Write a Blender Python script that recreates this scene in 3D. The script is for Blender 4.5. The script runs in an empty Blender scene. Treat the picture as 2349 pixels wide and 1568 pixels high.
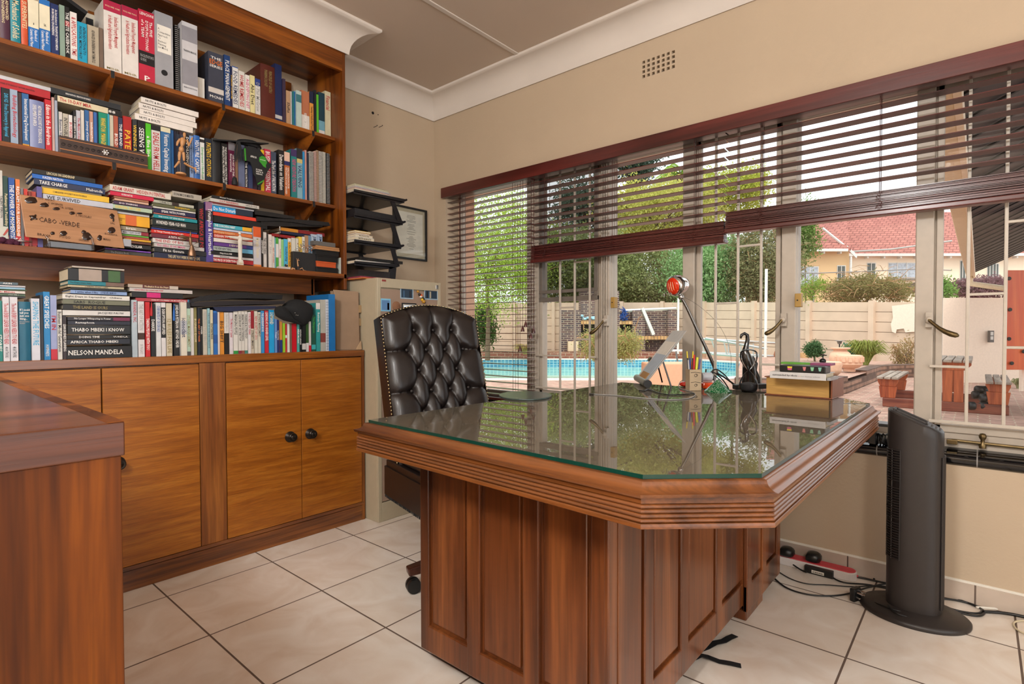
import bpy, bmesh, math, random
import numpy as np
from mathutils import Vector, Matrix
random.seed(4)
sc = bpy.context.scene
COL = sc.collection
pi = math.pi
# ---------------------------------------------------------------- camera
W, H, F = 2349, 1568, 1250.27
YAW, PITCH, ROLL = math.radians(130.595), math.radians(-1.1415), math.radians(-0.1147)
FW = Vector((math.cos(YAW)*math.cos(PITCH), math.sin(YAW)*math.cos(PITCH), math.sin(PITCH)))
_r = Vector((math.sin(YAW), -math.cos(YAW), 0)); _u = _r.cross(FW)
RT = _r*math.cos(ROLL)+_u*math.sin(ROLL); UP = -_r*math.sin(ROLL)+_u*math.cos(ROLL)
CAM = Vector((0, 0, 1.0))
cd = bpy.data.cameras.new('camera'); cam = bpy.data.objects.new('camera', cd); COL.objects.link(cam)
cd.sensor_width = 36; cd.lens = 36*F/W; cd.clip_start = 0.02; cd.clip_end = 300
m = Matrix.Identity(4)
for i, v in enumerate((RT, UP, -FW)):
    for j in range(3): m[j][i] = v[j]
m.translation = CAM
cam.matrix_world = m
sc.camera = cam
# ---------------------------------------------------------------- world, light, exposure
w = bpy.data.worlds.new('world'); sc.world = w; w.use_nodes = True
bg = w.node_tree.nodes['Background']
bg.inputs[0].default_value = (0.93, 0.965, 1.0, 1); bg.inputs[1].default_value = 1.8
def area_light(name, loc, rot, sx, sy, power, color):
    ld = bpy.data.lights.new(name, 'AREA'); ld.shape = 'RECTANGLE'; ld.size = sx; ld.size_y = sy
    ld.energy = power; ld.color = color
    o = bpy.data.objects.new(name, ld); COL.objects.link(o); o.location = loc; o.rotation_euler = rot
    return o
# two added fill lamps behind the viewer, and an added soft fill on the right
for lx_, pw_ in ((1.1, 85), (-.5, 165)):
    ld_ = bpy.data.lights.new('fill_lamp_glow', 'POINT'); ld_.energy = pw_; ld_.shadow_soft_size = .22; ld_.color = (1, 1, .99)
    lo_ = bpy.data.objects.new('fill_lamp_glow', ld_); COL.objects.link(lo_); lo_.location = (lx_, -1.1, 2.3)
area_light('side_fill', (2.45, 0.3, 1.3), (math.radians(90), 0, math.radians(90)), 3.0, 2.0, 22, (1, .99, .97))  # added area fill at the right wall, its source is made up
sun = bpy.data.lights.new('sun', 'SUN'); sun.energy = 2.2; sun.angle = math.radians(40); sun.color = (1, .96, .9)
so = bpy.data.objects.new('sun', sun); COL.objects.link(so); so.rotation_euler = (math.radians(28), math.radians(14), 0)
vs = sc.view_settings
vs.view_transform = 'Standard'; vs.look = 'None'; vs.gamma = 1; vs.use_curve_mapping = False; vs.exposure = 0.0
# ---------------------------------------------------------------- measuring helpers (photo sight line meets a plane of the room)
def ray(x, y): return FW + RT*((x-W/2)/F) - UP*((y-H/2)/F)
def atx(x, y, X): d = ray(x, y); return CAM + d*((X-CAM.x)/d.x)
def aty(x, y, Y): d = ray(x, y); return CAM + d*((Y-CAM.y)/d.y)
def atz(x, y, Z): d = ray(x, y); return CAM + d*((Z-CAM.z)/d.z)
def far(x, dist, z=0.0):            # ground position at a distance along the view
    d = ray(x, 759); return Vector((CAM.x+d.x*dist, CAM.y+d.y*dist, z))
def hz(y, dist, x=1174): return 1 + ray(x, y).z*dist
# ---------------------------------------------------------------- materials
def lin(h):
    if isinstance(h, (tuple, list)): return tuple(h[:3])
    r = [int(h[i:i+2], 16)/255 for i in (0, 2, 4)]
    return tuple(c/12.92 if c <= .04045 else ((c+.055)/1.055)**2.4 for c in r)
def new_mat(name):
    m = bpy.data.materials.new(name); m.use_nodes = True
    return m, m.node_tree, m.node_tree.nodes['Principled BSDF']
MC = {}
def plain(name, color, rough=.5, metal=0.0, var=.06, vscale=30, bump=0, bscale=200, coat=0, spec=.5):
    key = (name,)
    if key in MC: return MC[key]
    m, nt, b = new_mat(name); N = nt.nodes; L = nt.links
    c = lin(color)
    b.inputs['Roughness'].default_value = rough; b.inputs['Metallic'].default_value = metal
    b.inputs['Coat Weight'].default_value = coat; b.inputs['Specular IOR Level'].default_value = spec
    tc = N.new('ShaderNodeTexCoord')
    n = N.new('ShaderNodeTexNoise'); n.inputs['Scale'].default_value = vscale; n.inputs['Detail'].default_value = 4
    L.new(tc.outputs['Object'], n.inputs['Vector'])
    r = N.new('ShaderNodeValToRGB'); r.color_ramp.elements[0].position = .3; r.color_ramp.elements[1].position = .7
    r.color_ramp.elements[0].color = tuple(x*(1-var) for x in c)+(1,)
    r.color_ramp.elements[1].color = tuple(min(1, x*(1+var)) for x in c)+(1,)
    L.new(n.outputs['Fac'], r.inputs['Fac']); L.new(r.outputs['Color'], b.inputs['Base Color'])
    if bump:
        n2 = N.new('ShaderNodeTexNoise'); n2.inputs['Scale'].default_value = bscale; n2.inputs['Detail'].default_value = 3
        L.new(tc.outputs['Object'], n2.inputs['Vector'])
        bp = N.new('ShaderNodeBump'); bp.inputs['Strength'].default_value = bump; bp.inputs['Distance'].default_value = .003
        L.new(n2.outputs['Fac'], bp.inputs['Height']); L.new(bp.outputs['Normal'], b.inputs['Normal'])
    MC[key] = m
    return m
def wood(name, dark, light, grain='z', s=1.0, rough=.35, red=None, bump=.15, fine=.5, coat=.0):
    m, nt, b = new_mat(name); N = nt.nodes; L = nt.links
    b.inputs['Roughness'].default_value = rough; b.inputs['Coat Weight'].default_value = coat
    b.inputs['Coat Roughness'].default_value = .15
    tc = N.new('ShaderNodeTexCoord'); mp = N.new('ShaderNodeMapping')
    L.new(tc.outputs['Object'], mp.inputs['Vector'])
    sc3 = {'x': (.7, 9, 9), 'y': (9, .7, 9), 'z': (9, 9, .7)}[grain]
    mp.inputs['Scale'].default_value = tuple(v*s for v in sc3)
    n = N.new('ShaderNodeTexNoise'); n.inputs['Scale'].default_value = 1.0; n.inputs['Detail'].default_value = 5
    n.inputs['Distortion'].default_value = .9; n.inputs['Roughness'].default_value = .55
    L.new(mp.outputs['Vector'], n.inputs['Vector'])
    r = N.new('ShaderNodeValToRGB'); e = r.color_ramp.elements
    e[0].position = .33; e[0].color = lin(dark)+(1,); e[1].position = .66; e[1].color = lin(light)+(1,)
    if red:
        k = e.new(.5); k.color = lin(red)+(1,)
    L.new(n.outputs['Fac'], r.inputs['Fac'])
    mp2 = N.new('ShaderNodeMapping'); L.new(tc.outputs['Object'], mp2.inputs['Vector'])
    mp2.inputs['Scale'].default_value = tuple(v*s*(14 if v > 1 else 6) for v in sc3)
    n2 = N.new('ShaderNodeTexNoise'); n2.inputs['Scale'].default_value = 1.0; n2.inputs['Detail'].default_value = 3
    L.new(mp2.outputs['Vector'], n2.inputs['Vector'])
    r2 = N.new('ShaderNodeValToRGB'); r2.color_ramp.elements[0].position = .35; r2.color_ramp.elements[1].position = .6
    r2.color_ramp.elements[0].color = (1-fine,)*3+(1,); r2.color_ramp.elements[1].color = (1, 1, 1, 1)
    L.new(n2.outputs['Fac'], r2.inputs['Fac'])
    mx = N.new('ShaderNodeMixRGB'); mx.blend_type = 'MULTIPLY'; mx.inputs[0].default_value = .6
    L.new(r.outputs['Color'], mx.inputs[1]); L.new(r2.outputs['Color'], mx.inputs[2])
    L.new(mx.outputs['Color'], b.inputs['Base Color'])
    bp = N.new('ShaderNodeBump'); bp.inputs['Strength'].default_value = bump; bp.inputs['Distance'].default_value = .001
    L.new(n2.outputs['Fac'], bp.inputs['Height']); L.new(bp.outputs['Normal'], b.inputs['Normal'])
    return m
def clear(name, tint=(1, 1, 1), ior=1.45, rough=0.0, refl=1.0):
    m = bpy.data.materials.new(name); m.use_nodes = True; nt = m.node_tree; N = nt.nodes; L = nt.links
    N.remove(N['Principled BSDF'])
    t = N.new('ShaderNodeBsdfTransparent'); t.inputs[0].default_value = tuple(tint)+(1,)
    g = N.new('ShaderNodeBsdfGlossy'); g.inputs['Roughness'].default_value = rough; g.inputs[0].default_value = (refl,)*3+(1,)
    f = N.new('ShaderNodeFresnel'); f.inputs['IOR'].default_value = ior
    mx = N.new('ShaderNodeMixShader')
    L.new(f.outputs[0], mx.inputs[0]); L.new(t.outputs[0], mx.inputs[1]); L.new(g.outputs[0], mx.inputs[2])
    L.new(mx.outputs[0], N['Material Output'].inputs[0])
    return m
def bricks(name, c1, c2, mortar, bw, bh, mort=.01, axes='xz', rough=.8, bump=.6, offset=.5, dirt=.25):
    m, nt, b = new_mat(name); N = nt.nodes; L = nt.links
    b.inputs['Roughness'].default_value = rough
    tc = N.new('ShaderNodeTexCoord'); sp = N.new('ShaderNodeSeparateXYZ'); cb = N.new('ShaderNodeCombineXYZ')
    L.new(tc.outputs['Object'], sp.inputs[0])
    L.new(sp.outputs['XYZ'.index(axes[0].upper())], cb.inputs[0]); L.new(sp.outputs['XYZ'.index(axes[1].upper())], cb.inputs[1])
    t = N.new('ShaderNodeTexBrick'); t.inputs['Scale'].default_value = 1; t.offset = offset
    t.inputs['Color1'].default_value = lin(c1)+(1,); t.inputs['Color2'].default_value = lin(c2)+(1,); t.inputs['Mortar'].default_value = lin(mortar)+(1,)
    t.inputs['Brick Width'].default_value = bw; t.inputs['Row Height'].default_value = bh; t.inputs['Mortar Size'].default_value = mort
    t.inputs['Mortar Smooth'].default_value = .2
    L.new(cb.outputs[0], t.inputs['Vector'])
    n = N.new('ShaderNodeTexNoise'); n.inputs['Scale'].default_value = 6; n.inputs['Detail'].default_value = 6
    L.new(tc.outputs['Object'], n.inputs['Vector'])
    r = N.new('ShaderNodeValToRGB'); r.color_ramp.elements[0].position = .35; r.color_ramp.elements[1].position = .65
    r.color_ramp.elements[0].color = (1-dirt,)*3+(1,); r.color_ramp.elements[1].color = (1, 1, 1, 1)
    L.new(n.outputs['Fac'], r.inputs['Fac'])
    mx = N.new('ShaderNodeMixRGB'); mx.blend_type = 'MULTIPLY'; mx.inputs[0].default_value = 1
    L.new(t.outputs['Color'], mx.inputs[1]); L.new(r.outputs['Color'], mx.inputs[2]); L.new(mx.outputs[0], b.inputs['Base Color'])
    bp = N.new('ShaderNodeBump'); bp.inputs['Strength'].default_value = bump; bp.inputs['Distance'].default_value = .006; bp.invert = True
    L.new(t.outputs['Fac'], bp.inputs['Height']); L.new(bp.outputs['Normal'], b.inputs['Normal'])
    return m
# ---------------------------------------------------------------- mesh builder
def root_of(p):
    v = Vector((0, 0, 0))
    while p is not None:
        v += Vector(p.location); p = p.parent
    return v
class MB:
    def __init__(s): s.v = []; s.f = []; s.mi = []
    def add(s, vs, fs, mi=0):
        k = len(s.v); s.v += [tuple(v) for v in vs]; s.f += [tuple(i+k for i in f) for f in fs]; s.mi += [mi]*len(fs); return s
    def box(s, x0, x1, y0, y1, z0, z1, mi=0):
        x0, x1 = min(x0, x1), max(x0, x1); y0, y1 = min(y0, y1), max(y0, y1); z0, z1 = min(z0, z1), max(z0, z1)
        return s.add([(x0,y0,z0),(x1,y0,z0),(x1,y1,z0),(x0,y1,z0),(x0,y0,z1),(x1,y0,z1),(x1,y1,z1),(x0,y1,z1)],
                     [(0,3,2,1),(4,5,6,7),(0,1,5,4),(1,2,6,5),(2,3,7,6),(3,0,4,7)], mi)
    def obox(s, c, ux, uy, uz, mi=0):      # oriented box: centre and three half vectors
        c = Vector(c); ux, uy, uz = Vector(ux), Vector(uy), Vector(uz)
        P = [c+ux*a+uy*b+uz*d for d in (-1, 1) for a, b in ((-1,-1),(1,-1),(1,1),(-1,1))]
        fs = [(0,3,2,1),(4,5,6,7),(0,1,5,4),(1,2,6,5),(2,3,7,6),(3,0,4,7)]
        if ux.cross(uy).dot(uz) < 0: fs = [f[::-1] for f in fs]
        return s.add(P, fs, mi)
    def prism(s, poly, z0, z1, mi=0):      # polygon in xy, counter-clockwise
        n = len(poly)
        return s.add([(p[0], p[1], z0) for p in poly]+[(p[0], p[1], z1) for p in poly],
                     [tuple(range(n))[::-1], tuple(range(n, 2*n))]+[(i, (i+1) % n, n+(i+1) % n, n+i) for i in range(n)], mi)
    def extr(s, poly, vec, mi=0):          # 3-d polygon pushed along a vector
        n = len(poly); vec = Vector(vec); A = [Vector(p) for p in poly]
        return s.add(A+[a+vec for a in A],
                     [tuple(range(n))[::-1], tuple(range(n, 2*n))]+[(i, (i+1) % n, n+(i+1) % n, n+i) for i in range(n)], mi)
    def tube(s, pts, r, n=8, mi=0, caps=True, closed=False):
        pts = [Vector(p) for p in pts]; k = len(pts); rr = r if isinstance(r, (list, tuple)) else [r]*k
        vs = []; fs = []; prev = None
        for i in range(k):
            if closed: t = pts[(i+1) % k]-pts[i-1]
            else: t = pts[min(i+1, k-1)]-pts[max(i-1, 0)]
            t = t.normalized() if t.length > 1e-9 else Vector((0, 0, 1))
            if prev is None:
                a = Vector((0, 0, 1)) if abs(t.z) < .9 else Vector((1, 0, 0)); u = t.cross(a).normalized()
            else:
                u = prev-t*prev.dot(t); u = u.normalized() if u.length > 1e-6 else t.orthogonal().normalized()
            prev = u; v = t.cross(u)
            for j in range(n):
                an = 2*pi*j/n; vs.append(pts[i]+(u*math.cos(an)+v*math.sin(an))*rr[i])
        for i in range(k if closed else k-1):
            for j in range(n):
                a = i*n+j; b = i*n+(j+1) % n; c = ((i+1) % k)*n+(j+1) % n; d = ((i+1) % k)*n+j
                fs.append((a, b, c, d))
        if caps and not closed: fs += [tuple(range(n))[::-1], tuple(range((k-1)*n, k*n))]
        return s.add(vs, fs, mi)
    def lathe(s, prof, c=(0, 0, 0), n=24, mi=0, ax=None, ux=None, uy=None):   # prof of (radius, height)
        c = Vector(c); ax = Vector(ax or (0, 0, 1)).normalized()
        u = (ax.cross(Vector((1, 0, 0))) if abs(ax.x) < .9 else ax.cross(Vector((0, 1, 0)))).normalized(); v = ax.cross(u)
        vs = []; fs = []; k = len(prof)
        for r, h in prof:
            for j in range(n):
                a = 2*pi*j/n; vs.append(c+ax*h+(u*math.cos(a)+v*math.sin(a))*r)
        for i in range(k-1):
            for j in range(n): fs.append((i*n+j, i*n+(j+1) % n, (i+1)*n+(j+1) % n, (i+1)*n+j))
        if prof[0][0] > 1e-5: fs.append(tuple(range(n))[::-1])
        if prof[-1][0] > 1e-5: fs.append(tuple(range((k-1)*n, k*n)))
        return s.add(vs, fs, mi)
    def ball(s, c, r, n=10, mi=0, sx=1, sy=1, sz=1):
        vs = []; fs = []; k = n
        for i in range(k+1):
            t = pi*i/k
            for j in range(2*n):
                a = pi*j/n; vs.append((c[0]+r*sx*math.sin(t)*math.cos(a), c[1]+r*sy*math.sin(t)*math.sin(a), c[2]-r*sz*math.cos(t)))
        for i in range(k):
            for j in range(2*n): fs.append((i*2*n+j, i*2*n+(j+1) % (2*n), (i+1)*2*n+(j+1) % (2*n), (i+1)*2*n+j))
        return s.add(vs, fs, mi)
    def build(s, name, mat, parent=None, smooth=0, bevel=0, local=False, segs=2, sub=0):
        me = bpy.data.meshes.new(name); off = Vector((0, 0, 0)) if local else root_of(parent)
        me.from_pydata([tuple(Vector(v)-off) for v in s.v] if off.length else s.v, [], s.f)
        mats = mat if isinstance(mat, (list, tuple)) else [mat]
        for m_ in mats: me.materials.append(m_)
        if len(mats) > 1: me.polygons.foreach_set('material_index', s.mi)
        me.validate(); me.update()
        if smooth:
            me.polygons.foreach_set('use_smooth', [True]*len(me.polygons))
            try: me.set_sharp_from_angle(angle=math.radians(smooth))
            except Exception: pass
        o = bpy.data.objects.new(name, me); COL.objects.link(o)
        if parent is not None: o.parent = parent
        if sub:
            q = o.modifiers.new('sub', 'SUBSURF'); q.levels = q.render_levels = sub
        if bevel:
            b = o.modifiers.new('bevel', 'BEVEL'); b.width = bevel; b.segments = segs; b.limit_method = 'ANGLE'; b.angle_limit = math.radians(40)
        return o
def empty(name, loc=(0, 0, 0), rz=0.0):
    o = bpy.data.objects.new(name, None); COL.objects.link(o); o.location = loc; o.rotation_euler = (0, 0, rz)
    o.empty_display_size = .1
    return o
def tag(o, label=None, cat=None, group=None, kind=None):
    if label: o['label'] = label
    if cat: o['category'] = cat
    if group: o['group'] = group
    if kind: o['kind'] = kind
    return o
def thing(name, label, cat, loc=(0, 0, 0), rz=0.0, group=None): return tag(empty(name, loc, rz), label, cat, group)
def struct(name, mb, mat, parent=None, **k):
    o = mb.build(name, mat, parent, **k)
    if parent is None: o['kind'] = 'structure'
    return o
# text as real flat lettering on a face
TX = {}
def text_mesh(s, heavy=True):
    key = (s, heavy)
    if key in TX: return TX[key]
    cu = bpy.data.curves.new('t', 'FONT'); cu.body = s; cu.size = 1; cu.resolution_u = 1; cu.offset = .013 if heavy else .002
    cu.fill_mode = 'FRONT' if hasattr(cu, 'fill_mode') else cu.fill_mode
    o = bpy.data.objects.new('t', cu); COL.objects.link(o)
    dg = bpy.context.evaluated_depsgraph_get(); me = o.evaluated_get(dg).to_mesh()
    V = [tuple(v.co) for v in me.vertices]; Fc = [tuple(p.vertices) for p in me.polygons]
    o.evaluated_get(dg).to_mesh_clear(); bpy.data.objects.remove(o); bpy.data.curves.remove(cu)
    if V:
        xs = [v[0] for v in V]; ys = [v[1] for v in V]
        bb = (min(xs), max(xs), min(ys), max(ys))
    else: bb = (0, 1, 0, 1)
    TX[key] = (V, Fc, bb)
    return TX[key]
def letter(mb, s, org, u, v, wdt, hgt, heavy=True, align='c', stretch=1.5, mi=0):
    """fit the string in a wdt x hgt box whose lower left corner is org, u reading direction, v letter-up"""
    V, Fc, (x0, x1, y0, y1) = text_mesh(s, heavy)
    if not V: return mb
    tw, th = x1-x0, max(y1-y0, .3)
    sy = hgt/th; sx = wdt/tw
    if sx > sy*stretch: sx = sy*stretch
    if sy > sx*2.2: sy = sx*2.2
    org, u, v = Vector(org), Vector(u), Vector(v)
    ox = {'c': (wdt-tw*sx)/2, 'l': 0, 'r': wdt-tw*sx}[align]; oy = (hgt-th*sy)/2
    n = u.cross(v)
    return mb.add([org+u*(ox+(p[0]-x0)*sx)+v*(oy+(p[1]-y0)*sy) for p in V], Fc, mi)
# ================================================================ materials used widely
M = {}
M['wall'] = plain('painted_wall', 'bda990', .75, var=.03, vscale=3, bump=.25, bscale=90)
M['white'] = plain('cornice_paint', 'd8cec4', .7, var=.03, vscale=4)
M['ceil'] = plain('ceiling_paint', 'ccbcac', .85, var=.02, vscale=3)
M['walnut'] = wood('bookcase_wood', '482208', 'a05a16', 'y', 1.2, .38, red='783e0e')
M['walnutv'] = wood('bookcase_wood_upright', '482208', 'a05a16', 'z', 1.2, .38, red='783e0e')
M['honey'] = wood('cabinet_door_wood', '8c4c0c', 'ac681c', 'y', 4.0, .36, red='9e5a12', fine=.45)
M['rails'] = wood('cabinet_rail_wood', '5a2c0c', '9a5c24', 'z', 1.4, .38, red='80471a')
M['railh'] = wood('cabinet_edge_wood', '54280a', '94561e', 'y', 1.4, .25, red='7a4216', coat=.7)
M['imbuia'] = wood('desk_panel_wood', '3e1c0c', '8e5228', 'z', .8, .3, red='693718', coat=.25)
M['imbuiah'] = wood('desk_edge_wood', '3a1a08', '7c4820', 'x', 1.1, .32, red='74421e', coat=.2)
M['imbuiay'] = wood('desk_edge_wood_side', '3a1a08', '7c4820', 'y', 1.1, .32, red='74421e', coat=.2)
M['near'] = wood('side_cabinet_wood', '421c03', '98540e', 'z', 1.1, .42, red='6c3608')
M['near'].node_tree.nodes['Principled BSDF'].inputs['Specular IOR Level'].default_value = .2
M['neart'] = wood('side_cabinet_top_wood', '4a220e', '7c4220', 'y', 1.2, .28, red='603014', coat=.05)
M['mahog'] = wood('blind_wood', '3c1512', '682a24', 'x', 1.0, .28, fine=.3, coat=.15)
M['steel'] = plain('window_frame_paint', 'b5aa9c', .45, var=.04)
M['pane'] = clear('window_pane', (.985, .995, .99), 1.25)
M['tint'] = clear('tinted_pane', (.68, .68, .67), 1.35)
M['black'] = plain('black_plastic', '141414', .35, var=.1)
M['matte'] = plain('matt_black', '101012', .7, var=.1)
M['chrome'] = plain('chrome', 'd8d8d8', .12, metal=1, var=.02)
M['brass'] = plain('aged_brass', '6b5a3c', .35, metal=.8, var=.2)
M['paper'] = plain('paper', 'e4ded2', .8, var=.04)
M['page'] = plain('page_block', 'cfc3aa', .9, var=.08, vscale=120)
# ================================================================ room shell
XL, YW, ZC = -2.95, 2.596, 2.62          # left wall, window wall, ceiling
XR, YB = 2.5, -2.6
YG = 2.74                                 # plane of the window frames
OX0, OX1, OZ0, OZ1 = -2.83, 1.9, .53, 1.99   # window opening
def tilemat():
    m, nt, b = new_mat('floor_tiles'); N = nt.nodes; L = nt.links
    tc = N.new('ShaderNodeTexCoord'); t = N.new('ShaderNodeTexBrick'); t.offset = 0; t.squash = 1
    mp = N.new('ShaderNodeMapping'); mp.inputs['Location'].default_value = (.298+.4045*10, -.70+.4045*10, 0)
    L.new(tc.outputs['Object'], mp.inputs['Vector']); L.new(mp.outputs['Vector'], t.inputs['Vector'])
    t.inputs['Scale'].default_value = 1; t.inputs['Brick Width'].default_value = .4045; t.inputs['Row Height'].default_value = .4045
    t.inputs['Mortar Size'].default_value = .0032; t.inputs['Mortar Smooth'].default_value = .1
    t.inputs['Color1'].default_value = lin('ece4da')+(1,); t.inputs['Color2'].default_value = lin('e8e0d5')+(1,); t.inputs['Mortar'].default_value = lin('6a5a50')+(1,)
    n = N.new('ShaderNodeTexNoise'); n.inputs['Scale'].default_value = 5; n.inputs['Detail'].default_value = 8; n.inputs['Distortion'].default_value = 1.5
    L.new(tc.outputs['Object'], n.inputs['Vector'])
    r = N.new('ShaderNodeValToRGB'); r.color_ramp.elements[0].position = .3; r.color_ramp.elements[1].position = .7
    r.color_ramp.elements[0].color = lin('efe6de')+(1,); r.color_ramp.elements[1].color = (1, 1, 1, 1)
    L.new(n.outputs['Fac'], r.inputs['Fac'])
    mx = N.new('ShaderNodeMixRGB'); mx.blend_type = 'MULTIPLY'; mx.inputs[0].default_value = 1
    L.new(t.outputs['Color'], mx.inputs[1]); L.new(r.outputs['Color'], mx.inputs[2]); L.new(mx.outputs[0], b.inputs['Base Color'])
    ma = N.new('ShaderNodeMath'); ma.operation = 'MULTIPLY_ADD'; ma.inputs[1].default_value = .5; ma.inputs[2].default_value = .22
    L.new(t.outputs['Fac'], ma.inputs[0]); L.new(ma.outputs[0], b.inputs['Roughness'])
    bp = N.new('ShaderNodeBump'); bp.invert = True; bp.inputs['Strength'].default_value = .5; bp.inputs['Distance'].default_value = .002
    L.new(t.outputs['Fac'], bp.inputs['Height']); L.new(bp.outputs['Normal'], b.inputs['Normal'])
    return m
M['tile'] = tilemat()
struct('floor', MB().box(XL-.1, XR+.1, YB-.1, YW+.2, -.12, 0), M['tile'])
struct('ceiling', MB().box(XL-.1, XR+.1, YB-.1, YW+.2, ZC, ZC+.1), M['ceil'])
struct('wall_left', MB().box(XL-.12, XL, YB-.1, YW+.2, 0, ZC), M['wall'])
wr = MB()   # right wall with an opening
wr.box(XR, XR+.12, YB-.1, -1.2, 0, ZC).box(XR, XR+.12, 1.8, YW+.2, 0, ZC).box(XR, XR+.12, -1.2, 1.8, 0, .3).box(XR, XR+.12, -1.2, 1.8, 2.3, ZC)
struct('wall_right', wr, M['wall'])
wb = MB()
wb.box(XL-.1, XR+.1, YB-.12, YB, 0, ZC)
for lx, ly, ll in ((1.1, -1.1, 'added round fill lamp nearer the right wall, behind the viewer'), (-.5, -1.1, 'added round fill lamp nearer the bookcase side, behind the viewer')):  # invented fixtures that go with the added fill lights
    g_ = thing('fill_lamp', ll, 'lamp', (lx, ly, ZC)); MB().lathe([(.3, 0), (.3, -.05), (.28, -.06), (.27, -.05), (0, -.05)][::-1], (lx, ly, ZC), 32).build('fill_lamp_body', plain('fill_lamp_white', 'e8e4dc', .5), g_, smooth=40)
struct('wall_back', wb, M['wall'])
# window wall: airbrick hole kept open
T = YW+.2
vb = [aty(1473.5, 143, YW), aty(1548, 112, YW), aty(1474.5, 181, YW), aty(1548, 153.5, YW)]
ax0, ax1 = vb[0].x, vb[1].x; az0, az1 = (vb[2].z+vb[3].z)/2, (vb[0].z+vb[1].z)/2
ww = MB()
ww.box(XL-.1, OX0, YW, T, 0, ZC).box(OX0, OX1, YW, T, 0, OZ0-.03).box(OX1, XR+.1, YW, T, 0, ZC)
ww.box(OX0, ax0, YW, T, OZ1, ZC).box(ax1, OX1, YW, T, OZ1, ZC).box(ax0, ax1, YW, T, OZ1, az0).box(ax0, ax1, YW, T, az1, ZC)
struct('wall_front', ww, M['wall'])
ab = MB(); nx, nz = 7, 4; gx = (ax1-ax0)/(nx*1.0); gz = (az1-az0)/(nz*1.0); hx = gx*.62; hzz = gz*.66
for i in range(nx+1):
    xx = ax0+i*(ax1-ax0-hx)/(nx-1)
    if i < nx: pass
xs = [ax0+i*(ax1-ax0-hx)/(nx-1) for i in range(nx)]; zs = [az0+i*(az1-az0-hzz)/(nz-1) for i in range(nz)]
for i in range(nx-1): ab.box(xs[i]+hx, xs[i+1], YW-.001, YW+.05, az0, az1)
for j in range(nz-1):
    for i in range(nx): ab.box(xs[i], xs[i]+hx, YW-.001, YW+.05, zs[j]+hzz, zs[j+1])
av = thing('air_vent', 'square-holed cream air brick high in the wall above the window', 'vent', ((ax0+ax1)/2, YW, az0))
ab.build('grid', M['wall'], av)
MB().box(ax0, ax1, YW+.052, YW+.08, az0, az1).build('backing', M['matte'], av)
# cornice: cove profile (distance from wall, z)
def cove(d=.125, h=.135, n=8):
    P = [(0, ZC), (0, ZC-h), (.008, ZC-h-.004)]
    for i in range(n+1):
        a = pi/2*i/n; P.append((.01+(d-.02)*(1-math.cos(a)), ZC-h+(h-.02)*math.sin(a)))
    P += [(d, ZC-.018), (d+.008, ZC-.012), (d+.008, ZC)]
    return P
def run(prof, A, B, nrm, mb, ea=0, eb=0):   # extrude profile from A to B (xy), nrm points into the room; e = mitre slope at the ends
    A, B, nrm = Vector(A), Vector(B), Vector(nrm); d = (B-A).normalized(); n = len(prof); vs = []
    for P_, e in ((A, ea), (B, eb)):
        for q, z in prof: p = P_+nrm*q+d*(e*q); vs.append((p.x, p.y, z))
    fs = [(i, (i+1) % n, n+(i+1) % n, n+i) for i in range(n)]+[tuple(range(n)), tuple(range(n, 2*n))[::-1]]
    mb.add(vs, fs)
BX, BY = -2.59, 1.656                     # front plane and right end of the bookcase
c = MB(); pr = cove()
run(pr, (XL, YW), (XR, YW), (0, -1), c, 1, -1)
struct('trim_1', c, M['white'], smooth=40)
c = MB(); run(pr, (XL, YW), (XL, BY), (1, 0), c, 1, 0)
struct('trim_2', c, M['white'], smooth=40)
c = MB(); run(pr, (BX, YB), (BX, BY+.01), (1, 0), c, 0, 1); run(pr, (BX, BY+.01), (XL, BY+.01), (0, 1), c, -1, 0)
struct('trim_3', c, M['white'], smooth=40)
# ceiling cover strips
c = MB()
P0 = atz(1214, 140, ZC); P1 = atz(1556, 5, ZC)
for xx in (P0.x, P1.x, P1.x+(P1.x-P0.x), 2*P0.x-P1.x): 
    if xx > XL: c.box(xx-.014, xx+.014, YB, YW-.13, ZC-.006, ZC)
struct('trim_4', c, M['white'], bevel=.003)
# tile skirting
SK = bricks('skirting_tiles', 'c8b8a8', 'c4b2a2', '6a5a50', .4, .2, .003, 'xz', .3, .3, 0)
struct('baseboard_front', MB().box(XL, XR, YW-.01, YW, 0, .072), SK)
struct('baseboard_left', MB().box(XL, XL+.01, 1.7, YW-.01, 0, .072), SK)
MB().box(XL, XR, YW-.006, YW, .072, .08).build('skirting_grout', M['paper'])['kind'] = 'structure'
bpy.data.objects['skirting_grout'].name = 'trim_5'
# black glazed tile sill
SB = bricks('sill_tiles', '0b0b0d', '101013', '8a8784', .152, .3, .0022, 'xy', .06, .4, 0, .05)
sill = MB(); prof = [(YW-.014, .512), (YW-.014, .528), (YW-.008, .536), (YW+.004, .54), (YG-.03, .552), (YG-.03, .50), (YW, .50)]
sill.extr([(OX0, y, z) for y, z in prof], (OX1-OX0, 0, 0))
struct('window_sill', sill, SB, smooth=50).name = 'trim_6'
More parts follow.
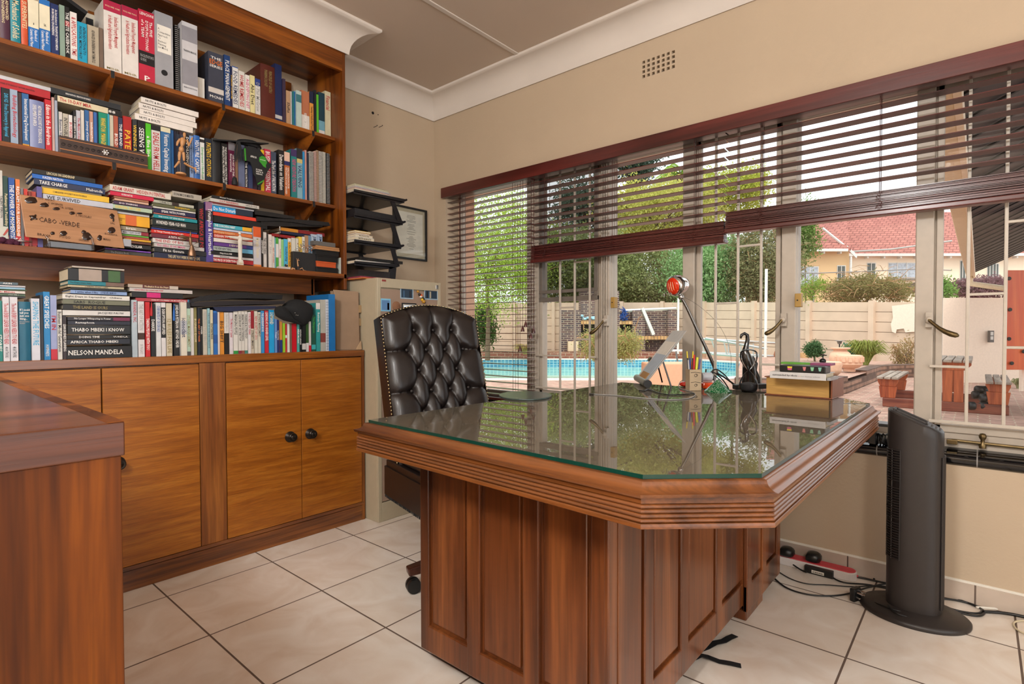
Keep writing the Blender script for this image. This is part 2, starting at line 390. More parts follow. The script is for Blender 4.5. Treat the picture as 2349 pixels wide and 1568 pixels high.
# ================================================================ windows
def xg(px, py=760, Y=YG): return aty(px, py, Y).x
ZB, ZT = .575, OZ1-.01
BAR = plain('burglar_bar_paint', 'c0b6a8', .4, var=.06)
win = []
def window(n, x0, x1, casement=False, tint=False, bars=None, handle=0):
    o = empty('window_%d' % n, ((x0+x1)/2, YG, ZB)); o['kind'] = 'structure'
    fr = MB(); t = .028
    fr.box(x0, x0+t, YG-.02, YG+.02, ZB, ZT).box(x1-t, x1, YG-.02, YG+.02, ZB, ZT).box(x0+t, x1-t, YG-.02, YG+.02, ZB, ZB+t).box(x0+t, x1-t, YG-.02, YG+.02, ZT-t, ZT)
    if casement:
        a, b = x0+t, x1-t
        fr.box(a, a+.022, YG-.03, YG-.005, ZB+t, ZT-t).box(b-.022, b, YG-.03, YG-.005, ZB+t, ZT-t).box(a, b, YG-.03, YG-.005, ZB+t, ZB+t+.03).box(a, b, YG-.03, YG-.005, ZT-t-.022, ZT-t)
    fr.build('window_frame', M['steel'], o, bevel=.003)
    if tint:
        z = tint
        MB().box(x0+t, x1-t, YG-.036, YG+.012, z-.014, z+.012).box(x0+t+.001, x1-t-.001, YG-.038, YG-.022, z+.036, z+.056).box(x0+t+.001, x0+.052, YG-.034, YG-.001, z+.012, ZT-t-.001).box(x1-.052, x1-t-.001, YG-.034, YG-.001, z+.012, ZT-t-.001).build('vent_frame', plain('vent_frame_paint', '6f675f', .45), o, bevel=.002)
        MB().box(x0+t, x1-t, YG+.002, YG+.006, z+.012, ZT-t).build('vent_pane', M['tint'], o)
        MB().box(x0+t, x1-t, YG+.002, YG+.006, ZB+t, z-.014).build('pane', M['pane'], o)
    else:
        MB().box(x0+t, x1-t, YG+.002, YG+.006, ZB+t, ZT-t).build('pane', M['pane'], o)
    win.append(o)
    return o
def pr_(px): return xg(px)
xm = [pr_(p) for p in (1061, 1222, 1245, 1387, 1406.6, 1573, 1600, 1797, 1830, 2100, 2142)]
w1 = window(1, OX0+.005, xm[1]+.01)
ztr = aty(1245, 688, YG).z
w2 = window(2, xm[2]-.03, xm[3]+.0, True, ztr)
w3 = window(3, xm[4]-.026, xm[5]+.026)
w4 = window(4, xm[6]-.022, xm[7]+.022, True)
w5 = window(5, xm[8]-.026, xm[9]+.026)
w6 = window(6, xm[10]-.022, xm[10]+.62, True)
w7 = window(7, xm[10]+.66, OX1-.01)
# mullion posts between the windows
for k, (a, b) in enumerate(((xm[1], xm[2]), (xm[3], xm[4]), (xm[5], xm[6]), (xm[7], xm[8]), (xm[9], xm[10]))):
    p = MB().box(a, b, YG-.045, YG+.05, ZB-.02, ZT)
    p.box(a-.006, b+.006, YG-.052, YG-.045, ZB-.02, ZT) if k in (0,) else None
    if k in (0, 1): 
        for q in (.25, .5, .75): xx = a+(b-a)*q; p.box(xx-.004, xx+.004, YG-.058, YG-.045, ZB, ZT)
    struct('trim_%d' % (7+k), p, M['steel'], bevel=.004)
fb = MB().box(OX0, OX1, YG-.045, YG+.06, OZ0-.02, ZB).box(OX0, OX1, YG-.05, YG+.06, ZT, OZ1+.01)
struct('trim_12', fb, M['steel'], bevel=.003)
rv = MB().box(OX0, OX0+.018, YG-.02, YG+.12, OZ0, OZ1)
struct('trim_13', rv, plain('reveal_plaster', 'cda58c', .8))
# burglar bars: square bars with staggered links
def bars(name, label, pxs, vlinks, ytop, ybot, x_l, x_r):
    Y = YG-.062
    g = thing(name, label, 'burglar bars', (aty(pxs[0], 760, Y).x, Y, ZB), group='burglar bars on the opening windows')
    xs = [aty(p, 760, Y).x for p in pxs]; zt, zb = ytop, ybot
    for x in xs: MB().box(x-.0055, x+.0055, Y-.0055, Y+.0055, zb, zt).build('upright_bar', BAR, g, bevel=.002)
    full = [x_l]+xs+[x_r]
    for i, z in vlinks: MB().box(full[i], full[i+1], Y-.005, Y+.005, z-.005, z+.005).build('cross_bar', BAR, g, bevel=.002)
    MB().box(x_l, x_r, Y-.006, Y+.006, zb-.006, zb+.006).build('bottom_rail', BAR, g, bevel=.002)
    return g
zl = lambda px, py: aty(px, py, YG-.062).z
b1 = bars('burglar_bars', 'pale painted bars across the narrow casement left of the desk chair corner', (1285, 1318.5, 1353), [(0, zl(1262, 815)), (1, zl(1300, 705)), (2, zl(1335, 778)), (3, zl(1370, 819)), (2, 1.57), (1, 1.45), (2, zl(1335, 600))], ZT-.03, zl(1300, 893), xm[2]-.01, xm[3]-.02)
b1['label'] = 'pale painted bars inside the casement nearest the tufted chair'
b2 = bars('burglar_bars', 'cream bars behind desk lamp', (1641, 1692, 1745), [(1, zl(1665, 695)), (2, zl(1718, 563)), (2, zl(1718, 785)), (3, zl(1770, 836)), (1, 1.5)], ZT-.03, ZB+.06, xm[6], xm[7])
b2['label'] = 'pale painted bars inside the casement behind the desk lamp and hourglass'
b3 = bars('burglar_bars', 'bars', (2219, 2305, 2420), [(0, zl(2160, 840)), (1, zl(2260, 674)), (2, zl(2340, 506)), (2, zl(2340, 797)), (1, zl(2260, 270)), (0, 1.49)], ZT-.03, zl(2300, 978), xm[10]-.01, xm[10]+.58)
b3['label'] = 'pale painted bars inside the casement beside the black tower fan'
# handles and stay
def handle(px, py, px2, py2, label, wn):
    Y = YG-.07; a = aty(px, py, Y); b = aty(px2, py2, Y-.03)
    g = empty('window_handle', a-wn.location); g.parent = wn; g['label'] = 'aged brass lever handle'
    MB().box(a.x-.012, a.x+.012, Y-.002, Y+.022, a.z-.03, a.z+.03).lathe([(.012, 0), (.013, .02), (.006, .026)], (a.x, Y, a.z), 12, ax=(0, -1, 0)).build('mount', M['steel'], g, bevel=.002)
    d = b-a; mid = [a+Vector((0, -.02, 0))+d*t+Vector((0, -.004*math.sin(t*pi), -.012*math.sin(t*pi)*(-1 if d.x < 0 else -1)*-1)) for t in (0, .15, .35, .55, .75, .92, 1)]
    MB().tube(mid, [.007, .006, .007, .009, .0105, .0095, .004], 10).build('lever', M['brass'], g, smooth=60)
handle(1797, 733, 1757, 766, 'brass lever handle hanging left off the post behind the hourglass', w4)
handle(2131, 733, 2200, 770, 'brass lever handle hanging right off the post above the tower fan', w6)
handle(1389, 735, 1357, 765, 'dark lever handle on the post left of the document stand', w2)
# little sensors
for (px, py, lab) in ((1412, 694, 'small tan alarm sensor on the post behind the document stand'), (1834, 689, 'small tan alarm sensor on the post above the stacked books')):
    a = aty(px, py, YG-.05); g = thing('alarm_sensor', lab, 'sensor', a)
    MB().box(a.x-.012, a.x+.014, YG-.085, YG-.05, a.z-.03, a.z+.03).build('sensor_case', plain('sensor_tan', 'a8843f', .5), g, bevel=.003)
    MB().lathe([(.003, 0), (.003, .003)], (a.x, YG-.0862, a.z), 8, ax=(0, -1, 0)).build('screw', M['matte'], g)
st = empty('window_stay', aty(2260, 1020, YG-.06)-w6.location); st.parent = w6; st['label'] = 'brass peg stay with round knob'
a = aty(2183, 1009, YG-.06); b = aty(2420, 1035, YG-.06); k = aty(2254, 1020, YG-.06)
MB().tube([a, b], .006, 8).build('arm', M['brass'], st)
MB().box(a.x-.015, a.x+.018, YG-.075, YG-.045, a.z-.014, a.z+.004).build('bracket', M['brass'], st, bevel=.002)
MB().lathe([(.011, -.012), (.012, 0), (.007, .008), (.006, .018), (.011, .026), (.012, .034), (.008, .042), (0, .044)], k, 14).build('knob', M['brass'], st, smooth=60)
# ================================================================ pelmet and blinds
YP = YW-.02
pz0, pz1 = 1.922, 1.99
pm = MB().box(-2.845, 1.9, YP-.012, YP+.02, pz0, pz1)
pel = pm.build('pelmet', M['mahog'], None, bevel=.002); tag(pel, 'long dark mahogany pelmet board above the window blinds', 'pelmet')
YBl = YW+.035; SD = .046
def slatmesh(mb, x0, x1, z, tilt=0.0, d=SD, t=.003):
    c_, s_ = math.cos(tilt)*d/2, math.sin(tilt)*d/2
    mb.obox(((x0+x1)/2, YBl, z), ((x1-x0)/2, 0, 0), (0, c_, s_), (0, -t/2*math.sin(tilt), t/2*math.cos(tilt)))
def cord(g, x, z0, z1, name='ladder_cord', dy=.02):
    mb = MB()
    for s_ in (-1, 1): mb.tube([(x, YBl+s_*(SD/2+.002), z0), (x, YBl+s_*(SD/2+.002), z1)], .0012, 5)
    mb.tube([(x, YBl, z0), (x, YBl, z1)], .0009, 5)
    mb.build(name, M['cordm'], g)
M['cordm'] = plain('blind_cord', '4a1c16', .7)
def loops(g, x, z, seed):
    rnd = random.Random(seed); p = []
    for k_ in range(26): p.append((x+rnd.uniform(-.014, .014), YBl-SD/2-.006-rnd.uniform(0, .006), z+.03-k_*.0026+rnd.uniform(-.008, .008)))
    MB().tube(p, .0009, 5).build('ladder_loops', M['cordm'], g)
# left blind fully down
bl = thing('wooden_blind', 'fully lowered brown wooden blind over the leftmost window beside the chair', 'blind', (-2.5, YBl, .6))
xa, xb = -2.825, aty(1222, 600, YBl).x
n = 0; z = 1.895
while z > .585:
    mb = MB(); slatmesh(mb, xa, xb, z, .0); mb.build('slat', M['mahog'], bl); z -= .0395; n += 1
zz = aty(1040, 452, YBl)
MB().box(xa, xb, YBl-.024, YBl+.024, 1.925, 1.965).build('head_rail', M['mahog'], bl)
MB().box(xa, xb, YBl-.024, YBl+.024, .553, .568).build('bottom_rail', M['mahog'], bl, bevel=.002)
for px in (1062, 1182): cord(bl, aty(px, 600, YBl).x, .56, 1.94)
def tassel(g, px, py, r=.009, top=1.93):
    p = aty(px, py, YBl-.035)
    MB().tube([(p.x, p.y, p.z), (p.x+.004, p.y, top)], .0013, 5).build('pull_cord', M['cordm'], g)
    MB().lathe([(.0125, -.03), (.012, -.026), (.007, -.006), (.004, .002), (.0045, .004), (0, .006)], p, 12).build('tassel', M['mahog'], g, smooth=40)
for px, py in ((1206, 738), (1199, 749), (1193, 795)): tassel(bl, px, py)
# raised blinds
def raised(name, lab, px0, px1, ztop, zstack, zbot, cords, pitch=.0415, tas=()):
    x0, x1 = (aty(px0, 600, YBl-.0).x if px0 < 1500 else aty(px0, 450, YBl).x), px1
    g = thing(name, lab, 'blind', ((x0+x1)/2, YBl, zbot))
    z = ztop
    while z > zstack+.02:
        mb = MB(); slatmesh(mb, x0, x1, z, math.radians(-5)); mb.build('slat', M['mahog'], g); z -= pitch
    z = zstack; rnd = random.Random(px0)
    while z > zbot+.022:
        mb = MB(); slatmesh(mb, x0, x1, z, rnd.uniform(-.06, .06), SD+rnd.uniform(-.003, .003)); mb.build('gathered_slat', M['mahog'], g); z -= .0043
    MB().box(x0-.006, x1+.004, YBl-.027, YBl+.027, zbot, zbot+.02).build('bottom_rail', M['mahog'], g, bevel=.004)
    MB().box(x0, x1, YBl-.024, YBl+.024, 1.93, 1.965).build('head_rail', M['mahog'], g)
    for i, px in enumerate(cords):
        xx = aty(px, 450, YBl).x; cord(g, xx, zstack-.01, 1.94); loops(g, xx, (zstack+zbot)/2+.01, i+px)
    for px, py in tas: tassel(g, px, py)
    return g, x0, x1
def zy(px, py): return aty(px, py, YBl-SD/2).z
x1a = aty(1664, 530, YBl).x
z_st = zy(1240, 565); z_bt = (zy(1240, 604)+zy(1640, 555))/2
raised('wooden_blind', 'half raised brown wooden blind between the lowered blind and the widest one', 1224, x1a, 1.895, (zy(1240, 567)+zy(1640, 505))/2, z_bt, (1255, 1410, 1597), tas=((1224, 752), (1218, 765)))
zs2, zb2 = (zy(1720, 478)+zy(2300, 400))/2, (zy(1720, 527)+zy(2300, 462))/2
raised('wooden_blind', 'half raised brown wooden blind on the right, hung highest above the desk', 1668, 1.88, 1.895, zs2, zb2, (1748, 2019, 2390))
# ================================================================ bookcase (upper) and low cupboard
ZA, ZBs, ZCs, ZD = 2.052, 1.685, 1.308, .902     # shelf tops and cupboard top
YL = -.25                                          # left end, beyond the frame
SX = -2.665                                        # front of the two thin shelves
bk = thing('bookcase', 'tall brown wooden bookcase unit fixed over the low cupboard', 'bookcase', (XL, .7, 1.2))
MB().box(XL, BX, BY-.017, BY, 1.225, 2.485).build('side_panel', M['walnutv'], bk, bevel=.0015)
MB().box(BX-.02, BX, YL, BY-.017, 2.385, 2.485).build('fascia', M['walnut'], bk, bevel=.0015)
MB().box(XL, BX-.02, YL, BY-.017, 2.44, 2.458).build('top_board', M['walnut'], bk)
MB().box(XL, SX, YL, BY-.017, ZA-.018, ZA).build('shelf', M['walnut'], bk, bevel=.0015)
MB().box(XL, SX, YL, BY-.017, ZBs-.018, ZBs).build('shelf', M['walnut'], bk, bevel=.0015)
MB().box(XL, BX, YL, BY-.001, ZCs-.024, ZCs).build('shelf', M['walnut'], bk, bevel=.0015)
MB().box(-2.78, -2.76, YL, BY-.1, 1.20, ZCs-.024).build('apron', M['walnut'], bk)
MB().box(XL, -2.76, 1.545, 1.563, ZD, ZCs-.024).build('support', M['walnutv'], bk)
for px, py in ((252.5, 163), (508, 238), (715, 300)):
    y = atx(px, py, SX).y
    for zt in (ZA, ZBs):
        MB().extr([(XL, y, zt-.018), (SX+.002, y, zt-.018), (SX+.002, y, zt-.03), (XL+.03, y, zt-.2), (XL, y, zt-.2)], (0, .016, 0)).build('bracket', M['walnut'], bk)
        MB().box(SX-.003, SX+.0035, y+.002, y+.014, zt-.03, zt-.001).build('bracket_tip', M['matte'], bk)
    MB().box(XL, XL+.02, y-.012, y+.03, ZCs, 2.385).build('wall_batten', M['walnutv'], bk)
# cupboard
CX = -2.475; cy = lambda px, py=1000: atx(px, py, CX).y
YR = 1.685
cb_ = thing('cupboard', 'long low wooden cupboard with golden doors beneath the bookshelves', 'cupboard', (XL, .7, 0))
MB().box(XL, CX, YL, YR, ZD-.032, ZD).build('worktop', M['railh'], cb_, bevel=.002)
MB().box(XL, CX-.02, YL, YR-.015, .0, ZD-.032).build('carcass', M['rails'], cb_)
def dz(px, py): return atx(px, py, CX).z
zd0, zd1 = .098, .862
MB().box(CX-.02, CX-.003, YL, YR-.01, .0, .078).build('plinth', M['railh'], cb_, bevel=.002)
MB().box(CX-.02, CX-.001, YL, YR-.01, .08, .096).build('bottom_rail', M['railh'], cb_, bevel=.001)
MB().box(CX-.02, CX-.002, 1.667, YR-.001, .0, ZD-.032).build('end_stile', M['rails'], cb_, bevel=.001)
MB().box(CX-.02, CX-.002, .879, .982, .097, ZD-.034).build('stile', M['rails'], cb_, bevel=.001)
doors = [(.985, 1.326), (1.329, 1.664), (.545, .876), (.20, .541)]
KN = plain('dark_bronze', '2a211a', .35, metal=.6)
for i, (a, b) in enumerate(doors):
    d = MB().box(CX-.018, CX, a, b, .098, .864).build('door', M['honey'], cb_, bevel=.0015)
    ky = {0: cy(665), 1: cy(711, 992), 2: .588, 3: .48}[i]; kz = .502
    MB().lathe([(.024, 0), (.026, .003), (.021, .007), (.013, .012), (.013, .022), (.019, .027), (.0205, .033), (.017, .0365), (.012, .036), (.01, .038), (0, .0385)], (CX, ky, kz), 24, ax=(1, 0, 0)).build('knob', KN, d, smooth=50)
# near cabinet bottom left
nc = thing('side_cabinet', 'wooden cabinet with thick top filling the bottom left corner of the photo', 'cabinet', (-1.3, 0, 0))
NX, NY = -.7245, .1795
MB().box(-2.0, NX, -.5, NY, .862, .9).build('top', M['neart'], nc, bevel=.0015)
MB().box(-2.0, NX, NY-.016, NY, .9, .9004).build('top_inlay', M['near'], nc)
MB().box(-2.0, NX-.003, -.48, NY-.003, 0, .862).build('body', M['near'], nc, bevel=.001)
# ================================================================ filing cabinet
fx, fy0, fy1, fh = -2.369, 1.692, 2.132, 1.279
FC = plain('filing_cabinet_cream', 'b3a78e', .45, var=.03); FD = plain('filing_cabinet_drawer', '9a8270', .5, var=.03)
fc = thing('filing_cabinet', 'tall beige steel filing cabinet in the corner behind the chair', 'filing cabinet', (-2.65, 1.9, 0))
MB().box(XL+.01, fx-.012, fy0, fy1, 0, fh).box(fx-.012, fx, fy0, fy0+.024, 0, fh).box(fx-.012, fx, fy1-.024, fy1, 0, fh).box(fx-.012, fx, fy0+.024, fy1-.024, fh-.05, fh).box(fx-.012, fx, fy0+.024, fy1-.024, 0, .1).build('body', FC, fc, bevel=.003)
dh = (fh-.05-.1)/4
for i in range(4):
    z0 = .1+i*dh
    dr = MB().box(fx-.011, fx-.002, fy0+.026, fy1-.026, z0+.004, z0+dh-.006).build('drawer', FD, fc, bevel=.002)
    hz_ = z0+dh*.62
    MB().box(fx-.004, fx+.008, 1.86, 1.96, hz_, hz_+.022).build('handle', M['chrome'], dr, bevel=.003)
lk = aty(1010, 652, 2.12)
MB().box(fx-.002, fx+.004, fy1-.04, fy1-.02, fh-.038, fh-.014).build('lock', M['chrome'], fc, bevel=.002)
MB().box(fx-.002, fx+.001, 1.722, 1.748, fh-.018, fh-.008).build('badge', plain('red_badge', '8a3a34', .4), fc)
# ================================================================ desk
G = [(-1.36, .938), (-.458, .897), (-.297, 1.044), (-.292, 2.30), (-.434, 2.45), (-1.37, 2.45)]
def offset(poly, d):
    n = len(poly); out = []
    for i in range(n):
        p0, p1, p2 = Vector(poly[i-1]), Vector(poly[i]), Vector(poly[(i+1) % n])
        e1, e2 = (p1-p0).normalized(), (p2-p1).normalized()
        n1, n2 = Vector((e1.y, -e1.x)), Vector((e2.y, -e2.x))
        b = (n1+n2).normalized(); out.append(tuple(p1+b*(d/max(.3, b.dot(n1)))))
    return out
desk = thing('desk', 'large brown wooden desk with reeded edge, panelled sides and clipped corners', 'desk', (-.85, 1.7, 0))
zt = .732
prof = [(-.03, zt), (.006, zt), (.009, zt-.001)]
for i in range(7):
    a = i/6; prof.append((.010+.019*(1-math.cos(a*pi/2))*1.0+.003*a, zt-.002-.017*math.sin(a*pi/2)))
prof += [(.031, zt-.023), (.029, zt-.026), (.023, zt-.027), (.023, zt-.037), (.019, zt-.038)]
z = zt-.038
for k in range(4):
    for i in range(1, 6):
        a = pi*i/6; prof.append((.020+.0055*math.sin(a), z-.0085*(1-math.cos(a))/2))
    z -= .0085; prof.append((.0195, z))
prof += [(.0255, z-.0005), (.0265, z-.002), (.0265, z-.009), (.024, z-.0105), (-.03, z-.0105)]
mb = MB(); n = len(G); rings = []
for off_, zz in prof: rings.append([(p[0], p[1], zz) for p in offset(G, off_)])
for i in range(n):        # each side of the edge, its faces separate so that corners stay crisp
    j = (i+1) % n; vs = []
    for r in rings: vs += [r[i], r[j]]
    mb.add(vs, [(2*k, 2*k+2, 2*k+3, 2*k+1) for k in range(len(rings)-1)], 0 if i in (0, 1, 3 if False else 0, 4) and i != 2 else 1)
me_top = mb.build('edge_moulding', (M['imbuiah'], M['imbuiay']), desk, smooth=35)
MB().prism(offset(G, -.02), zt-.06, zt-.001).build('desktop', M['imbuiay'], desk)
gm = MB().prism(G, .7325, .7405)
GE = plain('glass_edge', '0f3a30', .08); GT = clear('glass_top', (.95, .96, .94), 1.6, 0.0)
nt = GT.node_tree; _o = nt.nodes['Material Output']; _s = _o.inputs[0].links[0].from_socket; _d = nt.nodes.new('ShaderNodeBsdfDiffuse'); _d.inputs[0].default_value = lin('d8c8b0')+(1,)
_m = nt.nodes.new('ShaderNodeMixShader'); _m.inputs[0].default_value = .09; nt.links.new(_s, _m.inputs[1]); nt.links.new(_d.outputs[0], _m.inputs[2]); nt.links.new(_m.outputs[0], _o.inputs[0])   # fine dust film
gm.mi = [0, 0]+[1]*len(G)
gl = gm.build('desk_glass', (GT, GE), None, bevel=0); tag(gl, 'sheet of clear green-edged glass covering the desktop', 'glass sheet')
PX, PYn = -.605, 1.045
xq = lambda px, py=1300: aty(px, py, PYn).x
yq = lambda px, py=1250: atx(px, py, PX).y
pl = xq(964); zb_ = .055; ztp = .657
ped = MB().box(pl+.012, PX-.012, PYn+.012, 1.92, zb_+.002, ztp)
ped.build('pedestal', M['imbuia'], desk)
ff = MB()
for a, b in ((964, 982), (1070, 1099), (1199, 1235), (1355, 1397)): ff.box(xq(a), xq(b), PYn, PYn+.014, zb_, ztp)
ff.box(pl, PX, PYn+.0004, PYn+.014, zb_, zb_+.078).box(pl, PX, PYn+.0004, PYn+.014, ztp-.03, ztp)
ff.build('front_frame', M['imbuia'], desk, bevel=.0035)
for a, b in ((982, 1070), (1099, 1199), (1235, 1355)):
    x0, x1 = xq(a), xq(b)
    MB().box(x0+.012, x1-.012, PYn+.005, PYn+.013, zb_+.088, ztp-.04).build('raised_panel', M['imbuia'], desk, bevel=.004)
sf = MB()
st_ = [(1397, 1417), (1481, 1501), (1564, 1581), (1644, 1658), (1709, 1714)]
for a, b in st_: sf.box(PX-.014, PX, yq(a), yq(b), zb_, ztp)
sf.box(PX-.014, PX-.0004, PYn, yq(1714), zb_, zb_+.078).box(PX-.014, PX-.0004, PYn, yq(1714), ztp-.03, ztp)
sf.build('side_frame', M['imbuia'], desk, bevel=.0035)
for a, b in ((1417, 1481), (1501, 1564), (1581, 1644), (1658, 1709)):
    MB().box(PX-.013, PX-.005, yq(a)+.012, yq(b)-.008, zb_+.088, ztp-.04).build('raised_panel', M['imbuia'], desk, bevel=.004)
y0, y1 = yq(1714), 2.335
MB().box(-1.26, PX+.0, y0, y1, zb_-.02, ztp).build('pedestal', M['imbuia'], desk, bevel=.002)
sf = MB()
q = [(1714, 1725), (1749, 1758), (1782, 1789)]
yp = lambda px: atx(px, 1200, PX+.012).y
for a, b in q: sf.box(PX, PX+.014, yp(a), yp(b), zb_-.02, ztp)
sf.box(PX, PX+.0136, yp(1714), yp(1789), zb_-.02, zb_+.07).box(PX, PX+.0136, yp(1714), yp(1789), ztp-.03, ztp)
sf.build('side_frame', M['imbuia'], desk, bevel=.003)
for a, b in ((1725, 1749), (1758, 1782)):
    MB().box(PX, PX+.009, yp(a)+.01, yp(b)-.008, zb_+.08, ztp-.04).build('raised_panel', M['imbuia'], desk, bevel=.003)
MB().box(-1.2, PX+.008, yp(1716), yp(1716)+.19, 0, zb_-.018).build('foot', M['imbuia'], desk, bevel=.004)
MB().box(-1.2, PX-.14, PYn+.16, 1.8, 0, zb_).build('foot', M['matte'], desk)
MB().box(-1.27, PX, 1.92, 1.93, zb_, ztp).build('modesty_panel', M['imbuia'], desk)
# ================================================================ tufted chair
LE = plain('black_brown_leather', '1d1614', .38, var=.12, vscale=8, bump=.12, bscale=260, coat=.05)
STUD = plain('nailhead_brass', 'c8b890', .25, metal=1)
DW = wood('chair_base_wood', '2a120a', '4c2415', 'x', 1.5, .3)
ch = thing('office_chair', 'black button-tufted leather office chair with brass nailhead edging behind the desk', 'chair', (-1.818, 1.637, 0), math.radians(-15))
Wb, Z0, Z1 = .245, .40, 1.115; lean = math.tan(math.radians(16))
def arch(t): return 1.055+.062*math.cos(min(1, abs(t))*pi/2)**.8 if abs(t) < 1 else 1.055
def wid(z): return Wb-.012*(z-.4)/.7
def bx(z): return .06-(z-.4)*lean
btn = []; zr = 1.005; k = 0
while zr > .42:
    btn += [(yy, zr, k) for yy in ((-.094, 0, .094) if k % 2 == 0 else (-.141, -.047, .047, .141))]; zr -= .088; k += 1
segs_ = []
for (a, b, r) in btn:
    for (c_, d_, r2) in btn:
        if r2 == r+1 and abs(a-c_) < .06: segs_.append((a, b, c_, d_))
for (a, b, r) in btn:
    if r == 0: segs_.append((a, b, a*1.25, 1.11))
    if r % 2 == 1 and abs(a) > .1: segs_.append((a, b, math.copysign(.26, a), b-.006))
def tuft(y, z):
    h = .030
    d1 = 9; 
    for a, b, c_, d_ in segs_:
        ux, uz = c_-a, d_-b; L2 = ux*ux+uz*uz; t = max(0, min(1, ((y-a)*ux+(z-b)*uz)/L2))
        dd = math.hypot(y-a-ux*t, z-b-uz*t)
        if dd < d1: d1 = dd
    d2 = min(math.hypot(y-a, (z-b)) for a, b, r in btn)
    h -= .014*math.exp(-(d1/.008))+.006*math.exp(-(d1/.03)**2)
    h -= .022*math.exp(-(d2/.02)**2)
    e = min(wid(z)-abs(y), arch(y/Wb)-z)
    if e < .05: h -= .03*(1-max(0, e)/.05)**2.2
    return h
NU, NV = 96, 132; vs = []; fs = []
for j in range(NV+1):
    for i in range(NU+1):
        u = -1+2*i/NU; y = u*wid(.9); ztop_ = arch(u); z = Z0+(ztop_-Z0)*j/NV
        vs.append((bx(z)+.03+tuft(y, z), y, z))
for j in range(NV):
    for i in range(NU): a = j*(NU+1)+i; fs.append((a, a+1, a+NU+2, a+NU+1))
MB().add(vs, fs).build('tufted_backrest', LE, ch, smooth=80, local=True)
def ring(dx, s):  # outline of the back at a depth
    P = []
    for i in range(25): u = -1+2*i/24; z = arch(u)+s; P.append((bx(z)+dx, u*(wid(.9)+s), z))
    return [(bx(Z0)+dx, -(wid(.9)+s), Z0)]+P+[(bx(Z0)+dx, (wid(.9)+s), Z0)]
R1, R2, R3 = ring(.031, .001), ring(.0, .006), ring(-.085, -.004); n = len(R1)
mb = MB(); mb.add(R1+R2+R3, [(i, i+1, n+i+1, n+i) for i in range(n-1)]+[(n+i, n+i+1, 2*n+i+1, 2*n+i) for i in range(n-1)]+[tuple(range(2*n, 3*n))])
mb.build('back_shell', LE, ch, smooth=50, local=True)
mb = MB(); P = ring(.028, .0035)
acc = 0; last = Vector(P[0])
for i in range(len(P)-1):
    a, b = Vector(P[i]), Vector(P[i+1]); Ls = (b-a).length; t = acc
    while t < Ls:
        q = a+(b-a)*(t/Ls); mb.ball(q, .0042, 4); t += .0155
    acc = t-Ls
mb.build('nailhead_trim', STUD, ch, smooth=80, local=True)
for (a, b, r) in btn: MB().ball((bx(b)+.03+.004, a, b), .0085, 5, sx=.6).build('button', LE, ch, smooth=80, local=True)
mb = MB().box(-.028, .459, -.249, .249, .39, .456); mb.build('seat_base', LE, ch, local=True, bevel=.004)
MB().box(.04, .47, -.245, .245, .455, .53).build('seat_cushion', LE, ch, local=True, bevel=.03, segs=4)
sk = MB().box(-.035, -.028, -.25, .25, .31, .43).box(.46, .466, -.25, .25, .31, .43).box(-.03, .46, -.256, -.25, .31, .43).box(-.03, .46, .25, .256, .31, .43)
sk.build('skirt', LE, ch, local=True)
fr = MB(); rnd = random.Random(2)
for i in range(120):
    t = i/119; x = -.03+.49*t; fr.tube([(x, -.253, .312), (x+rnd.uniform(-.003, .003), -.254, .298)], .0012, 4)
for i in range(100):
    y = -.25+.5*i/99; fr.tube([(-.0315, y, .312), (-.0325, y+rnd.uniform(-.003, .003), .298)], .0012, 4)
fr.build('fringe', M['matte'], ch, local=True)
MB().lathe([(.028, .09), (.028, .22), (.02, .225), (.02, .40)], (.3, 0, 0), 16).build('column', M['black'], ch, local=True, smooth=40)
target = atz(948, 1340, .03)
c0 = Vector((ch.location.x, ch.location.y, 0)); ctr = c0+Vector((.3*math.cos(ch.rotation_euler.z), .3*math.sin(ch.rotation_euler.z), 0))
a0 = math.atan2(target.y-ctr.y, target.x-ctr.x)-ch.rotation_euler.z
for k in range(5):
    a = a0+k*2*pi/5; d = Vector((math.cos(a), math.sin(a), 0)); s_ = Vector((-math.sin(a), math.cos(a), 0)); o_ = Vector((.3, 0, 0))
    rl = min(.30, math.hypot(target.x-ctr.x, target.y-ctr.y))
    MB().extr([o_+d*.02+s_*-.022+Vector((0, 0, .09)), o_+d*(rl+.02)+s_*-.022+Vector((0, 0, .07)), o_+d*(rl+.025)+s_*-.022+Vector((0, 0, .1)), o_+d*.03+s_*-.022+Vector((0, 0, .15))], s_*.044).build('base_leg', DW, ch, local=True, bevel=.006)
    w_ = o_+d*rl
    MB().lathe([(.012, -.022), (.026, -.021), (.028, -.014), (.028, -.004), (.02, -.003), (.02, .003), (.028, .004), (.028, .014), (.026, .021), (.012, .022)], (w_.x, w_.y, .028), 18, ax=s_).build('castor', M['black'], ch, local=True, smooth=40)
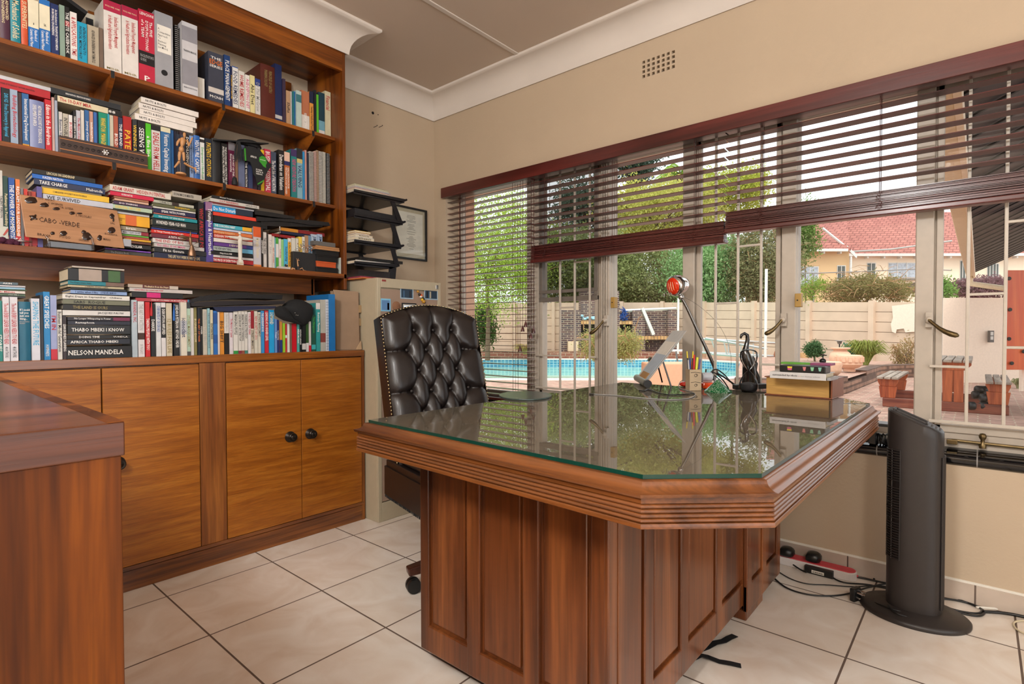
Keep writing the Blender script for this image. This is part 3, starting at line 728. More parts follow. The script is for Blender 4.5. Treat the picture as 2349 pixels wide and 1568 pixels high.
# ================================================================ tower fan
FB = plain('fan_plastic', '2a2523', .42, var=.05, bump=.1, bscale=500); FD2 = plain('fan_dark', '100e0e', .4)
fp = atz(2095, 1407, 0)
aR = math.atan2(RT.y, RT.x)
fan = thing('tower_fan', 'black tower fan with slanted top standing on an oval base by the window wall', 'fan', (fp.x, fp.y, 0), aR-math.radians(40))
def sup(a, rx, ry, p=2.6):
    c_, s_ = math.cos(a), math.sin(a)
    return (rx*math.copysign(abs(c_)**(2/p), c_), ry*math.copysign(abs(s_)**(2/p), s_))
def ringp(rx, ry, z, n=64, slope=0, p=2.6):
    return [(sup(2*pi*i/n, rx, ry, p)[0], sup(2*pi*i/n, rx, ry, p)[1], z-slope*sup(2*pi*i/n, rx, ry, p)[0]) for i in range(n)]
def loft(rs, mb=None, cap=True):
    mb = mb or MB(); n = len(rs[0]); vs = [v for r in rs for v in r]; fs = []
    for k in range(len(rs)-1):
        for i in range(n): fs.append((k*n+i, k*n+(i+1) % n, (k+1)*n+(i+1) % n, (k+1)*n+i))
    if cap: fs += [tuple(range(n))[::-1], tuple(range((len(rs)-1)*n, len(rs)*n))]
    return mb.add(vs, fs)
b_ = loft([ringp(.158, .128, 0, p=2), ringp(.16, .13, .004, p=2), ringp(.16, .13, .012, p=2), ringp(.152, .122, .019, p=2), ringp(.11, .09, .026, p=2), ringp(.085, .078, .034)])
b_.build('base', FB, fan, smooth=50, local=True)
rx, ry = .08, .07
loft([ringp(rx, ry, .03), ringp(rx, ry, .60), ringp(rx*1.0, ry*1.0, .655, slope=.42), ringp(rx*1.0, ry, .685, slope=.45), ringp(rx*.94, ry*.93, .691, slope=.45)]).build('body', FB, fan, smooth=40, local=True)
# handle slot raised rim in the sloped top
sl = MB(); zt_ = lambda x: .691-.45*x
for (a, b, c_, d_) in ((-.055, .03, -.03, -.022), (-.055, .03, .022, .03), (-.063, -.055, -.03, .03), (.03, .036, -.03, .03)):
    sl.add([(a, c_, zt_(a)-.004), (b, c_, zt_(b)-.004), (b, d_, zt_(b)-.004), (a, d_, zt_(a)-.004), (a, c_, zt_(a)+.007), (b, c_, zt_(b)+.007), (b, d_, zt_(b)+.007), (a, d_, zt_(a)+.007)], [(0,3,2,1),(4,5,6,7),(0,1,5,4),(1,2,6,5),(2,3,7,6),(3,0,4,7)])
sl.build('handle', FB, fan, local=True, bevel=.002)
sl = MB(); a, b = -.055, .03
sl.add([(a, -.022, zt_(a)+.0006), (b, -.022, zt_(b)+.0006), (b, .022, zt_(b)+.0006), (a, .022, zt_(a)+.0006)], [(0, 1, 2, 3)])
sl.build('handle_slot', FD2, fan, local=True)
for i in range(3):
    for j in range(3): MB().lathe([(.0035, 0), (.003, .0015), (0, .0016)], (.046+i*.011, -.02+j*.02, zt_(.046+i*.011)), 8, ax=(.41, 0, .91)).build('button', plain('button_grey', '4a4644', .4), fan, local=True, smooth=40)
# vertical ribs on the front, grille slats on the side
rb = MB(); n = 64
for i in range(-5, 6):
    a = i*.085+.02; x, y = sup(a, rx+.002, ry+.002); rb.tube([(x, y, .05), (x, y, .57)], .0034, 6)
rb.build('front_ribs', FB, fan, local=True, smooth=60)
gp = MB(); a0_, a1_ = -2.75, -1.95
P = [sup(a0_+(a1_-a0_)*i/12, rx+.0006, ry+.0006) for i in range(13)]
gp.add([(x, y, .2) for x, y in P]+[(x, y, .585) for x, y in P], [(i, i+1, 14+i, 13+i) for i in range(12)])
gp.build('grille_backing', FD2, fan, local=True)
z = .205; cnt = 0
sg = MB()
while z < .585:
    if not (.33 < z < .345 or .455 < z < .47):
        sg.tube([(sup(a0_+(a1_-a0_)*i/12, rx+.003, ry+.003)[0], sup(a0_+(a1_-a0_)*i/12, rx+.003, ry+.003)[1], z) for i in range(13)], .0018, 5)
    z += .0088
for a in (-2.75, -2.35, -1.95): x, y = sup(a, rx+.002, ry+.002); sg.tube([(x, y, .2), (x, y, .586)], .0022, 6)
sg.build('grille', FB, fan, local=True, smooth=60)
# ================================================================ cables and sockets on the floor
def cable(name, label, pts, r=.0032, mat=None, z=None, cat='cable', group=None, smoothit=True):
    """pts are sight points (px, py[, height]) on the floor"""
    P = [atz(p[0], p[1], (p[2] if len(p) > 2 else r+.001)) for p in pts]
    return rope(name, label, P, r, mat, cat, group)
def rope(name, label, P, r, mat, cat='cable', group=None, parent=None):
    Q = []
    for i in range(len(P)-1):
        p0, p1, p2, p3 = P[max(i-1, 0)], P[i], P[i+1], P[min(i+2, len(P)-1)]
        for k in range(6):
            t = k/6; Q.append(.5*((2*p1)+(p2-p0)*t+(2*p0-5*p1+4*p2-p3)*t*t+(3*p1-p0-3*p2+p3)*t**3))
    Q.append(P[-1])
    o = MB().tube(Q, r, 8).build(name, mat or M['black'], parent, smooth=60)
    if parent is None: tag(o, label, cat, group)
    return o
cg = 'black power cables on the floor by the fan'
cable('power_cable', 'black cable leaving the socket strip and sweeping under the fan, topmost of the bundle', [(1790, 1243, .05), (1815, 1262, .03), (1868, 1290), (1920, 1312), (1990, 1328), (2050, 1340), (2110, 1352)], group=cg)
cable('power_cable', 'black cable arcing widest across the tiles from under the desk', [(1763, 1312), (1800, 1345), (1850, 1362), (1905, 1366), (1950, 1360), (1990, 1347), (2040, 1338), (2100, 1345)], group=cg)
cable('power_cable', 'thin black cable running inside the widest arc from under the desk', [(1775, 1303), (1810, 1325), (1850, 1338), (1900, 1341), (1960, 1345), (2010, 1342), (2060, 1350)], .0022, group=cg)
cable('power_cable', 'black cable from the right hand plug of the socket strip into the bundle', [(1872, 1280, .04), (1890, 1300, .02), (1905, 1320), (1935, 1335), (1990, 1340), (2040, 1350)], group=cg)
cable('power_cable', 'black cable from the left hand plug of the socket strip to the adapter', [(1800, 1268, .04), (1815, 1290, .015), (1835, 1305, .01), (1850, 1312, .01)], group=cg)
cable('power_cable', 'black cable rising to the wall left of the fan', [(2005, 1328, .004), (2008, 1305, .03), (2020, 1290, .06), (2040, 1284, .07)], .004)
cable('power_cable', 'black cable looped over the fan base', [(1985, 1372, .01), (2020, 1386, .028), (2060, 1400, .03), (2110, 1403, .03), (2150, 1398, .028), (2164, 1405, .024), (2150, 1415, .022), (2080, 1413, .024), (2045, 1398, .03), (2032, 1370, .032), (2036, 1340, .03)], .0024)
cable('power_cable', 'black cable coiled in flat loops right of the fan base', [(2140, 1360), (2190, 1372), (2235, 1388), (2258, 1402), (2245, 1412), (2205, 1405), (2150, 1385), (2120, 1372), (2180, 1374), (2230, 1385), (2252, 1398), (2240, 1406), (2190, 1398), (2130, 1376)], .0036)
cable('power_cable', 'black cable with a plug running right to the photo edge', [(2256, 1402), (2290, 1404), (2320, 1408, .008), (2349, 1414, .01), (2400, 1425)], .0055)
cable('power_cable', 'white cable lying along the skirting on the right', [(2240, 1392), (2290, 1396), (2349, 1403), (2420, 1410)], .0045, M['paper'])
cable('power_cable', 'cream cable looping at the bottom right edge of the photo', [(2420, 1440), (2360, 1424), (2330, 1425), (2326, 1435), (2345, 1450), (2420, 1480)], .003, plain('cream_cable', 'cfc2a4', .5))
# socket strip
a, b = atz(1800, 1276, 0), atz(1968, 1327, 0); a.y = b.y = 2.535
ss = thing('socket_strip', 'red and white socket strip on the floor against the skirting', 'socket strip', ((a.x+b.x)/2, 2.535, 0))
def stad(x0, x1, y, hw, n=10):
    P = []
    for i in range(n+1): t = -pi/2+pi*i/n; P.append((x1-hw+hw*math.cos(t), y+hw*math.sin(t)))
    for i in range(n+1): t = pi/2+pi*i/n; P.append((x0+hw+hw*math.cos(t), y+hw*math.sin(t)))
    return P
sx0, sx1 = a.x-.12, b.x
MB().prism(stad(sx0, sx1, 2.535, .032), 0, .034).build('body', plain('strip_white', 'd8d0cc', .4), ss, bevel=.004, segs=3)
MB().prism(stad(sx0+.004, sx1-.004, 2.535, .027), .034, .037).build('cover', plain('strip_red', 'd2404c', .45), ss, bevel=.001)
MB().lathe([(.004, 0), (.004, .004)], (sx1, 2.535, .02), 10, ax=(1, 0, 0)).build('button', plain('strip_red', 'd2404c', .45), ss)
def plug(px, py, z, label, s=.026):
    p = atz(px, py, z); g = thing('power_plug', label, 'plug', (p.x, p.y, z-.02))
    loft([[(p.x+x*s*k, p.y+y*s*k, z-.02+h) for x, y in ((-1, -1), (-.2, -1.15), (.6, -1.1), (1, -.6), (1.05, .5), (.5, 1.1), (-.4, 1.1), (-1.1, .6))] for k, h in ((.8, 0), (1, .006), (1, .022), (.8, .032), (.5, .036))]).build('plug_body', M['black'], g, smooth=50)
    return g
plug(1806, 1262, .06, 'black plug pushed into the left end of the socket strip')
plug(1867, 1274, .06, 'black plug pushed into the socket strip, nearer the fan')
p = atz(1880, 1316, .0); ad = thing('power_adapter', 'black block adapter with white barcode label beside the socket strip', 'adapter', p)
MB().obox((p.x, p.y, .015), (.052, .0, 0), (0, .022, 0), (0, 0, .015)).build('adapter_body', M['black'], ad, bevel=.003)
lb = MB().box(p.x-.025, p.x+.02, p.y-.0226, p.y-.0221, .006, .018); lb.build('label', M['paper'], ad)
bc = MB(); rnd = random.Random(3); x = p.x-.022
while x < p.x+.017: w_ = rnd.uniform(.0006, .002); bc.box(x, x+w_, p.y-.0229, p.y-.0227, .008, .014); x += w_+rnd.uniform(.0006, .0016)
bc.build('bar_lines', M['matte'], ad)
p = atz(1962, 1377, .0); lp = thing('power_plug', 'loose three pin plug with bare metal pins lying left of the fan base', 'plug', p)
MB().obox((p.x, p.y, .025), (.009, -.004, 0), (.008, .02, 0), (0, 0, .024)).build('plug_body', M['black'], lp, bevel=.004)
mb = MB()
for dz_, dy in ((.012, 0), (.036, -.012), (.036, .012)): mb.tube([(p.x+.008, p.y+dy, dz_), (p.x+.034, p.y+dy-.006, dz_)], .0035, 8)
mb.build('pins', M['chrome'], lp, smooth=50)
# black straps under the desk
def strap(lab, pts, wd=.011):
    P = [atz(x, y, z) for x, y, z in pts]; mb = MB(); vs = []
    for i, q in enumerate(P):
        t = (P[min(i+1, len(P)-1)]-P[max(i-1, 0)]).normalized(); s_ = t.cross(Vector((0, 0, 1))).normalized()
        vs += [q-s_*wd, q+s_*wd, q+s_*wd+Vector((0, 0, .0015)), q-s_*wd+Vector((0, 0, .0015))]
    fs = [(0, 1, 2, 3)]+[tuple(4*(len(P)-1)+k for k in (3, 2, 1, 0))]
    for i in range(len(P)-1):
        for k in range(4): fs.append((4*i+k, 4*i+4+k, 4*i+4+(k+1) % 4, 4*i+(k+1) % 4))
    tag(mb.add(vs, fs).build('strap', M['matte'], None), lab, 'strap')
strap('short black webbing strap curling out from under the desk, nearer the fan', [(1600, 1492, .001), (1622, 1484, .003), (1640, 1474, .012), (1660, 1470, .006), (1672, 1463, .01), (1686, 1457, .004)])
strap('longer black webbing strap lying under the desk edge, closest to the viewer', [(1560, 1522, .001), (1585, 1512, .012), (1605, 1502, .014), (1625, 1507, .006), (1650, 1517, .002), (1675, 1521, .004), (1700, 1527, .002)])
# ================================================================ top of the filing cabinet: tiered tray
TB = plain('tray_black', '17161a', .3, var=.1)
XT0, XT1 = -2.84, -2.52
zq = lambda px, py, X=XT1: atx(px, py, X).z
yq2 = lambda px, X=XT1, py=500: atx(px, py, X).y
tr = thing('letter_tray', 'black tiered letter tray rack standing on the filing cabinet', 'letter tray', (-2.68, 1.86, fh))
yR = yq2(925); yL_ = 1.66
lv = [zq(880, 450), zq(880, 503), zq(880, 560), zq(880, 607)]
for i, z in enumerate(lv):
    e = yR+(.03 if i < 3 else .0)-(.012*i)
    t = MB().box(XT0, XT1, yL_, e-.02, z-.012, z-.006)
    t.extr([(XT1, yL_, z-.02), (XT1, e-.05, z-.02), (XT1, e, z+.006), (XT1, e-.005, z+.012), (XT1, yL_, z+.004)], (-.006, 0, 0))
    t.extr([(XT0, yL_, z-.02), (XT0, e-.05, z-.02), (XT0, e, z+.006), (XT0, e-.005, z+.012), (XT0, yL_, z+.004)], (.006, 0, 0))
    t.tube([(XT0, e-.004, z+.01), (XT1, e-.004, z+.01)], .006, 8)
    t.build('tray', TB, tr, bevel=.001)
for i in range(3):
    za, zb3 = lv[i]-.01, lv[i+1]-.01
    for X in (XT1-.003, XT0+.003):
        MB().extr([(X, yR-.09, za), (X, yR-.06, za), (X, yR-.012*i-.0, zb3+.012), (X, yR-.012*i-.03, zb3)], (-.004, 0, 0)).build('tray_riser', TB, tr)
for X, e in ((XT1, -.006), (XT0, .006)): MB().extr([(X, yR-.10, lv[3]-.01), (X, yR-.05, lv[3]-.01), (X, yR-.06, fh), (X, yR-.10, fh)], (e, 0, 0)).build('tray_foot', TB, tr)
def slab(name, lab, cat, pxr, z0, z1, color, X0=XT0+.02, X1=XT1-.01, group=None, yl=1.67, page=False):
    e = yq2(pxr)
    if page:
        o = MB().box(X0, X1, yl, e, z0+.001, z1-.001, 1).box(X0, X1+.001, yl, e+.001, z0, z0+.0012).box(X0, X1+.001, yl, e+.001, z1-.0012, z1).build(name, (color, M['page']), None)
    else: o = MB().box(X0, X1, yl, e, z0, z1).build(name, color, None, bevel=.001)
    return tag(o, lab, cat, group)
cs = ['7b8a5c', 'b8b2a8', '3b6aa0', 'a03a40', 'c9c4bc', '3a3a40', 'd8d4cc']
labs = ['green covered magazine, topmost on the tiered tray', 'grey magazine second from the top on the tiered tray', 'blue magazine in the pile on the top tray', 'red edged magazine in the pile on the top tray', 'pale magazine below the red edged one on the top tray', 'dark magazine near the bottom of the top tray pile', 'white magazine lowest on the top tray']
z = lv[0]-.005
for i in range(6, -1, -1):
    h = .0058; slab('magazine', labs[i], 'magazine', 893+i*2.2, z, z+h, plain('mag%d' % i, cs[i], .4), group='magazines on the top tray', page=True); z += h+.0003
slab('document_case', 'black zipped document case lying on the second tray', 'folder', 918, lv[1]-.004, lv[1]+.036, plain('case_black', '141418', .55))
ylo = lv[2]-.005
slab('book', 'black book lying lowest on the third tray', 'book', 855, ylo, ylo+.012, plain('bk', '1a1a1c', .4), page=True)
for i, (c_, px, h, t_, lab) in enumerate((('e0dcd6', 860, .016, 'NUTS & BOLTS', 'white book with bold black spine lettering on the third tray, above a black book'), ('d6d0cc', 857, .012, 'Minding the Gap', 'white book in the middle of the third tray pile'), ('7a2c2c', 850, .009, '', 'dark red book under the yellow one on the third tray'), ('d8a820', 852, .01, '', 'yellow book topmost on the third tray'))):
    z0 = ylo+.0125+sum((.0165, .0125, .0095, .01)[:i]); o = slab('book', lab, 'book', px, z0, z0+h, plain('tbk%d' % i, c_, .4), page=True)
    if t_: letter(MB(), t_, (XT1-.0085, 1.69, z0+.003), (0, 1, 0), (0, 0, 1), yq2(px)-1.71, h-.006).build('spine_text', M['matte'], o)
z0 = lv[3]-.004
slab('spiral_notebook', 'white wire bound notebook on the lowest tray', 'notebook', 900, z0, z0+.014, plain('nb', 'c9c6c0', .6), page=True)
mb = MB()
for i in range(24):
    y = 1.675+i*(yq2(896)-1.675)/23; mb.tube([(XT1-.012+.008*math.cos(t), y, z0+.008+.009*math.sin(t)) for t in [k*pi/4 for k in range(9)]], .0014, 5)
mb.build('wire_binding', plain('white_wire', 'e6e4de', .3), bpy.data.objects['spiral_notebook'])
slab('folder', 'translucent grey plastic folder on top of the wire bound notebook', 'folder', 926, z0+.02, z0+.036, clear('grey_plastic', (.62, .64, .66), 1.5, .25), yl=1.70)
slab('folder', 'clear plastic folder of papers lying on the filing cabinet', 'folder', 888, fh+.014, fh+.05, clear('clear_plastic', (.75, .75, .76), 1.45, .3), X1=XT1+.02)
slab('folder', 'dark red folder lying on the filing cabinet beneath the lowest tray', 'folder', 886, fh+.006, fh+.014, plain('folder_red', '8a3444', .5), X1=XT1+.04)
slab('folder', 'orange folder lying flat on the filing cabinet, lowest of all', 'folder', 858, fh+.0005, fh+.005, plain('folder_orange', 'd0742a', .5), X1=XT1+.06)
slab('document_pile', 'thin sheaf of white papers between the orange and red folders', 'papers', 862, fh+.0052, fh+.0058, M['paper'], X1=XT1+.05)
# framed sheet on the left wall
f0, f1 = atx(900, 540, XL).y, atx(976, 540, XL).y
zf0, zf1 = atx(974, 600, XL).z, atx(977, 484, XL).z
pf = thing('framed_document', 'black framed typed sheet hanging on the left wall behind the trays', 'picture frame', (XL, (f0+f1)/2, zf0))
mb = MB(); t = .012
mb.box(XL+.001, XL+.02, f0, f1, zf0, zf0+t).box(XL+.001, XL+.02, f0, f1, zf1-t, zf1).box(XL+.001, XL+.02, f0, f0+t, zf0+t, zf1-t).box(XL+.001, XL+.02, f1-t, f1, zf0+t, zf1-t)
mb.build('frame', M['black'], pf, bevel=.001)
MB().box(XL+.001, XL+.006, f0+t, f1-t, zf0+t, zf1-t).build('mount', plain('mount_cream', 'c2b69c', .7), pf)
MB().box(XL+.006, XL+.007, f0+.03, f1-.03, zf0+.04, zf1-.035).build('sheet', M['paper'], pf)
mb = MB(); z = zf1-.055; rnd = random.Random(5); mid = (f0+f1)/2+.01
while z > zf0+.06:
    w_ = rnd.uniform(.03, .085); mb.box(XL+.007, XL+.0073, mid-w_/2, mid+w_/2, z-.0022, z); z -= .0085 if rnd.random() > .2 else .016
mb.build('typed_lines', plain('grey_ink', '6a645c', .8), pf)
MB().box(XL+.016, XL+.0175, f0+t, f1-t, zf0+t, zf1-t).build('glass', M['pane'], pf)
# marks on the wall near the cornice
mb = MB()
for px, py, r in ((855, 259, .009), (867, 263, .003)): p = atx(px, py, XL); mb.lathe([(r, 0), (r, .002)], (XL+.0005, p.y, p.z), 8, ax=(1, 0, 0))
for px in (861, 873): a, b = atx(px-4, 292, XL+.001), atx(px+5, 288, XL+.001); mb.tube([a, b, b+Vector((0, -.004, .004))], .0016, 5)
tag(mb.build('screw_holes', M['matte'], None), 'old screw holes and hooks high on the wall beside the bookcase', 'wall marks')
# magnets and photos on the cabinet front
fX = fx-.002
def yz(px, py): p = atx(px, py, fX); return p.y, p.z
def card(name, lab, cat, px0, py0, px1, py1, colors, seed=1):
    y0, z1 = yz(px0, py0); y1, z0 = yz(px1, py1)
    g = thing(name, lab, cat, (fX, (y0+y1)/2, z0)); MB().box(fX, fX+.001, y0, y1, z0, z1).build('print', plain(name+lab[:6], colors[0], .35), g)
    MB().box(fX+.001, fX+.0012, y0+.006, y1-.006, z0+.006, z1-.008).build('picture', plain('p'+lab[:9], colors[1], .35), g)
    rnd = random.Random(seed); mb = MB()
    for i, c_ in enumerate(colors[2:]):
        yy = y0+.01+(y1-y0-.03)*rnd.random(); mb = MB().box(fX+.0012, fX+.0014, yy, yy+.012, z0+.008, z0+.008+(z1-z0)*.55); mb.build('figure', plain('f'+lab[:5]+str(i), c_, .4), g)
card('photo_magnet', 'blue edged photo magnet of a dark figure, left on the cabinet front', 'magnet', 918, 656, 948, 686, ['9ab6c8', '1c3448', '3a5a78', '151c26'])
card('photo_magnet', 'blue edged photo magnet of people in suits, right on the cabinet front', 'magnet', 973, 658, 1004, 688, ['8fb0c4', '6a7a78', '20242c', '1a2a44', 'b0a890'], 4)
card('photo_magnet', 'small bright blue picture magnet low on the cabinet front', 'magnet', 873, 684, 896, 714, ['7ec0e0', '5a86b8', 'c06a80', '3a5aa0'], 2)
y, z = yz(909, 702)
o = MB().lathe([(.026, 0), (.026, .003), (.022, .006), (0, .006)], (fX, y, z), 20, ax=(1, 0, 0)).build('round_magnet', plain('terracotta', '8a6248', .8, bump=.6), None, smooth=40); tag(o, 'round clay coloured magnet beside the small bright blue one', 'magnet')
y0, z1 = yz(921, 694); g = thing('photo_frame_magnet', 'black edged frame magnet mostly hidden behind the chair top', 'magnet', (fX, y0, z1-.08))
MB().box(fX, fX+.004, y0, y0+.1, z1-.09, z1).build('frame', M['black'], g, bevel=.001); MB().box(fX+.004, fX+.0045, y0+.008, y0+.092, z1-.082, z1-.008).build('picture', M['paper'], g)
y, z = yz(966, 682); g = thing('animal_magnet', 'multicoloured little animal magnet between the two photo magnets', 'magnet', (fX, y, z))
cc = ['b8862c', '2c2418', 'd8581c', 'e8e4dc', '3c8a4c', 'e0b020', '1c1c1c']; rnd = random.Random(8)
for i in range(9):
    MB().ball((fX+.006, y-.024+.006*i+rnd.uniform(-.006, .006), z+.026-.0065*i+rnd.uniform(-.006, .006)), rnd.uniform(.007, .011), 6).build('body_piece', plain('am%d' % (i % 7), cc[i % 7], .4), g, smooth=80)
# ================================================================ books
PAL = {'black': '1a1a1c', 'dark grey': '454548', 'grey': '8a8a8c', 'silver grey': 'aeb0b4', 'white': 'e2deda', 'cream': 'd8ceb4', 'beige': 'b4a488', 'brown': '5c4030', 'dark brown': '38241c',
       'red': 'c42830', 'dark red': '7a2226', 'maroon': '5c1c34', 'crimson': 'b02448', 'pink': 'c89c98', 'orange': 'd0682c', 'yellow': 'dcb43c', 'green': '4aa03c', 'dark green': '1f4a3a', 'pale green': 'aac4ac',
       'teal': '1c8080', 'turquoise': '1c9cb8', 'light blue': '88a8cc', 'blue': '2c64a8', 'navy': '1c2c54', 'purple': '60408c', 'lavender': '8c90b8', 'olive': '80784c', 'tan': 'b48c5c'}
def cname(h):
    c = [int(h[i:i+2], 16) for i in (0, 2, 4)]
    return min(PAL, key=lambda k: sum((a-int(PAL[k][i:i+2], 16))**2 for a, i in zip(c, (0, 2, 4))))
CROP = {1: (0, 0, .25516), 2: (400, 0, .25516), 3: (0, 180, .1788), 4: (400, 250, .1788), 5: (0, 380, .1788), 6: (400, 430, .1788), 7: (0, 600, .1788), 8: (400, 630, .18731), 0: (0, 0, 1)}
def cp(c, x, y): o = CROP[c]; return o[0]+x*o[2], o[1]+y*o[2]
BM = {}
def bmat(h):
    if h not in BM: BM[h] = plain('cover_'+h, h, .38, var=.07, vscale=25)
    return BM[h]
BOOKS = []
rb_ = random.Random(11)
INK = {'w': 'e6e2dc', 'k': '1c1a1a', 'r': 'b02028', 'y': 'e0b428', 'b': '1f4f94', 'o': 'd8702a', 'g': '3c9a3c', 'd': '8c7c4c', 's': '9a9896', 'c': '3aa0c8', 'n': '1c2a50', 'm': 'c03870', 'q': 'd8c8a0'}
def ink(k): return plain('ink_'+k, INK[k], .5, var=0)
EPS = .0007
def standing(X, z, y0, y1, zt, col, title='', tc='w', t2='', bands=(), horiz='', depth=None, spine='flat', tspan=(.1, .74), name='book', frag=1.0, t2c=None, seg=None):
    d = depth or rb_.uniform(.135, .165); w = y1-y0
    X = X+rb_.uniform(-.004, .004); y0 += .0004; y1 -= .0004
    mb = MB(); t = .0018 if w > .008 else .001
    bul = min(.004, w*.12) if spine != 'flat' else .0005
    n = 6 if spine != 'flat' else 2; P = []
    for i in range(n+1): f = i/n; P.append((X-bul*(1-math.sin(pi*f)) if spine != 'flat' else X, y0+(y1-y0)*f))
    poly = [(X-d, y0)]+P+[(X-d, y1), (X-d, y1-t), (X-.004-bul, y1-t), (X-.004-bul, y0+t), (X-d, y0+t)]
    nn = len(poly)
    # cover as a folded strip (quads only)
    inner = [(X-d, y0+t)]+[(X-.004-bul, y0+t)]*1+[(X-.004-bul, y0+t+(y1-y0-2*t)*i/n) for i in range(1, n)]+[(X-.004-bul, y1-t), (X-d, y1-t)]
    outer = [(X-d, y0)]+P+[(X-d, y1)]
    k = len(outer)
    vs = [(p[0], p[1], zz) for zz in (z, zt) for p in outer]+[(p[0], p[1], zz) for zz in (z, zt) for p in inner]
    fs = []
    for i in range(k-1):
        fs += [(i+1, i, k+i, k+i+1)[::-1], (2*k+i, 2*k+i+1, 3*k+i+1, 3*k+i)[::-1], (i, i+1, 2*k+i+1, 2*k+i)[::-1], (k+i, k+i+1, 3*k+i+1, 3*k+i)]
    fs += [(0, k, 3*k, 2*k), (k-1, 2*k-1, 4*k-1, 3*k-1)]
    mb.add(vs, fs, 0)
    if w > .006: mb.box(X-d+.002, X-.005-bul, y0+t, y1-t, z+.001, zt-.003, 1)
    o = mb.build(name, (bmat(col), M['page']), None, smooth=40 if spine != 'flat' else 0)
    XF = X+EPS
    for f0, f1, bc in bands:
        MB().box(X-.003, X+EPS*.8, y0-.0001, y1+.0001, zt-(zt-z)*f1, zt-(zt-z)*f0).build('spine_band', bmat(bc), o)
    Ht = zt-z
    if title and Ht > .02:
        a, b = tspan
        if not t2 and tspan == (.1, .74): b = .86
        letter(MB(), title, (XF, y0+w*.16, zt-Ht*a), (0, 0, -1), (0, 1, 0), Ht*(b-a), w*.68*frag, stretch=1.25).build('spine_title', ink(tc), o)
    if t2: letter(MB(), t2, (XF, y0+w*.25, zt-Ht*.78), (0, 0, -1), (0, 1, 0), Ht*.17, w*.5, heavy=False).build('spine_author', ink(t2c or tc), o)
    if horiz:
        for (s, f0, f1, kk) in horiz:
            letter(MB(), s, (XF, y0+w*.08, zt-Ht*f1), (0, 1, 0), (0, 0, 1), w*.84, Ht*(f1-f0)).build('spine_line', ink(kk), o)
    return o
def row(shelf, c, X, z, items, grp, name='book'):
    out = []
    for it in items:
        x0, x1, yt, col = it[:4]; title = it[4] if len(it) > 4 else ''; tc = it[5] if len(it) > 5 else 'w'; kw = it[6] if len(it) > 6 else {}
        kw = dict(kw); lab = kw.pop('lab', None); nm = kw.pop('name', name); cc = kw.pop('cat', 'book'); Xo = X+kw.pop('dx', 0)
        gx = (x0+x1)/2
        pz = atx(*cp(c, gx, yt), Xo).z; pz = min(pz, kw.pop('zmax', 9))
        pb = CROP[c][1]; ym = cp(c, gx, yt)[1]
        py0 = atx(gx*CROP[c][2]+CROP[c][0], 700, Xo); 
        # the photo row's middle height on this plane
        ybot = None
        d0 = ray(cp(c, gx, yt)[0], 600); 
        zz = (z+pz)/2; yy = 759-(zz-1)*F/((Vector((Xo, py0.y, 1))-CAM).dot(FW))
        y0, y1 = atx(cp(c, x0, 0)[0], yy, Xo).y, atx(cp(c, x1, 0)[0], yy, Xo).y
        o = standing(Xo, z, y0, y1, pz, col, title.lstrip('!'), tc, name=nm, **kw)
        o['category'] = cc; o['group'] = grp
        BOOKS.append(dict(o=o, col=cname(col), title='' if title.startswith('!') else title, shelf=shelf, kind='st', w=y1-y0, lab=lab, y=y0, z=pz, nm=cc))
        out.append(o)
    return out
def lying(shelf, c, X, items, grp, zfloor=None):
    """items from the top of the pile down: x0, x1, y top and bottom at the left end"""
    out = []
    for it in items:
        x0, x1, yt, yb, col = it[:5]; title = it[5] if len(it) > 5 else ''; tc = it[6] if len(it) > 6 else 'w'; kw = dict(it[7]) if len(it) > 7 else {}
        Xo = X+kw.pop('dx', rb_.uniform(-.005, .004)); lab = kw.pop('lab', None); d = kw.pop('depth', rb_.uniform(.13, .15)); bands = kw.pop('bands', ()); t2 = kw.pop('t2', ''); cc = kw.pop('cat', 'book'); nm = kw.pop('name', 'book'); ts = kw.pop('ts', (.06, .7)); t2c = kw.pop('t2c', tc); sz = kw.pop('sz', .62)
        A = atx(*cp(c, x0, yt), Xo); B = atx(*cp(c, x0, yb), Xo); C_ = atx(*cp(kw.pop('c1', c), x1, yt), Xo)
        y0, y1, z1, z0 = A.y, C_.y, A.z, B.z
        if 'z' in kw: z0, z1 = kw.pop('z')
        z0 += .0004; z1 -= .0004
        t = min(.0018, (z1-z0)*.2)
        mb = MB().box(Xo-d, Xo, y0, y1, z0, z0+t).box(Xo-d, Xo, y0, y1, z1-t, z1).box(Xo-.003, Xo, y0, y1, z0+t, z1-t)
        if z1-z0 > .004: mb.box(Xo-d+.002, Xo-.003, y0+.002, y1-.002, z0+t, z1-t, 1)
        o = mb.build(nm, (bmat(col), M['page']), None)
        L_ = y1-y0; XF = Xo+EPS; hh = z1-z0
        for f0, f1, bc in bands: MB().box(Xo-.002, Xo+EPS*.8, y0+L_*f0, y0+L_*f1, z0-.0001, z1+.0001).build('spine_band', bmat(bc), o)
        if title: letter(MB(), title.lstrip('!'), (XF, y0+L_*ts[0], z0+hh*(1-sz)/2), (0, 1, 0), (0, 0, 1), L_*(ts[1]-ts[0]), hh*sz, stretch=1.35).build('spine_title', ink(tc), o)
        if t2: letter(MB(), t2, (XF, y0+L_*.72, z0+hh*.25), (0, 1, 0), (0, 0, 1), L_*.24, hh*.5, heavy=False).build('spine_author', ink(t2c), o)
        o['category'] = cc; o['group'] = grp
        BOOKS.append(dict(o=o, col=cname(col), title='' if title.startswith('!') else title, shelf=shelf, kind='ly', w=hh, lab=lab, y=y0, z=z1, pile=grp, nm=cc)); out.append(o)
    return out
XA, XC, XD = -2.70, -2.655, -2.515
gA, gB, gC, gD = 'books standing on the top shelf', 'books standing on the second shelf', 'books standing on the third shelf', 'books standing on the cupboard top'
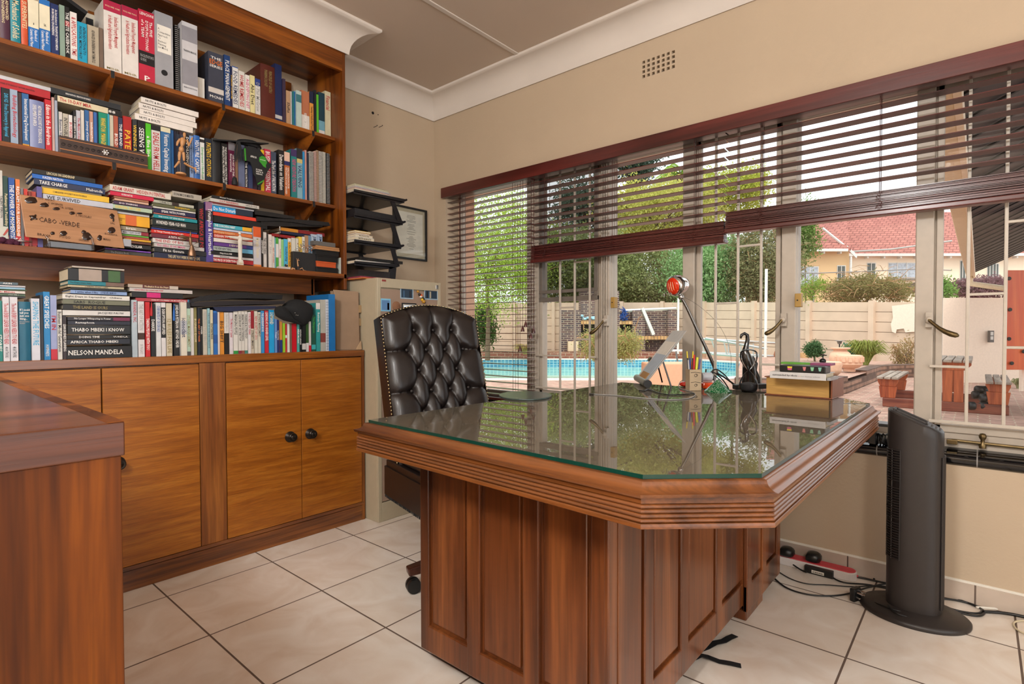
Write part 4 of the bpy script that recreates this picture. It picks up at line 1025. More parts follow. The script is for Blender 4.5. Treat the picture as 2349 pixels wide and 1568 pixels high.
RD = {'spine': 'round'}
def R(**k): d = dict(k); d['spine'] = 'round'; return d
row('top shelf', 1, XA, ZA, [
 (0, 90, -30, '4a2b3c', 'ADVANCED\nENGINEERING', 'q', R(tspan=(.05, .6))), (93, 185, -40, '1f7f8c', 'Mechanics of Solids', 'q', R()), (188, 250, -10, 'c4512f', 'SUPERFINITES', 'q', R(tspan=(.05, .6))),
 (253, 350, 0, 'd8cfb4', 'Handbook of\nCeramic Hard Materials', 'w', dict(bands=((.55, 1, '2468ac'),), tspan=(.58, .98), horiz=(('1', .45, .49, 'k'),), lab='cream and blue handbook volume one on the top shelf')),
 (353, 450, 0, 'd8cfb4', 'Handbook of\nCeramic Hard Materials', 'w', dict(bands=((.55, 1, '2468ac'), (0, .1, '2468ac')), tspan=(.58, .98), horiz=(('2', .45, .49, 'k'),), lab='cream and blue handbook volume two on the top shelf')),
 (454, 530, 35, '1b2c5c', 'An Introduction to TRANSPORT PHENOMENA\nIN MATERIALS ENGINEERING', 'w'), (535, 583, 50, '7f9486'), (586, 628, 60, '161618', 'THE SIGTE CASEBOOK', 'w', dict(bands=((.26, .36, 'a02028'),))),
 (631, 692, 115, 'd8d2cc', '& APPLICATIONS  TMS', 'r'), (695, 783, 205, '1a93b5', 'INTRODUCTION TO\nPHYSICAL METALLURGY', 'k'), (788, 893, 232, 'a89c88', 'ADVANCED ENGINEERING MATHEMATICS', 'k', dict(t2='')),
 (896, 932, 250, '6e5c50'), (935, 1092, 15, 'd6cfc8', 'Intellectual Property Management\nin Health and Agricultural Innovation', 'r', dict(bands=((0, .145, 'a82444'),), tspan=(.2, .66), horiz=(('MIHR', .91, .94, 'd'), ('VOLUME ONE', .07, .09, 'q')), lab='thick white and crimson volume one, left of its twin on the top shelf')),
 (1097, 1243, 68, 'd6cfc8', 'Intellectual Property Management\nin Health and Agricultural Innovation', 'r', dict(bands=((0, .145, 'a82444'),), tspan=(.2, .66), horiz=(('MIHR', .91, .94, 'd'), ('VOLUME TWO', .07, .09, 'q')), lab='thick white and crimson volume two, right of its twin on the top shelf')),
 (1246, 1390, 105, 'b5263e', 'The FIVE\nDYSFUNCTIONS\nof a TEAM', 'w', dict(bands=((.56, .74, '1c1a1c'),), tspan=(.13, .54), horiz=(('LENCIONI', .03, .07, 'w'), ("FACILITATOR'S\nGUIDE", .6, .7, 's'), ('P', .89, .96, 'w'))))], gA)
la = row('top shelf', 1, XA+.01, ZA, [(1393, 1556, 122, '98989c', '', 'w', dict(depth=.24, name='lever_arch_file', cat='file', lab='grey lever arch file with handwritten white label and ring hole on the top shelf'))], gA)[0]
ly_ = la.data.vertices; y0 = min(v.co.y for v in ly_); y1 = max(v.co.y for v in ly_); XX = max(v.co.x for v in ly_)
zt1 = max(v.co.z for v in ly_); Hh = zt1-ZA
MB().box(XX, XX+.0008, y0+.009, y1-.007, zt1-Hh*.53, zt1-Hh*.17).build('paper_label', M['paper'], la)
letter(MB(), 'A\nCompetitive\nApproach\nTo\nBusiness\nPlanning\n(or More)', (XX+.0012, y0+.011, zt1-Hh*.49), (0, 1, 0), (0, 0, 1), y1-y0-.022, Hh*.28, heavy=False).build('handwriting', ink('k'), la)
MB().lathe([(.012, 0), (.012, .0015), (.0085, .0018), (.0085, .0006), (0, .0006)], (XX, (y0+y1)/2, zt1-Hh*.79), 20, ax=(1, 0, 0)).build('finger_ring', (M['matte']), la, smooth=40)
sb = row('top shelf', 1, XA, ZA, [(1575, 1608, 225, '1a1a1c', '', 'w', dict(name='spiral_notebook', cat='notebook', lab='black spiral bound notebook between the grey file and the white binder'))], gA)[0]
def coil(o, n, col, r=.006):
    V = o.data.vertices; y0 = min(v.co.y for v in V); y1 = max(v.co.y for v in V); z0 = min(v.co.z for v in V); z1 = max(v.co.z for v in V); X = max(v.co.x for v in V); mb = MB(); rr = (y1-y0)/2*1.02
    for i in range(n):
        z = z0+.006+(z1-z0-.012)*i/(n-1); mb.tube([(X+.5*rr*math.sin(t)+.001, (y0+y1)/2-rr*math.cos(t), z) for t in [pi*k/6 for k in range(7)]], .0012, 5)
    mb.build('wire_binding', plain('wire_'+col, col, .35, metal=.3), o)
coil(sb, 34, 'a8a6a4')
wbn = row('top shelf', 2, XA+.015, ZA, [(70, 208, 212, 'c6c4c6', '', 'w', dict(depth=.24, bands=((.06, .26, '8c8a90'), (.52, .86, '8c8a90')), horiz=(('TRAINING MANUAL', .38, .41, 'k'), ('INNOVATION', .89, .91, 'k')), name='ring_binder', cat='binder', lab='tall white ring binder with grey cover panels on the top shelf'))], gA)
row('top shelf', 2, XA, ZA, [
 (306, 443, 478, '3a3e4c', '', 'w', dict(depth=.2, horiz=(('THE', .08, .13, 'w'), ('EDGE', .14, .23, 'o'), ('SERIES', .24, .29, 'w'), ('MCNH', .83, .88, 'w')), bands=((.68, .78, 'c8c0b8'),), name='slipcase', cat='book', lab='wide dark slipcase lettered THE EDGE SERIES on the top shelf')),
 (446, 500, 500, '1d3c6e', 'PLACE MANAGEMENT', 'w'), (503, 520, 598, '1c2448', 'STORMONT OF NATURE', 'y'), (522, 576, 600, 'd8d6d2', 'FOOD REMEDIES', 'n', dict(bands=((0, .02, '2c58a0'), (.98, 1, '2c58a0')))),
 (580, 634, 640, 'd0ccc4', 'HOME REMEDIES', 'r'), (637, 676, 676, 'dcd8d0', 'AGE-DEFYING DIET', 'm'), (679, 722, 680, 'd8cc94', 'Abs Diet', 'k'), (725, 770, 712, 'd0ccc6', '!Dr Phil McGraw', 's', dict(bands=((0, .18, '283a7c'),))),
 (776, 905, 588, '521f16', 'PRINCIPLES OF GASTRO\nPHARMACOLOGY', 'd', dict(depth=.22, spine='round', tspan=(.1, .5))), (907, 970, 578, '1a2650', '', 'w', dict(depth=.2, bands=((.86, .92, 'b8b4b0'),))), (972, 998, 710, '3a2c40'),
 (1003, 1040, 818, 'b08c6c', 'Shifts', 'k'), (1043, 1060, 820, 'c8c4c0'), (1062, 1076, 822, '1c6c74'), (1077, 1091, 820, '2c6cb0'), (1094, 1140, 818, 'b0c0b8', '', 'w', dict(bands=((.1, .3, '3c7078'),))),
 (1144, 1216, 818, 'b06c4c', 'RESEARCH METHODS', 'w', dict(bands=((.6, 1, 'd0c8c0'),), tspan=(.55, .95))), (1219, 1254, 822, 'd89040', 'Teaching of Intellectual Property', 'k', dict(bands=((0, .28, '1c2440'),), tspan=(.35, .95), lab='orange book with a navy top band near the right end of the top shelf')), (1256, 1275, 812, '1c2028'), (1277, 1297, 850, '58b02e'),
 (1300, 1353, 832, '1c3c48', '', 'w', dict(bands=((.65, .87, '6c9cac'), (.87, 1, 'ccc8c4')))), (1357, 1409, 822, 'c8c0a0', 'Financial', 'r', dict(tspan=(.1, .4)))], gA)
# pieces lying on / leaning behind the top row
o = MB().obox((XA-.06, atx(146, 20, XA).y, 2.302), (.05, 0, 0), (0, .075, -.035), (0, .003, .0065)).build('book', bmat('16181c'), None); tag(o, 'black book lying askew across the books at the left of the top shelf', 'book', gA)
y0, y1 = atx(176, 40, XA-.14).y, atx(240, 40, XA-.14).y
o = MB().box(XA-.145, XA-.14, y0, y1, ZA, 2.33).build('document_box', plain('card_white', 'b8ae9c', .7), None); tag(o, 'pale card box with black strips behind the books, left of the crimson topped pair', 'box')
MB().box(XA-.14, XA-.139, y0+.03, y0+.055, 2.18, 2.31).build('black_strip', M['matte'], o)
o = MB().box(XA-.1, XA-.02, atx(455, 200, XA).y, atx(473, 200, XA).y, ZA, ZA+.11).build('paper_stack', M['paper'], None); tag(o, 'striped edge of loose papers between the white binder and the dark slipcase', 'papers')
# ---- second shelf
row('second shelf', 3, XA, ZBs, [
 (-14, 18, 90, 'a82448'), (22, 126, 118, '14181c', 'DRUGS  From Discovery to Approval', 'c'), (130, 228, 148, '8c9cb0', 'Building Biotechnology', 'r'), (231, 282, 180, '3c2a2c'), (285, 375, 193, '2c5a8c', 'International Drug Development', 'w', dict(bands=((.93, 1, 'c88c2c'),))),
 (380, 572, 285, '7078a0', 'HISTORICAL ACCOUNT OF TECHNOLOGICAL\nDEVELOPMENT IN AFRICA', 'w', R()), (580, 664, 270, 'b8202c', 'Edison in the Boardroom', 'w'), (668, 702, 240, 'b89890'), (704, 740, 285, '98a0b0'), 
 (744, 754, 400, '2c6070'), (757, 805, 425, 'c4beb8', 'Business Valuation', 'n'), (810, 880, 450, 'b4ac9c', 'INTANGIBLE ASSETS', 'k'), (884, 934, 468, 'd4d0cc', 'BUSINESS CALC', 'r'), (940, 975, 415, '1c1c1e', 'TERM SHEETS & VALUATIONS', 'w'),
 (979, 1035, 412, 'b0b0b8', 'The Myths of Innovation', 'r'), (1041, 1085, 405, 'ccc4b8'), (1089, 1143, 410, '2c5c90', 'Journey of Licensing', 'w'), (1147, 1200, 422, 'bc8c78', 'Intellectual Property', 'w'), (1203, 1245, 435, '3460a0'), (1247, 1263, 440, '16284c'),
 (1266, 1377, 445, '0f7f64', 'WHARTON  MANAGING DATA', 'y'), (1379, 1408, 455, '2c9cb4'), (1411, 1461, 470, 'bcb4a0'), (1463, 1520, 480, 'a0503c', 'BUILD', 'w'), (1524, 1578, 500, '26304c', 'THE BRAND GOES', 'w'),
 (1581, 1690, 490, 'a02020', 'PATENTS', 'y', dict(tspan=(.24, .98))), (1704, 1764, 525, '303436', 'WINNING ALL IN', 'y'), (1772, 1868, 535, '1a1a20', 'SEEING WHAT', 'w', dict(tspan=(.15, .95))), (1872, 1940, 580, '4cb420', 'a fine line', 'w'),
 (1944, 2057, 610, 'c4c0bc', 'DEALS FROM HELL', 'r', dict(bands=((0, .1, '1c1c1e'),), tspan=(.15, .95))), (2062, 2185, 632, '2c6090', 'Venture Capital Investing', 'w', dict(bands=((0, .1, 'd0c8a8'),), tspan=(.14, .95))), (2189, 2234, 660, '24588c'), (2238, 2262, 675, '242030'), (2266, 2300, 678, '201c24'), (2304, 2340, 682, '3c2830')], gB)
row('second shelf', 4, XA, ZBs, [
 (2, 20, 320, '2c2c40'), (24, 74, 325, '2a3040'), (78, 142, 335, '3c4050'), (146, 195, 335, '18181a', 'DUE DILIGENCE', 'w', dict(tspan=(.03, .72))), (198, 250, 342, '8098c0', 'Licensing Companies & Ventures', 'n'), (253, 328, 340, '2a5fa5', 'VENTURE CAPITAL', 'w', R()),
 (333, 392, 365, 'd0d0cc', "Entrepreneur's Handbook", 'g', dict(bands=((.04, .11, '26262a'),), tspan=(.22, .94))), (397, 482, 380, '1c2430', 'PATENTS CITATIONS', 'y'), (488, 602, 380, '191b1e', '', 'd', R()), (608, 688, 440, '1a1a1a', 'THE ECONOMIC STRUCTURE OF\nINTELLECTUAL PROPERTY LAW', 'w', dict(tspan=(.08, .96))),
 (693, 776, 430, '5c1838', 'THE PORT OF THE ART OF\nEntrepreneurship', 'w', dict(bands=((0, .18, '787478'),), tspan=(.26, .96))), (779, 814, 450, '7a5a44'), (818, 900, 460, '5c6480'), (904, 940, 470, '18181c', 'THE VALUATION', 'w', dict(tspan=(.35, .95))), (944, 1000, 480, '343c5c'), (1003, 1060, 490, '2c1c2c'), (1063, 1104, 500, '1c1c20'),
 (1107, 1152, 525, 'd8b018'), (1156, 1238, 518, 'b82844', 'BUSINESS ESSENTIAL', 'w', dict(tspan=(.05, .93))), (1243, 1312, 548, '3c4658', 'The Dark Side of VALUATION', 'w', dict(tspan=(.2, .9))), (1330, 1405, 530, '1a181a', '!Damodaran on Valuation', 'w', dict(lab='black book with white italic lettering between a grey blue and an orange one, second shelf')),
 (1409, 1480, 555, 'b05c28', 'VALUATION FOR\nTECHNOLOGY BASED', 'w', dict(bands=((0, .2, 'd8b4a0'), (.2, .29, '24285c')), tspan=(.33, .93))), (1496, 1569, 520, '1a7474', 'NEW VENTURE CREATION', 'm', dict(bands=((0, .14, '3c2c5c'),), tspan=(.2, .85))), (1574, 1644, 508, '7ca4b0', 'VALUING', 'n', dict(bands=((.0, .2, '26282c'), (.2, .28, 'c0b070')), tspan=(.32, .75))),
 (1648, 1677, 545, '2c84b8'), (1681, 1703, 525, 'c08c84'), (1706, 1728, 560, '282c3c')], gB)
for (x0, x1, yt, col, wc, lab) in ((1732, 1785, 548, 'c8c4bc', '3c3834', 'white notebook with dark wire binding, leftmost of the bound notebooks on the second shelf'), (1788, 1822, 545, 'c4a49c', 'b89890', 'pinkish spiral bound notebook on the second shelf'), (1825, 1855, 530, 'b89c84', 'a08468', 'tan spiral bound notebook on the second shelf'), (1858, 1901, 545, 'd4d0c8', '57524c', 'white notebook with black wire, right of the tan one on the second shelf'), (1904, 1945, 552, 'd0ccc0', 'a8a49c', 'white notebook with pale wire, second from the right on the second shelf'), (1950, 1990, 570, '202224', 'c8c8c8', 'black notebook with white wire at the right end of the second shelf')):
    o = row('second shelf', 4, XA, ZBs, [(x0, x1, yt, col, '', 'w', dict(name='spiral_notebook', cat='notebook', lab=lab))], 'spiral notebooks on the second shelf')[0]; coil(o, 36, wc)
lying('second shelf', 3, XA-.005, [
 (-60, 650, -65, -15, 'b8b8bc', '', 'k', dict(c1=3, lab='thin white folder lying on the big red box of the second shelf', cat='folder', name='folder')), (-60, 640, -14, 92, 'a8242c', 'JOURNAL OF TECHNOLOGY  NATIONAL INNOVATION', 'k', dict(c1=3, cat='box file', name='box_file', lab='big red box file lying across the left books of the second shelf', sz=.3)),
 (650, 1545, 105, 180, '24282c', 'INNOVATION CREATION BUSINESS', 'w', dict(ts=(.2, .55), sz=.3, lab='black book lying topmost over the second shelf row')), (708, 1560, 205, 285, 'ccc0a0', 'The 10-DAY MBA', 'r', dict(bands=((0, .03, '1c1c1c'), (.78, 1, '1c1a1a')), ts=(.06, .52), t2='88', t2c='w'))], 'books lying on the second shelf row')
lying('second shelf', 3, XA+.0, [
 (1810, 312, 228, 300, 'dcd4cc', 'NUTS & BOLTS', 'k', dict(c1=4, ts=(.07, .42), sz=.4, lab='white paperback, topmost of the four matching ones on the second shelf')), (1779, 272, 302, 372, 'dcd4cc', 'NUTS & BOLTS', 'k', dict(c1=4, ts=(.07, .42), sz=.4, lab='white paperback, second from the top of the four matching ones')),
 (1790, 290, 378, 452, 'dcd4cc', 'NUTS & BOLTS', 'k', dict(c1=4, ts=(.07, .42), sz=.4, lab='white paperback, third from the top of the four matching ones')), (1730, 240, 438, 518, 'dcd4cc', 'NUTS & BOLTS', 'k', dict(c1=4, ts=(.07, .42), sz=.4, lab='white paperback, lowest of the four matching ones'))], 'four matching white paperbacks')
# ---- third shelf
row('third shelf', 5, XC, ZCs, [
 (-6, 38, 62, 'bcb8b0', 'TALENT PERSON', 'k'), (41, 108, 132, '1c3c34', 'Pathways to Possibility', 'q'), (113, 195, 155, '224c94', 'THE POWER OF MOMENTS', 'w'), (204, 263, 172, 'c86c34', 'RECLAIM YOUR LEADERSHIP', 'w', dict(bands=((.9, 1, '1c2440'),))), (266, 306, 290, '6c6a6c'), (310, 362, 296, 'b83024'), (366, 400, 330, '7c2c24'), (404, 470, 330, 'a83c2c'), (474, 545, 270, '58508c')], gC)
lying('third shelf', 5, XC-.0, [
 (410, 1220, 32, 92, '1a1814', 'LINCOLN ON LEADERSHIP', 'q', dict(ts=(.22, .66))), (412, 1312, 96, 152, '1e5cac', 'KAIZEN NATION', 'w', dict(ts=(.14, .42))), (435, 1346, 158, 232, '28304c', 'TAKE CHARGE', 'w', dict(ts=(.07, .45), t2='Mabunda')), (530, 1300, 240, 270, '7c7468', '', 'w'), (538, 1397, 272, 350, 'd8ac30', 'COMPLEXITIES OF POVERTY IN SOUTH AFRICA', 'k', dict(ts=(.15, .65), sz=.28)), (548, 1446, 354, 430, 'b4b6c0', 'WE SURVIVED', 'k', dict(ts=(.05, .52)))], 'first lying pile on the third shelf')
lying('third shelf', 5, XC, [(30, 300, 800, 880, '161616', 'R  Y', 'y', dict(lab='black book with yellow capitals lying low at the left of the third shelf')), (60, 530, 885, 985, 'b4141c', 'LAWS OF', 'w', dict(ts=(.1, .5))), ], 'left lying books on the third shelf')
lying('third shelf', 5, XC, [
 (1408, 2190, 232, 312, 'c8c0b4', 'ADAM GRANT   HIDDEN POTENTIAL', 'r', dict(ts=(.04, .9), lab='white book lettered HIDDEN POTENTIAL, topmost in the second lying pile, third shelf')), (1414, 1970, 318, 370, 'c01c40', 'HUMAN NATURE', 'w', dict(ts=(.25, .5))), (1460, 1905, 376, 406, 'a4684c', ''), (1470, 1905, 412, 440, 'c49c84', ''), (1458, 1948, 446, 482, '4c3450', 'DO THINGS', 'w'), (1447, 1950, 488, 542, 'a4b8a0', '!ESSENTIAL DRUCKER', 'y', dict(lab='pale green book in the second lying pile of the third shelf')), (1452, 1920, 548, 578, '1c1c18', ''), (1500, 1915, 582, 608, 'b0aeb0', ''),
 (1508, 1918, 612, 748, 'd89c20', 'THE WEALTH OF\nNATIONS', 'k', dict(ts=(.02, .22), bands=((.24, .58, 'c8602c'),), lab='thick yellow and orange book in the second lying pile of the third shelf')), (1548, 1893, 765, 815, '8c8068', 'brain', 'w'), (1560, 1904, 822, 866, 'c4c0c4', 'MAKE TODAY COUNT', 'k', dict(bands=((.72, 1, '8c2430'),), ts=(.05, .7))), (1565, 1908, 872, 892, '5c9c38', ''), (1570, 1912, 895, 920, 'a04838', ''), (1590, 1935, 925, 950, 'd09c28', ''), (1590, 1935, 955, 985, '5c3424', ''),
 (1560, 1935, 992, 1046, '17171b', '!ZIGLAR', 'w', dict(ts=(.3, .7), lab='black book low in the second lying pile, just above the purple one')), (1350, 1935, 1048, 1068, '6c3c9c', ''), (1345, 1940, 1072, 1122, '3c3a34', 'The Decision Book', 's', dict(ts=(.12, .5))), (1350, 1935, 1125, 1142, 'a8a49c', '')], 'second lying pile on the third shelf')
lying('third shelf', 5, XC, [
 (2212, 352, 318, 392, 'a49c90', 'ECONOMICS IN MINUTES', 'k', dict(c1=6, ts=(.05, .72))), (1966, 252, 430, 468, 'a8a898', 'UNLOCKED', 'k', dict(c1=6, bands=((.45, .62, '3a2820'),))), (1966, 275, 472, 512, '57583c', 'MOMENTUM', 'y', dict(c1=6, ts=(.5, .85))), (1966, 275, 516, 536, 'c8c4bc', '', 'k', dict(c1=6)), (1968, 272, 540, 592, '1c1c40', 'SPEAK WITH POWER', 'w', dict(c1=6, ts=(.18, .75))), (1970, 282, 596, 612, 'b8685c', '', 'k', dict(c1=6)), (1972, 296, 616, 662, '14848c', 'THE SOUL OF LEADERSHIP', 'w', dict(c1=6, ts=(.1, .7), sz=.4)),
 (1955, 302, 668, 756, '17211f', 'HUNDRED-YEAR-OLD MAN', 'w', dict(c1=6, ts=(.08, .72))), (1950, 305, 758, 786, '18181c', '', 'w', dict(c1=6)), (1942, 296, 788, 806, '2c3c84', '', 'w', dict(c1=6)), (1940, 316, 810, 856, 'c4241c', '13 Things Mentally Strong People', 'w', dict(c1=6, ts=(.06, .66))), (1942, 310, 860, 912, '6c2434', 'A PATH APPEARS', 'w', dict(c1=6, ts=(.35, .75))), (1960, 358, 920, 980, 'ccc8c4', 'THE END OF BIG', 'r', dict(c1=6, ts=(.04, .6))), (1978, 385, 986, 1034, 'b4b0ac', 'TO SELL IS HUMAN', 'm', dict(c1=6, ts=(.05, .6))),
 (1980, 415, 1040, 1100, '202226', 'Fit to Govern', 'w', dict(c1=6, ts=(.16, .55))), (1975, 426, 1104, 1180, '1c2440', 'THE LIFE YOU WERE BORN TO LIVE', 'q', dict(c1=6, ts=(.25, .85))), (1965, 420, 1184, 1210, 'ccc8c8', 'SECOND', 'b', dict(c1=6, ts=(.1, .3)))], 'third lying pile on the third shelf')
row('third shelf', 6, XC, ZCs, [(312, 384, 188, '19191b', 'WHY AFRICA IS POOR', 'r', dict(zmax=1.6)), (402, 494, 186, '4c3c84', 'Triumphs & Heartaches', 'w', dict(bands=((0, .14, '8c6484'), (.14, .3, '2c1c2c'))))], gC)
lying('third shelf', 6, XC, [
 (480, 1010, 92, 125, '1a1c1e', 'Mental Toughness', 'w', dict(ts=(.15, .6))), (456, 1085, 128, 172, 'bcb8b0', 'CULTURENEERING', 'r', dict(ts=(.18, .56), t2='IAN FUHR', t2c='k')), (465, 905, 174, 196, '6c2420', ''), (482, 1020, 200, 220, '9c9ca4', ''), (486, 1005, 224, 300, '1c2a3c', 'Do Not Disturb', 'w', dict(bands=((0, .56, '1a8cc8'),), ts=(.03, .56))), (496, 1048, 305, 352, 'd43c28', ''),
 (505, 1190, 356, 440, '141416', '', 'w', dict(cat='folder', name='folder', lab='black zipped folder lying between the red and the teal books, third shelf')), (500, 990, 452, 504, '3c9cac', 'THE COACHING HABIT', 'w', dict(ts=(.03, .56), bands=((.75, 1, 'd8a42c'),))), (500, 998, 508, 536, 'b4bcd0', ''), (500, 998, 540, 584, 'c86c38', 'Life-Changing Conversations', 'q', dict(ts=(.02, .54))), (505, 1000, 588, 636, 'b83828', 'DESIGN TO GROW', 'w', dict(ts=(.02, .6))),
 (503, 1002, 640, 690, 'ccc4bc', ''), (505, 1005, 694, 740, '58307c', 'A NEW EARTH', 'q', dict(ts=(.38, .7), bands=((.83, 1, '2c3c7c'),))), (500, 1005, 745, 802, 'a4aca8', 'THE NEW NEW THING', 'k', dict(ts=(.02, .44), bands=((.7, 1, '5c9cbc'),))), (472, 1008, 808, 852, '1a1a1a', '!Napoleon Hill', 'w', dict(ts=(.2, .48), lab='black book between the grey blue one and the white one, low in the fourth pile')), (470, 1010, 856, 888, 'c4bcb8', 'Intuition', 'k', dict(ts=(.12, .5))), (450, 1010, 890, 945, 'a81c24', 'THE PRICE OF EVERYTHING', 'w', dict(ts=(.08, .62))), (456, 1010, 948, 970, '1a1818', 'Outstanding Leadership', 's', dict(ts=(.2, .6))), (440, 1012, 973, 992, 'b8b4b4', '')], 'fourth lying pile on the third shelf')
row('third shelf', 6, XC, ZCs, [
 (1012, 1108, 505, 'b8b4b8', 'Managing Transitions', 'q', dict(bands=((0, .25, 'c85424'), (.92, 1, 'd07838')), tspan=(.28, .75))), (1111, 1138, 512, '1a1818', 'LEADERSHIP', 'w'), (1141, 1187, 572, 'ccc4bc', 'THE ONE THING', 'k', dict(tspan=(.15, .6))), (1189, 1203, 600, '302c28'), (1206, 1253, 600, 'd0c8c0', '!T.D. Jakes', 's', dict(tspan=(.1, .6), lab='white book fifth right of the orange topped one on the third shelf')), (1256, 1290, 622, 'c8c0b4', 'ART OF power', 'r', dict(tspan=(.2, .95))), (1292, 1304, 640, '78b0c4'),
 (1306, 1338, 640, '4c9c40', '', 'w', dict(bands=((.2, .62, 'd4d0cc'),))), (1341, 1371, 655, 'd0ccc4', 'leadership', 'r'), (1373, 1404, 665, '84c078'), (1406, 1456, 662, '4ca8cc', 'leadership', 'n'), (1460, 1500, 650, 'dca034', 'be the best they have', 'k', dict(bands=((0, .12, 'd8d4cc'),))), (1503, 1550, 645, 'c8c4b8'), (1553, 1590, 652, 'c4c0b4'), (1593, 1635, 632, 'd8b848'), (1638, 1673, 632, 'd0ccc4', 'PUBLIC', 'k', dict(tspan=(.05, .5))), (1675, 1716, 615, 'a07c5c'), (1718, 1757, 618, '6888a4'), (1762, 1835, 600, 'a8b8c8', '!JIM COLLINS', 'n', dict(tspan=(.05, .7), lab='pale blue book second from the right end of the standing row, third shelf')), (1838, 1896, 600, '98acc4', '!JIM COLLINS', 'n', dict(tspan=(.05, .7), lab='pale blue book at the right end of the standing row, third shelf'))], gC)
lying('third shelf', 6, XC-.01, [(1365, 1925, 506, 550, 'c07c24', '', 'w', dict(bands=((.38, 1, '7c1c20'),), lab='orange and dark red book lying on the right hand row of the third shelf')), (1365, 1900, 552, 588, '18203c', '', 'w', dict(lab='navy book lying under the orange and dark red one on the third shelf'))], 'books lying on the right of the third shelf')
# ---- cupboard top
row('cupboard top', 7, XD, ZD, [
 (-40, 30, 500, '14746c', 'STORIES', 'w', dict(tspan=(.5, .9))), (34, 122, 452, 'c8c4c8', 'The book EVERY LEADER NEEDS TO READ', 'r', dict(t2='48 AUTHORS', t2c='k', lab='white book for leaders, left one of the identical pair on the cupboard')), (128, 232, 452, 'c8c4c8', 'The book EVERY LEADER NEEDS TO READ', 'r', dict(t2='48 AUTHORS', t2c='k', lab='white book for leaders, right one of the identical pair on the cupboard')), (243, 398, 512, '1c5c74', '', 'w', R(horiz=(('If I could\ntell you\njust one\nthing...', .12, .32, 'w'), ('RICHARD\nREED', .33, .38, 's')), lab='rounded teal book with short centred white lines on the cupboard')),
 (402, 512, 472, 'c4c4cc', 'SHAPING THE FUTURE', 'c', dict(tspan=(.05, .76))), (515, 553, 430, '20242c', '', 'w'), (558, 645, 385, '1878b0', 'GREAT SPEECHES', 'w', dict(tspan=(.06, .54), t2='HUMPHREYS')), (648, 732, 430, '8c94b8', "I'M IN", 'r', dict(bands=((.84, 1, 'b42434'),), tspan=(.32, .54))), (736, 800, 615, 'c8c4bc', 'Business Model Generation', 'k', dict(tspan=(.04, .85))), (806, 858, 690, '2c2024', 'LEAN BUSINESS PLANNING', 'w', dict(tspan=(.2, .82)))], gD)
lying('cupboard top', 7, XD-.01, [
 (-120, 230, 250, 285, '4c5c64', 'AKIN', 'w', dict(ts=(.4, .8))), (-120, 325, 290, 312, 'b4b0b4', ''), (-120, 322, 315, 342, '88acc0', '', 'k'), (-110, 345, 345, 356, '3c5428', ''), (-120, 322, 360, 396, 'c8c0b8', 'Ntsiki Mkhize', 'r', dict(lab='white book with red lettering in the pile at the far left, cupboard top')), (-120, 322, 400, 426, '5c7458', 'VOLUME 1', 'w', dict(ts=(.5, .8))), (-120, 325, 428, 450, '2c2c2c', '')], 'small pile at the left of the cupboard top')
lying('cupboard top', 7, XD-.0, [
 (925, 1594, 48, 72, 'a89c90', ''), (872, 1594, 78, 232, '17181a', '', 'w', dict(dx=0, bands=((.18, .58, '9c8c80'), (.7, .92, '3c5c34')), depth=.16, lab='thick black book with a portrait and flag on its spine, upper cupboard pile')), (872, 1590, 236, 288, '1c7480', 'The Democratic State', 'k', dict(bands=((.66, 1, '6c5448'),), ts=(.03, .4), sz=.4)), (870, 1590, 292, 322, 'b4a484', 'I WRITE WHAT I LIKE', 'k', dict(ts=(.3, .7))), (905, 1613, 326, 354, '1c1e1e', ''), (905, 1628, 358, 404, '7c94bc', 'I write what I like   STEVE BIKO', 'n', dict(ts=(.08, .8), lab='light blue book in the middle of the tall cupboard pile')),
 (800, 1662, 410, 474, 'ccc8c0', 'Eight Days in September   Chikane', 'k', dict(ts=(.04, .88), sz=.5, lab='white book with rounded black lettering beginning Eight Days, tall cupboard pile')), (805, 1662, 478, 540, '6c6c58', "SARS  ROGUE", 'k', dict(ts=(.15, .62))), (806, 1665, 545, 612, '1c1816', 'THE LAND IS OURS', 'd', dict(ts=(.14, .65))), (802, 1668, 617, 686, 'c8c4c0', '!JACQUES PAUW', 'k', dict(ts=(.5, .9), sz=.5, lab='white book with spaced black capitals below THE LAND IS OURS, tall cupboard pile')), (866, 1665, 705, 752, '201c28', 'No Longer Whispering to Power', 'w', dict(ts=(.1, .68), bands=((.72, 1, '6c2444'),))), (868, 1668, 756, 808, '202230', 'Ramaphosa', 'w', dict(ts=(.08, .45), lab='black book with bold white lettering and small figures below the maroon ended one')),
 (866, 1668, 813, 930, '1f2124', '!THABO MBEKI I KNOW', 'w', dict(ts=(.06, .9), sz=.42, lab='thick charcoal book with wide white serif capitals, tall cupboard pile')), (862, 1666, 944, 990, '141414', 'DOING TIME', 'w', dict(ts=(.18, .5), t2='VUNDLA')), (860, 1666, 996, 1066, '1e222c', '!AFRICA THABO MBEKI', 'w', dict(ts=(.05, .8), sz=.5, lab='dark book with faint red word at its left, second lowest in the tall cupboard pile')), (858, 1690, 1072, 1186, '101010', '!NELSON MANDELA', 'w', dict(ts=(.02, .86), sz=.42, z=(ZD, ZD+.044), lab='thick black book at the very bottom of the tall cupboard pile'))], 'tall lying pile on the cupboard')
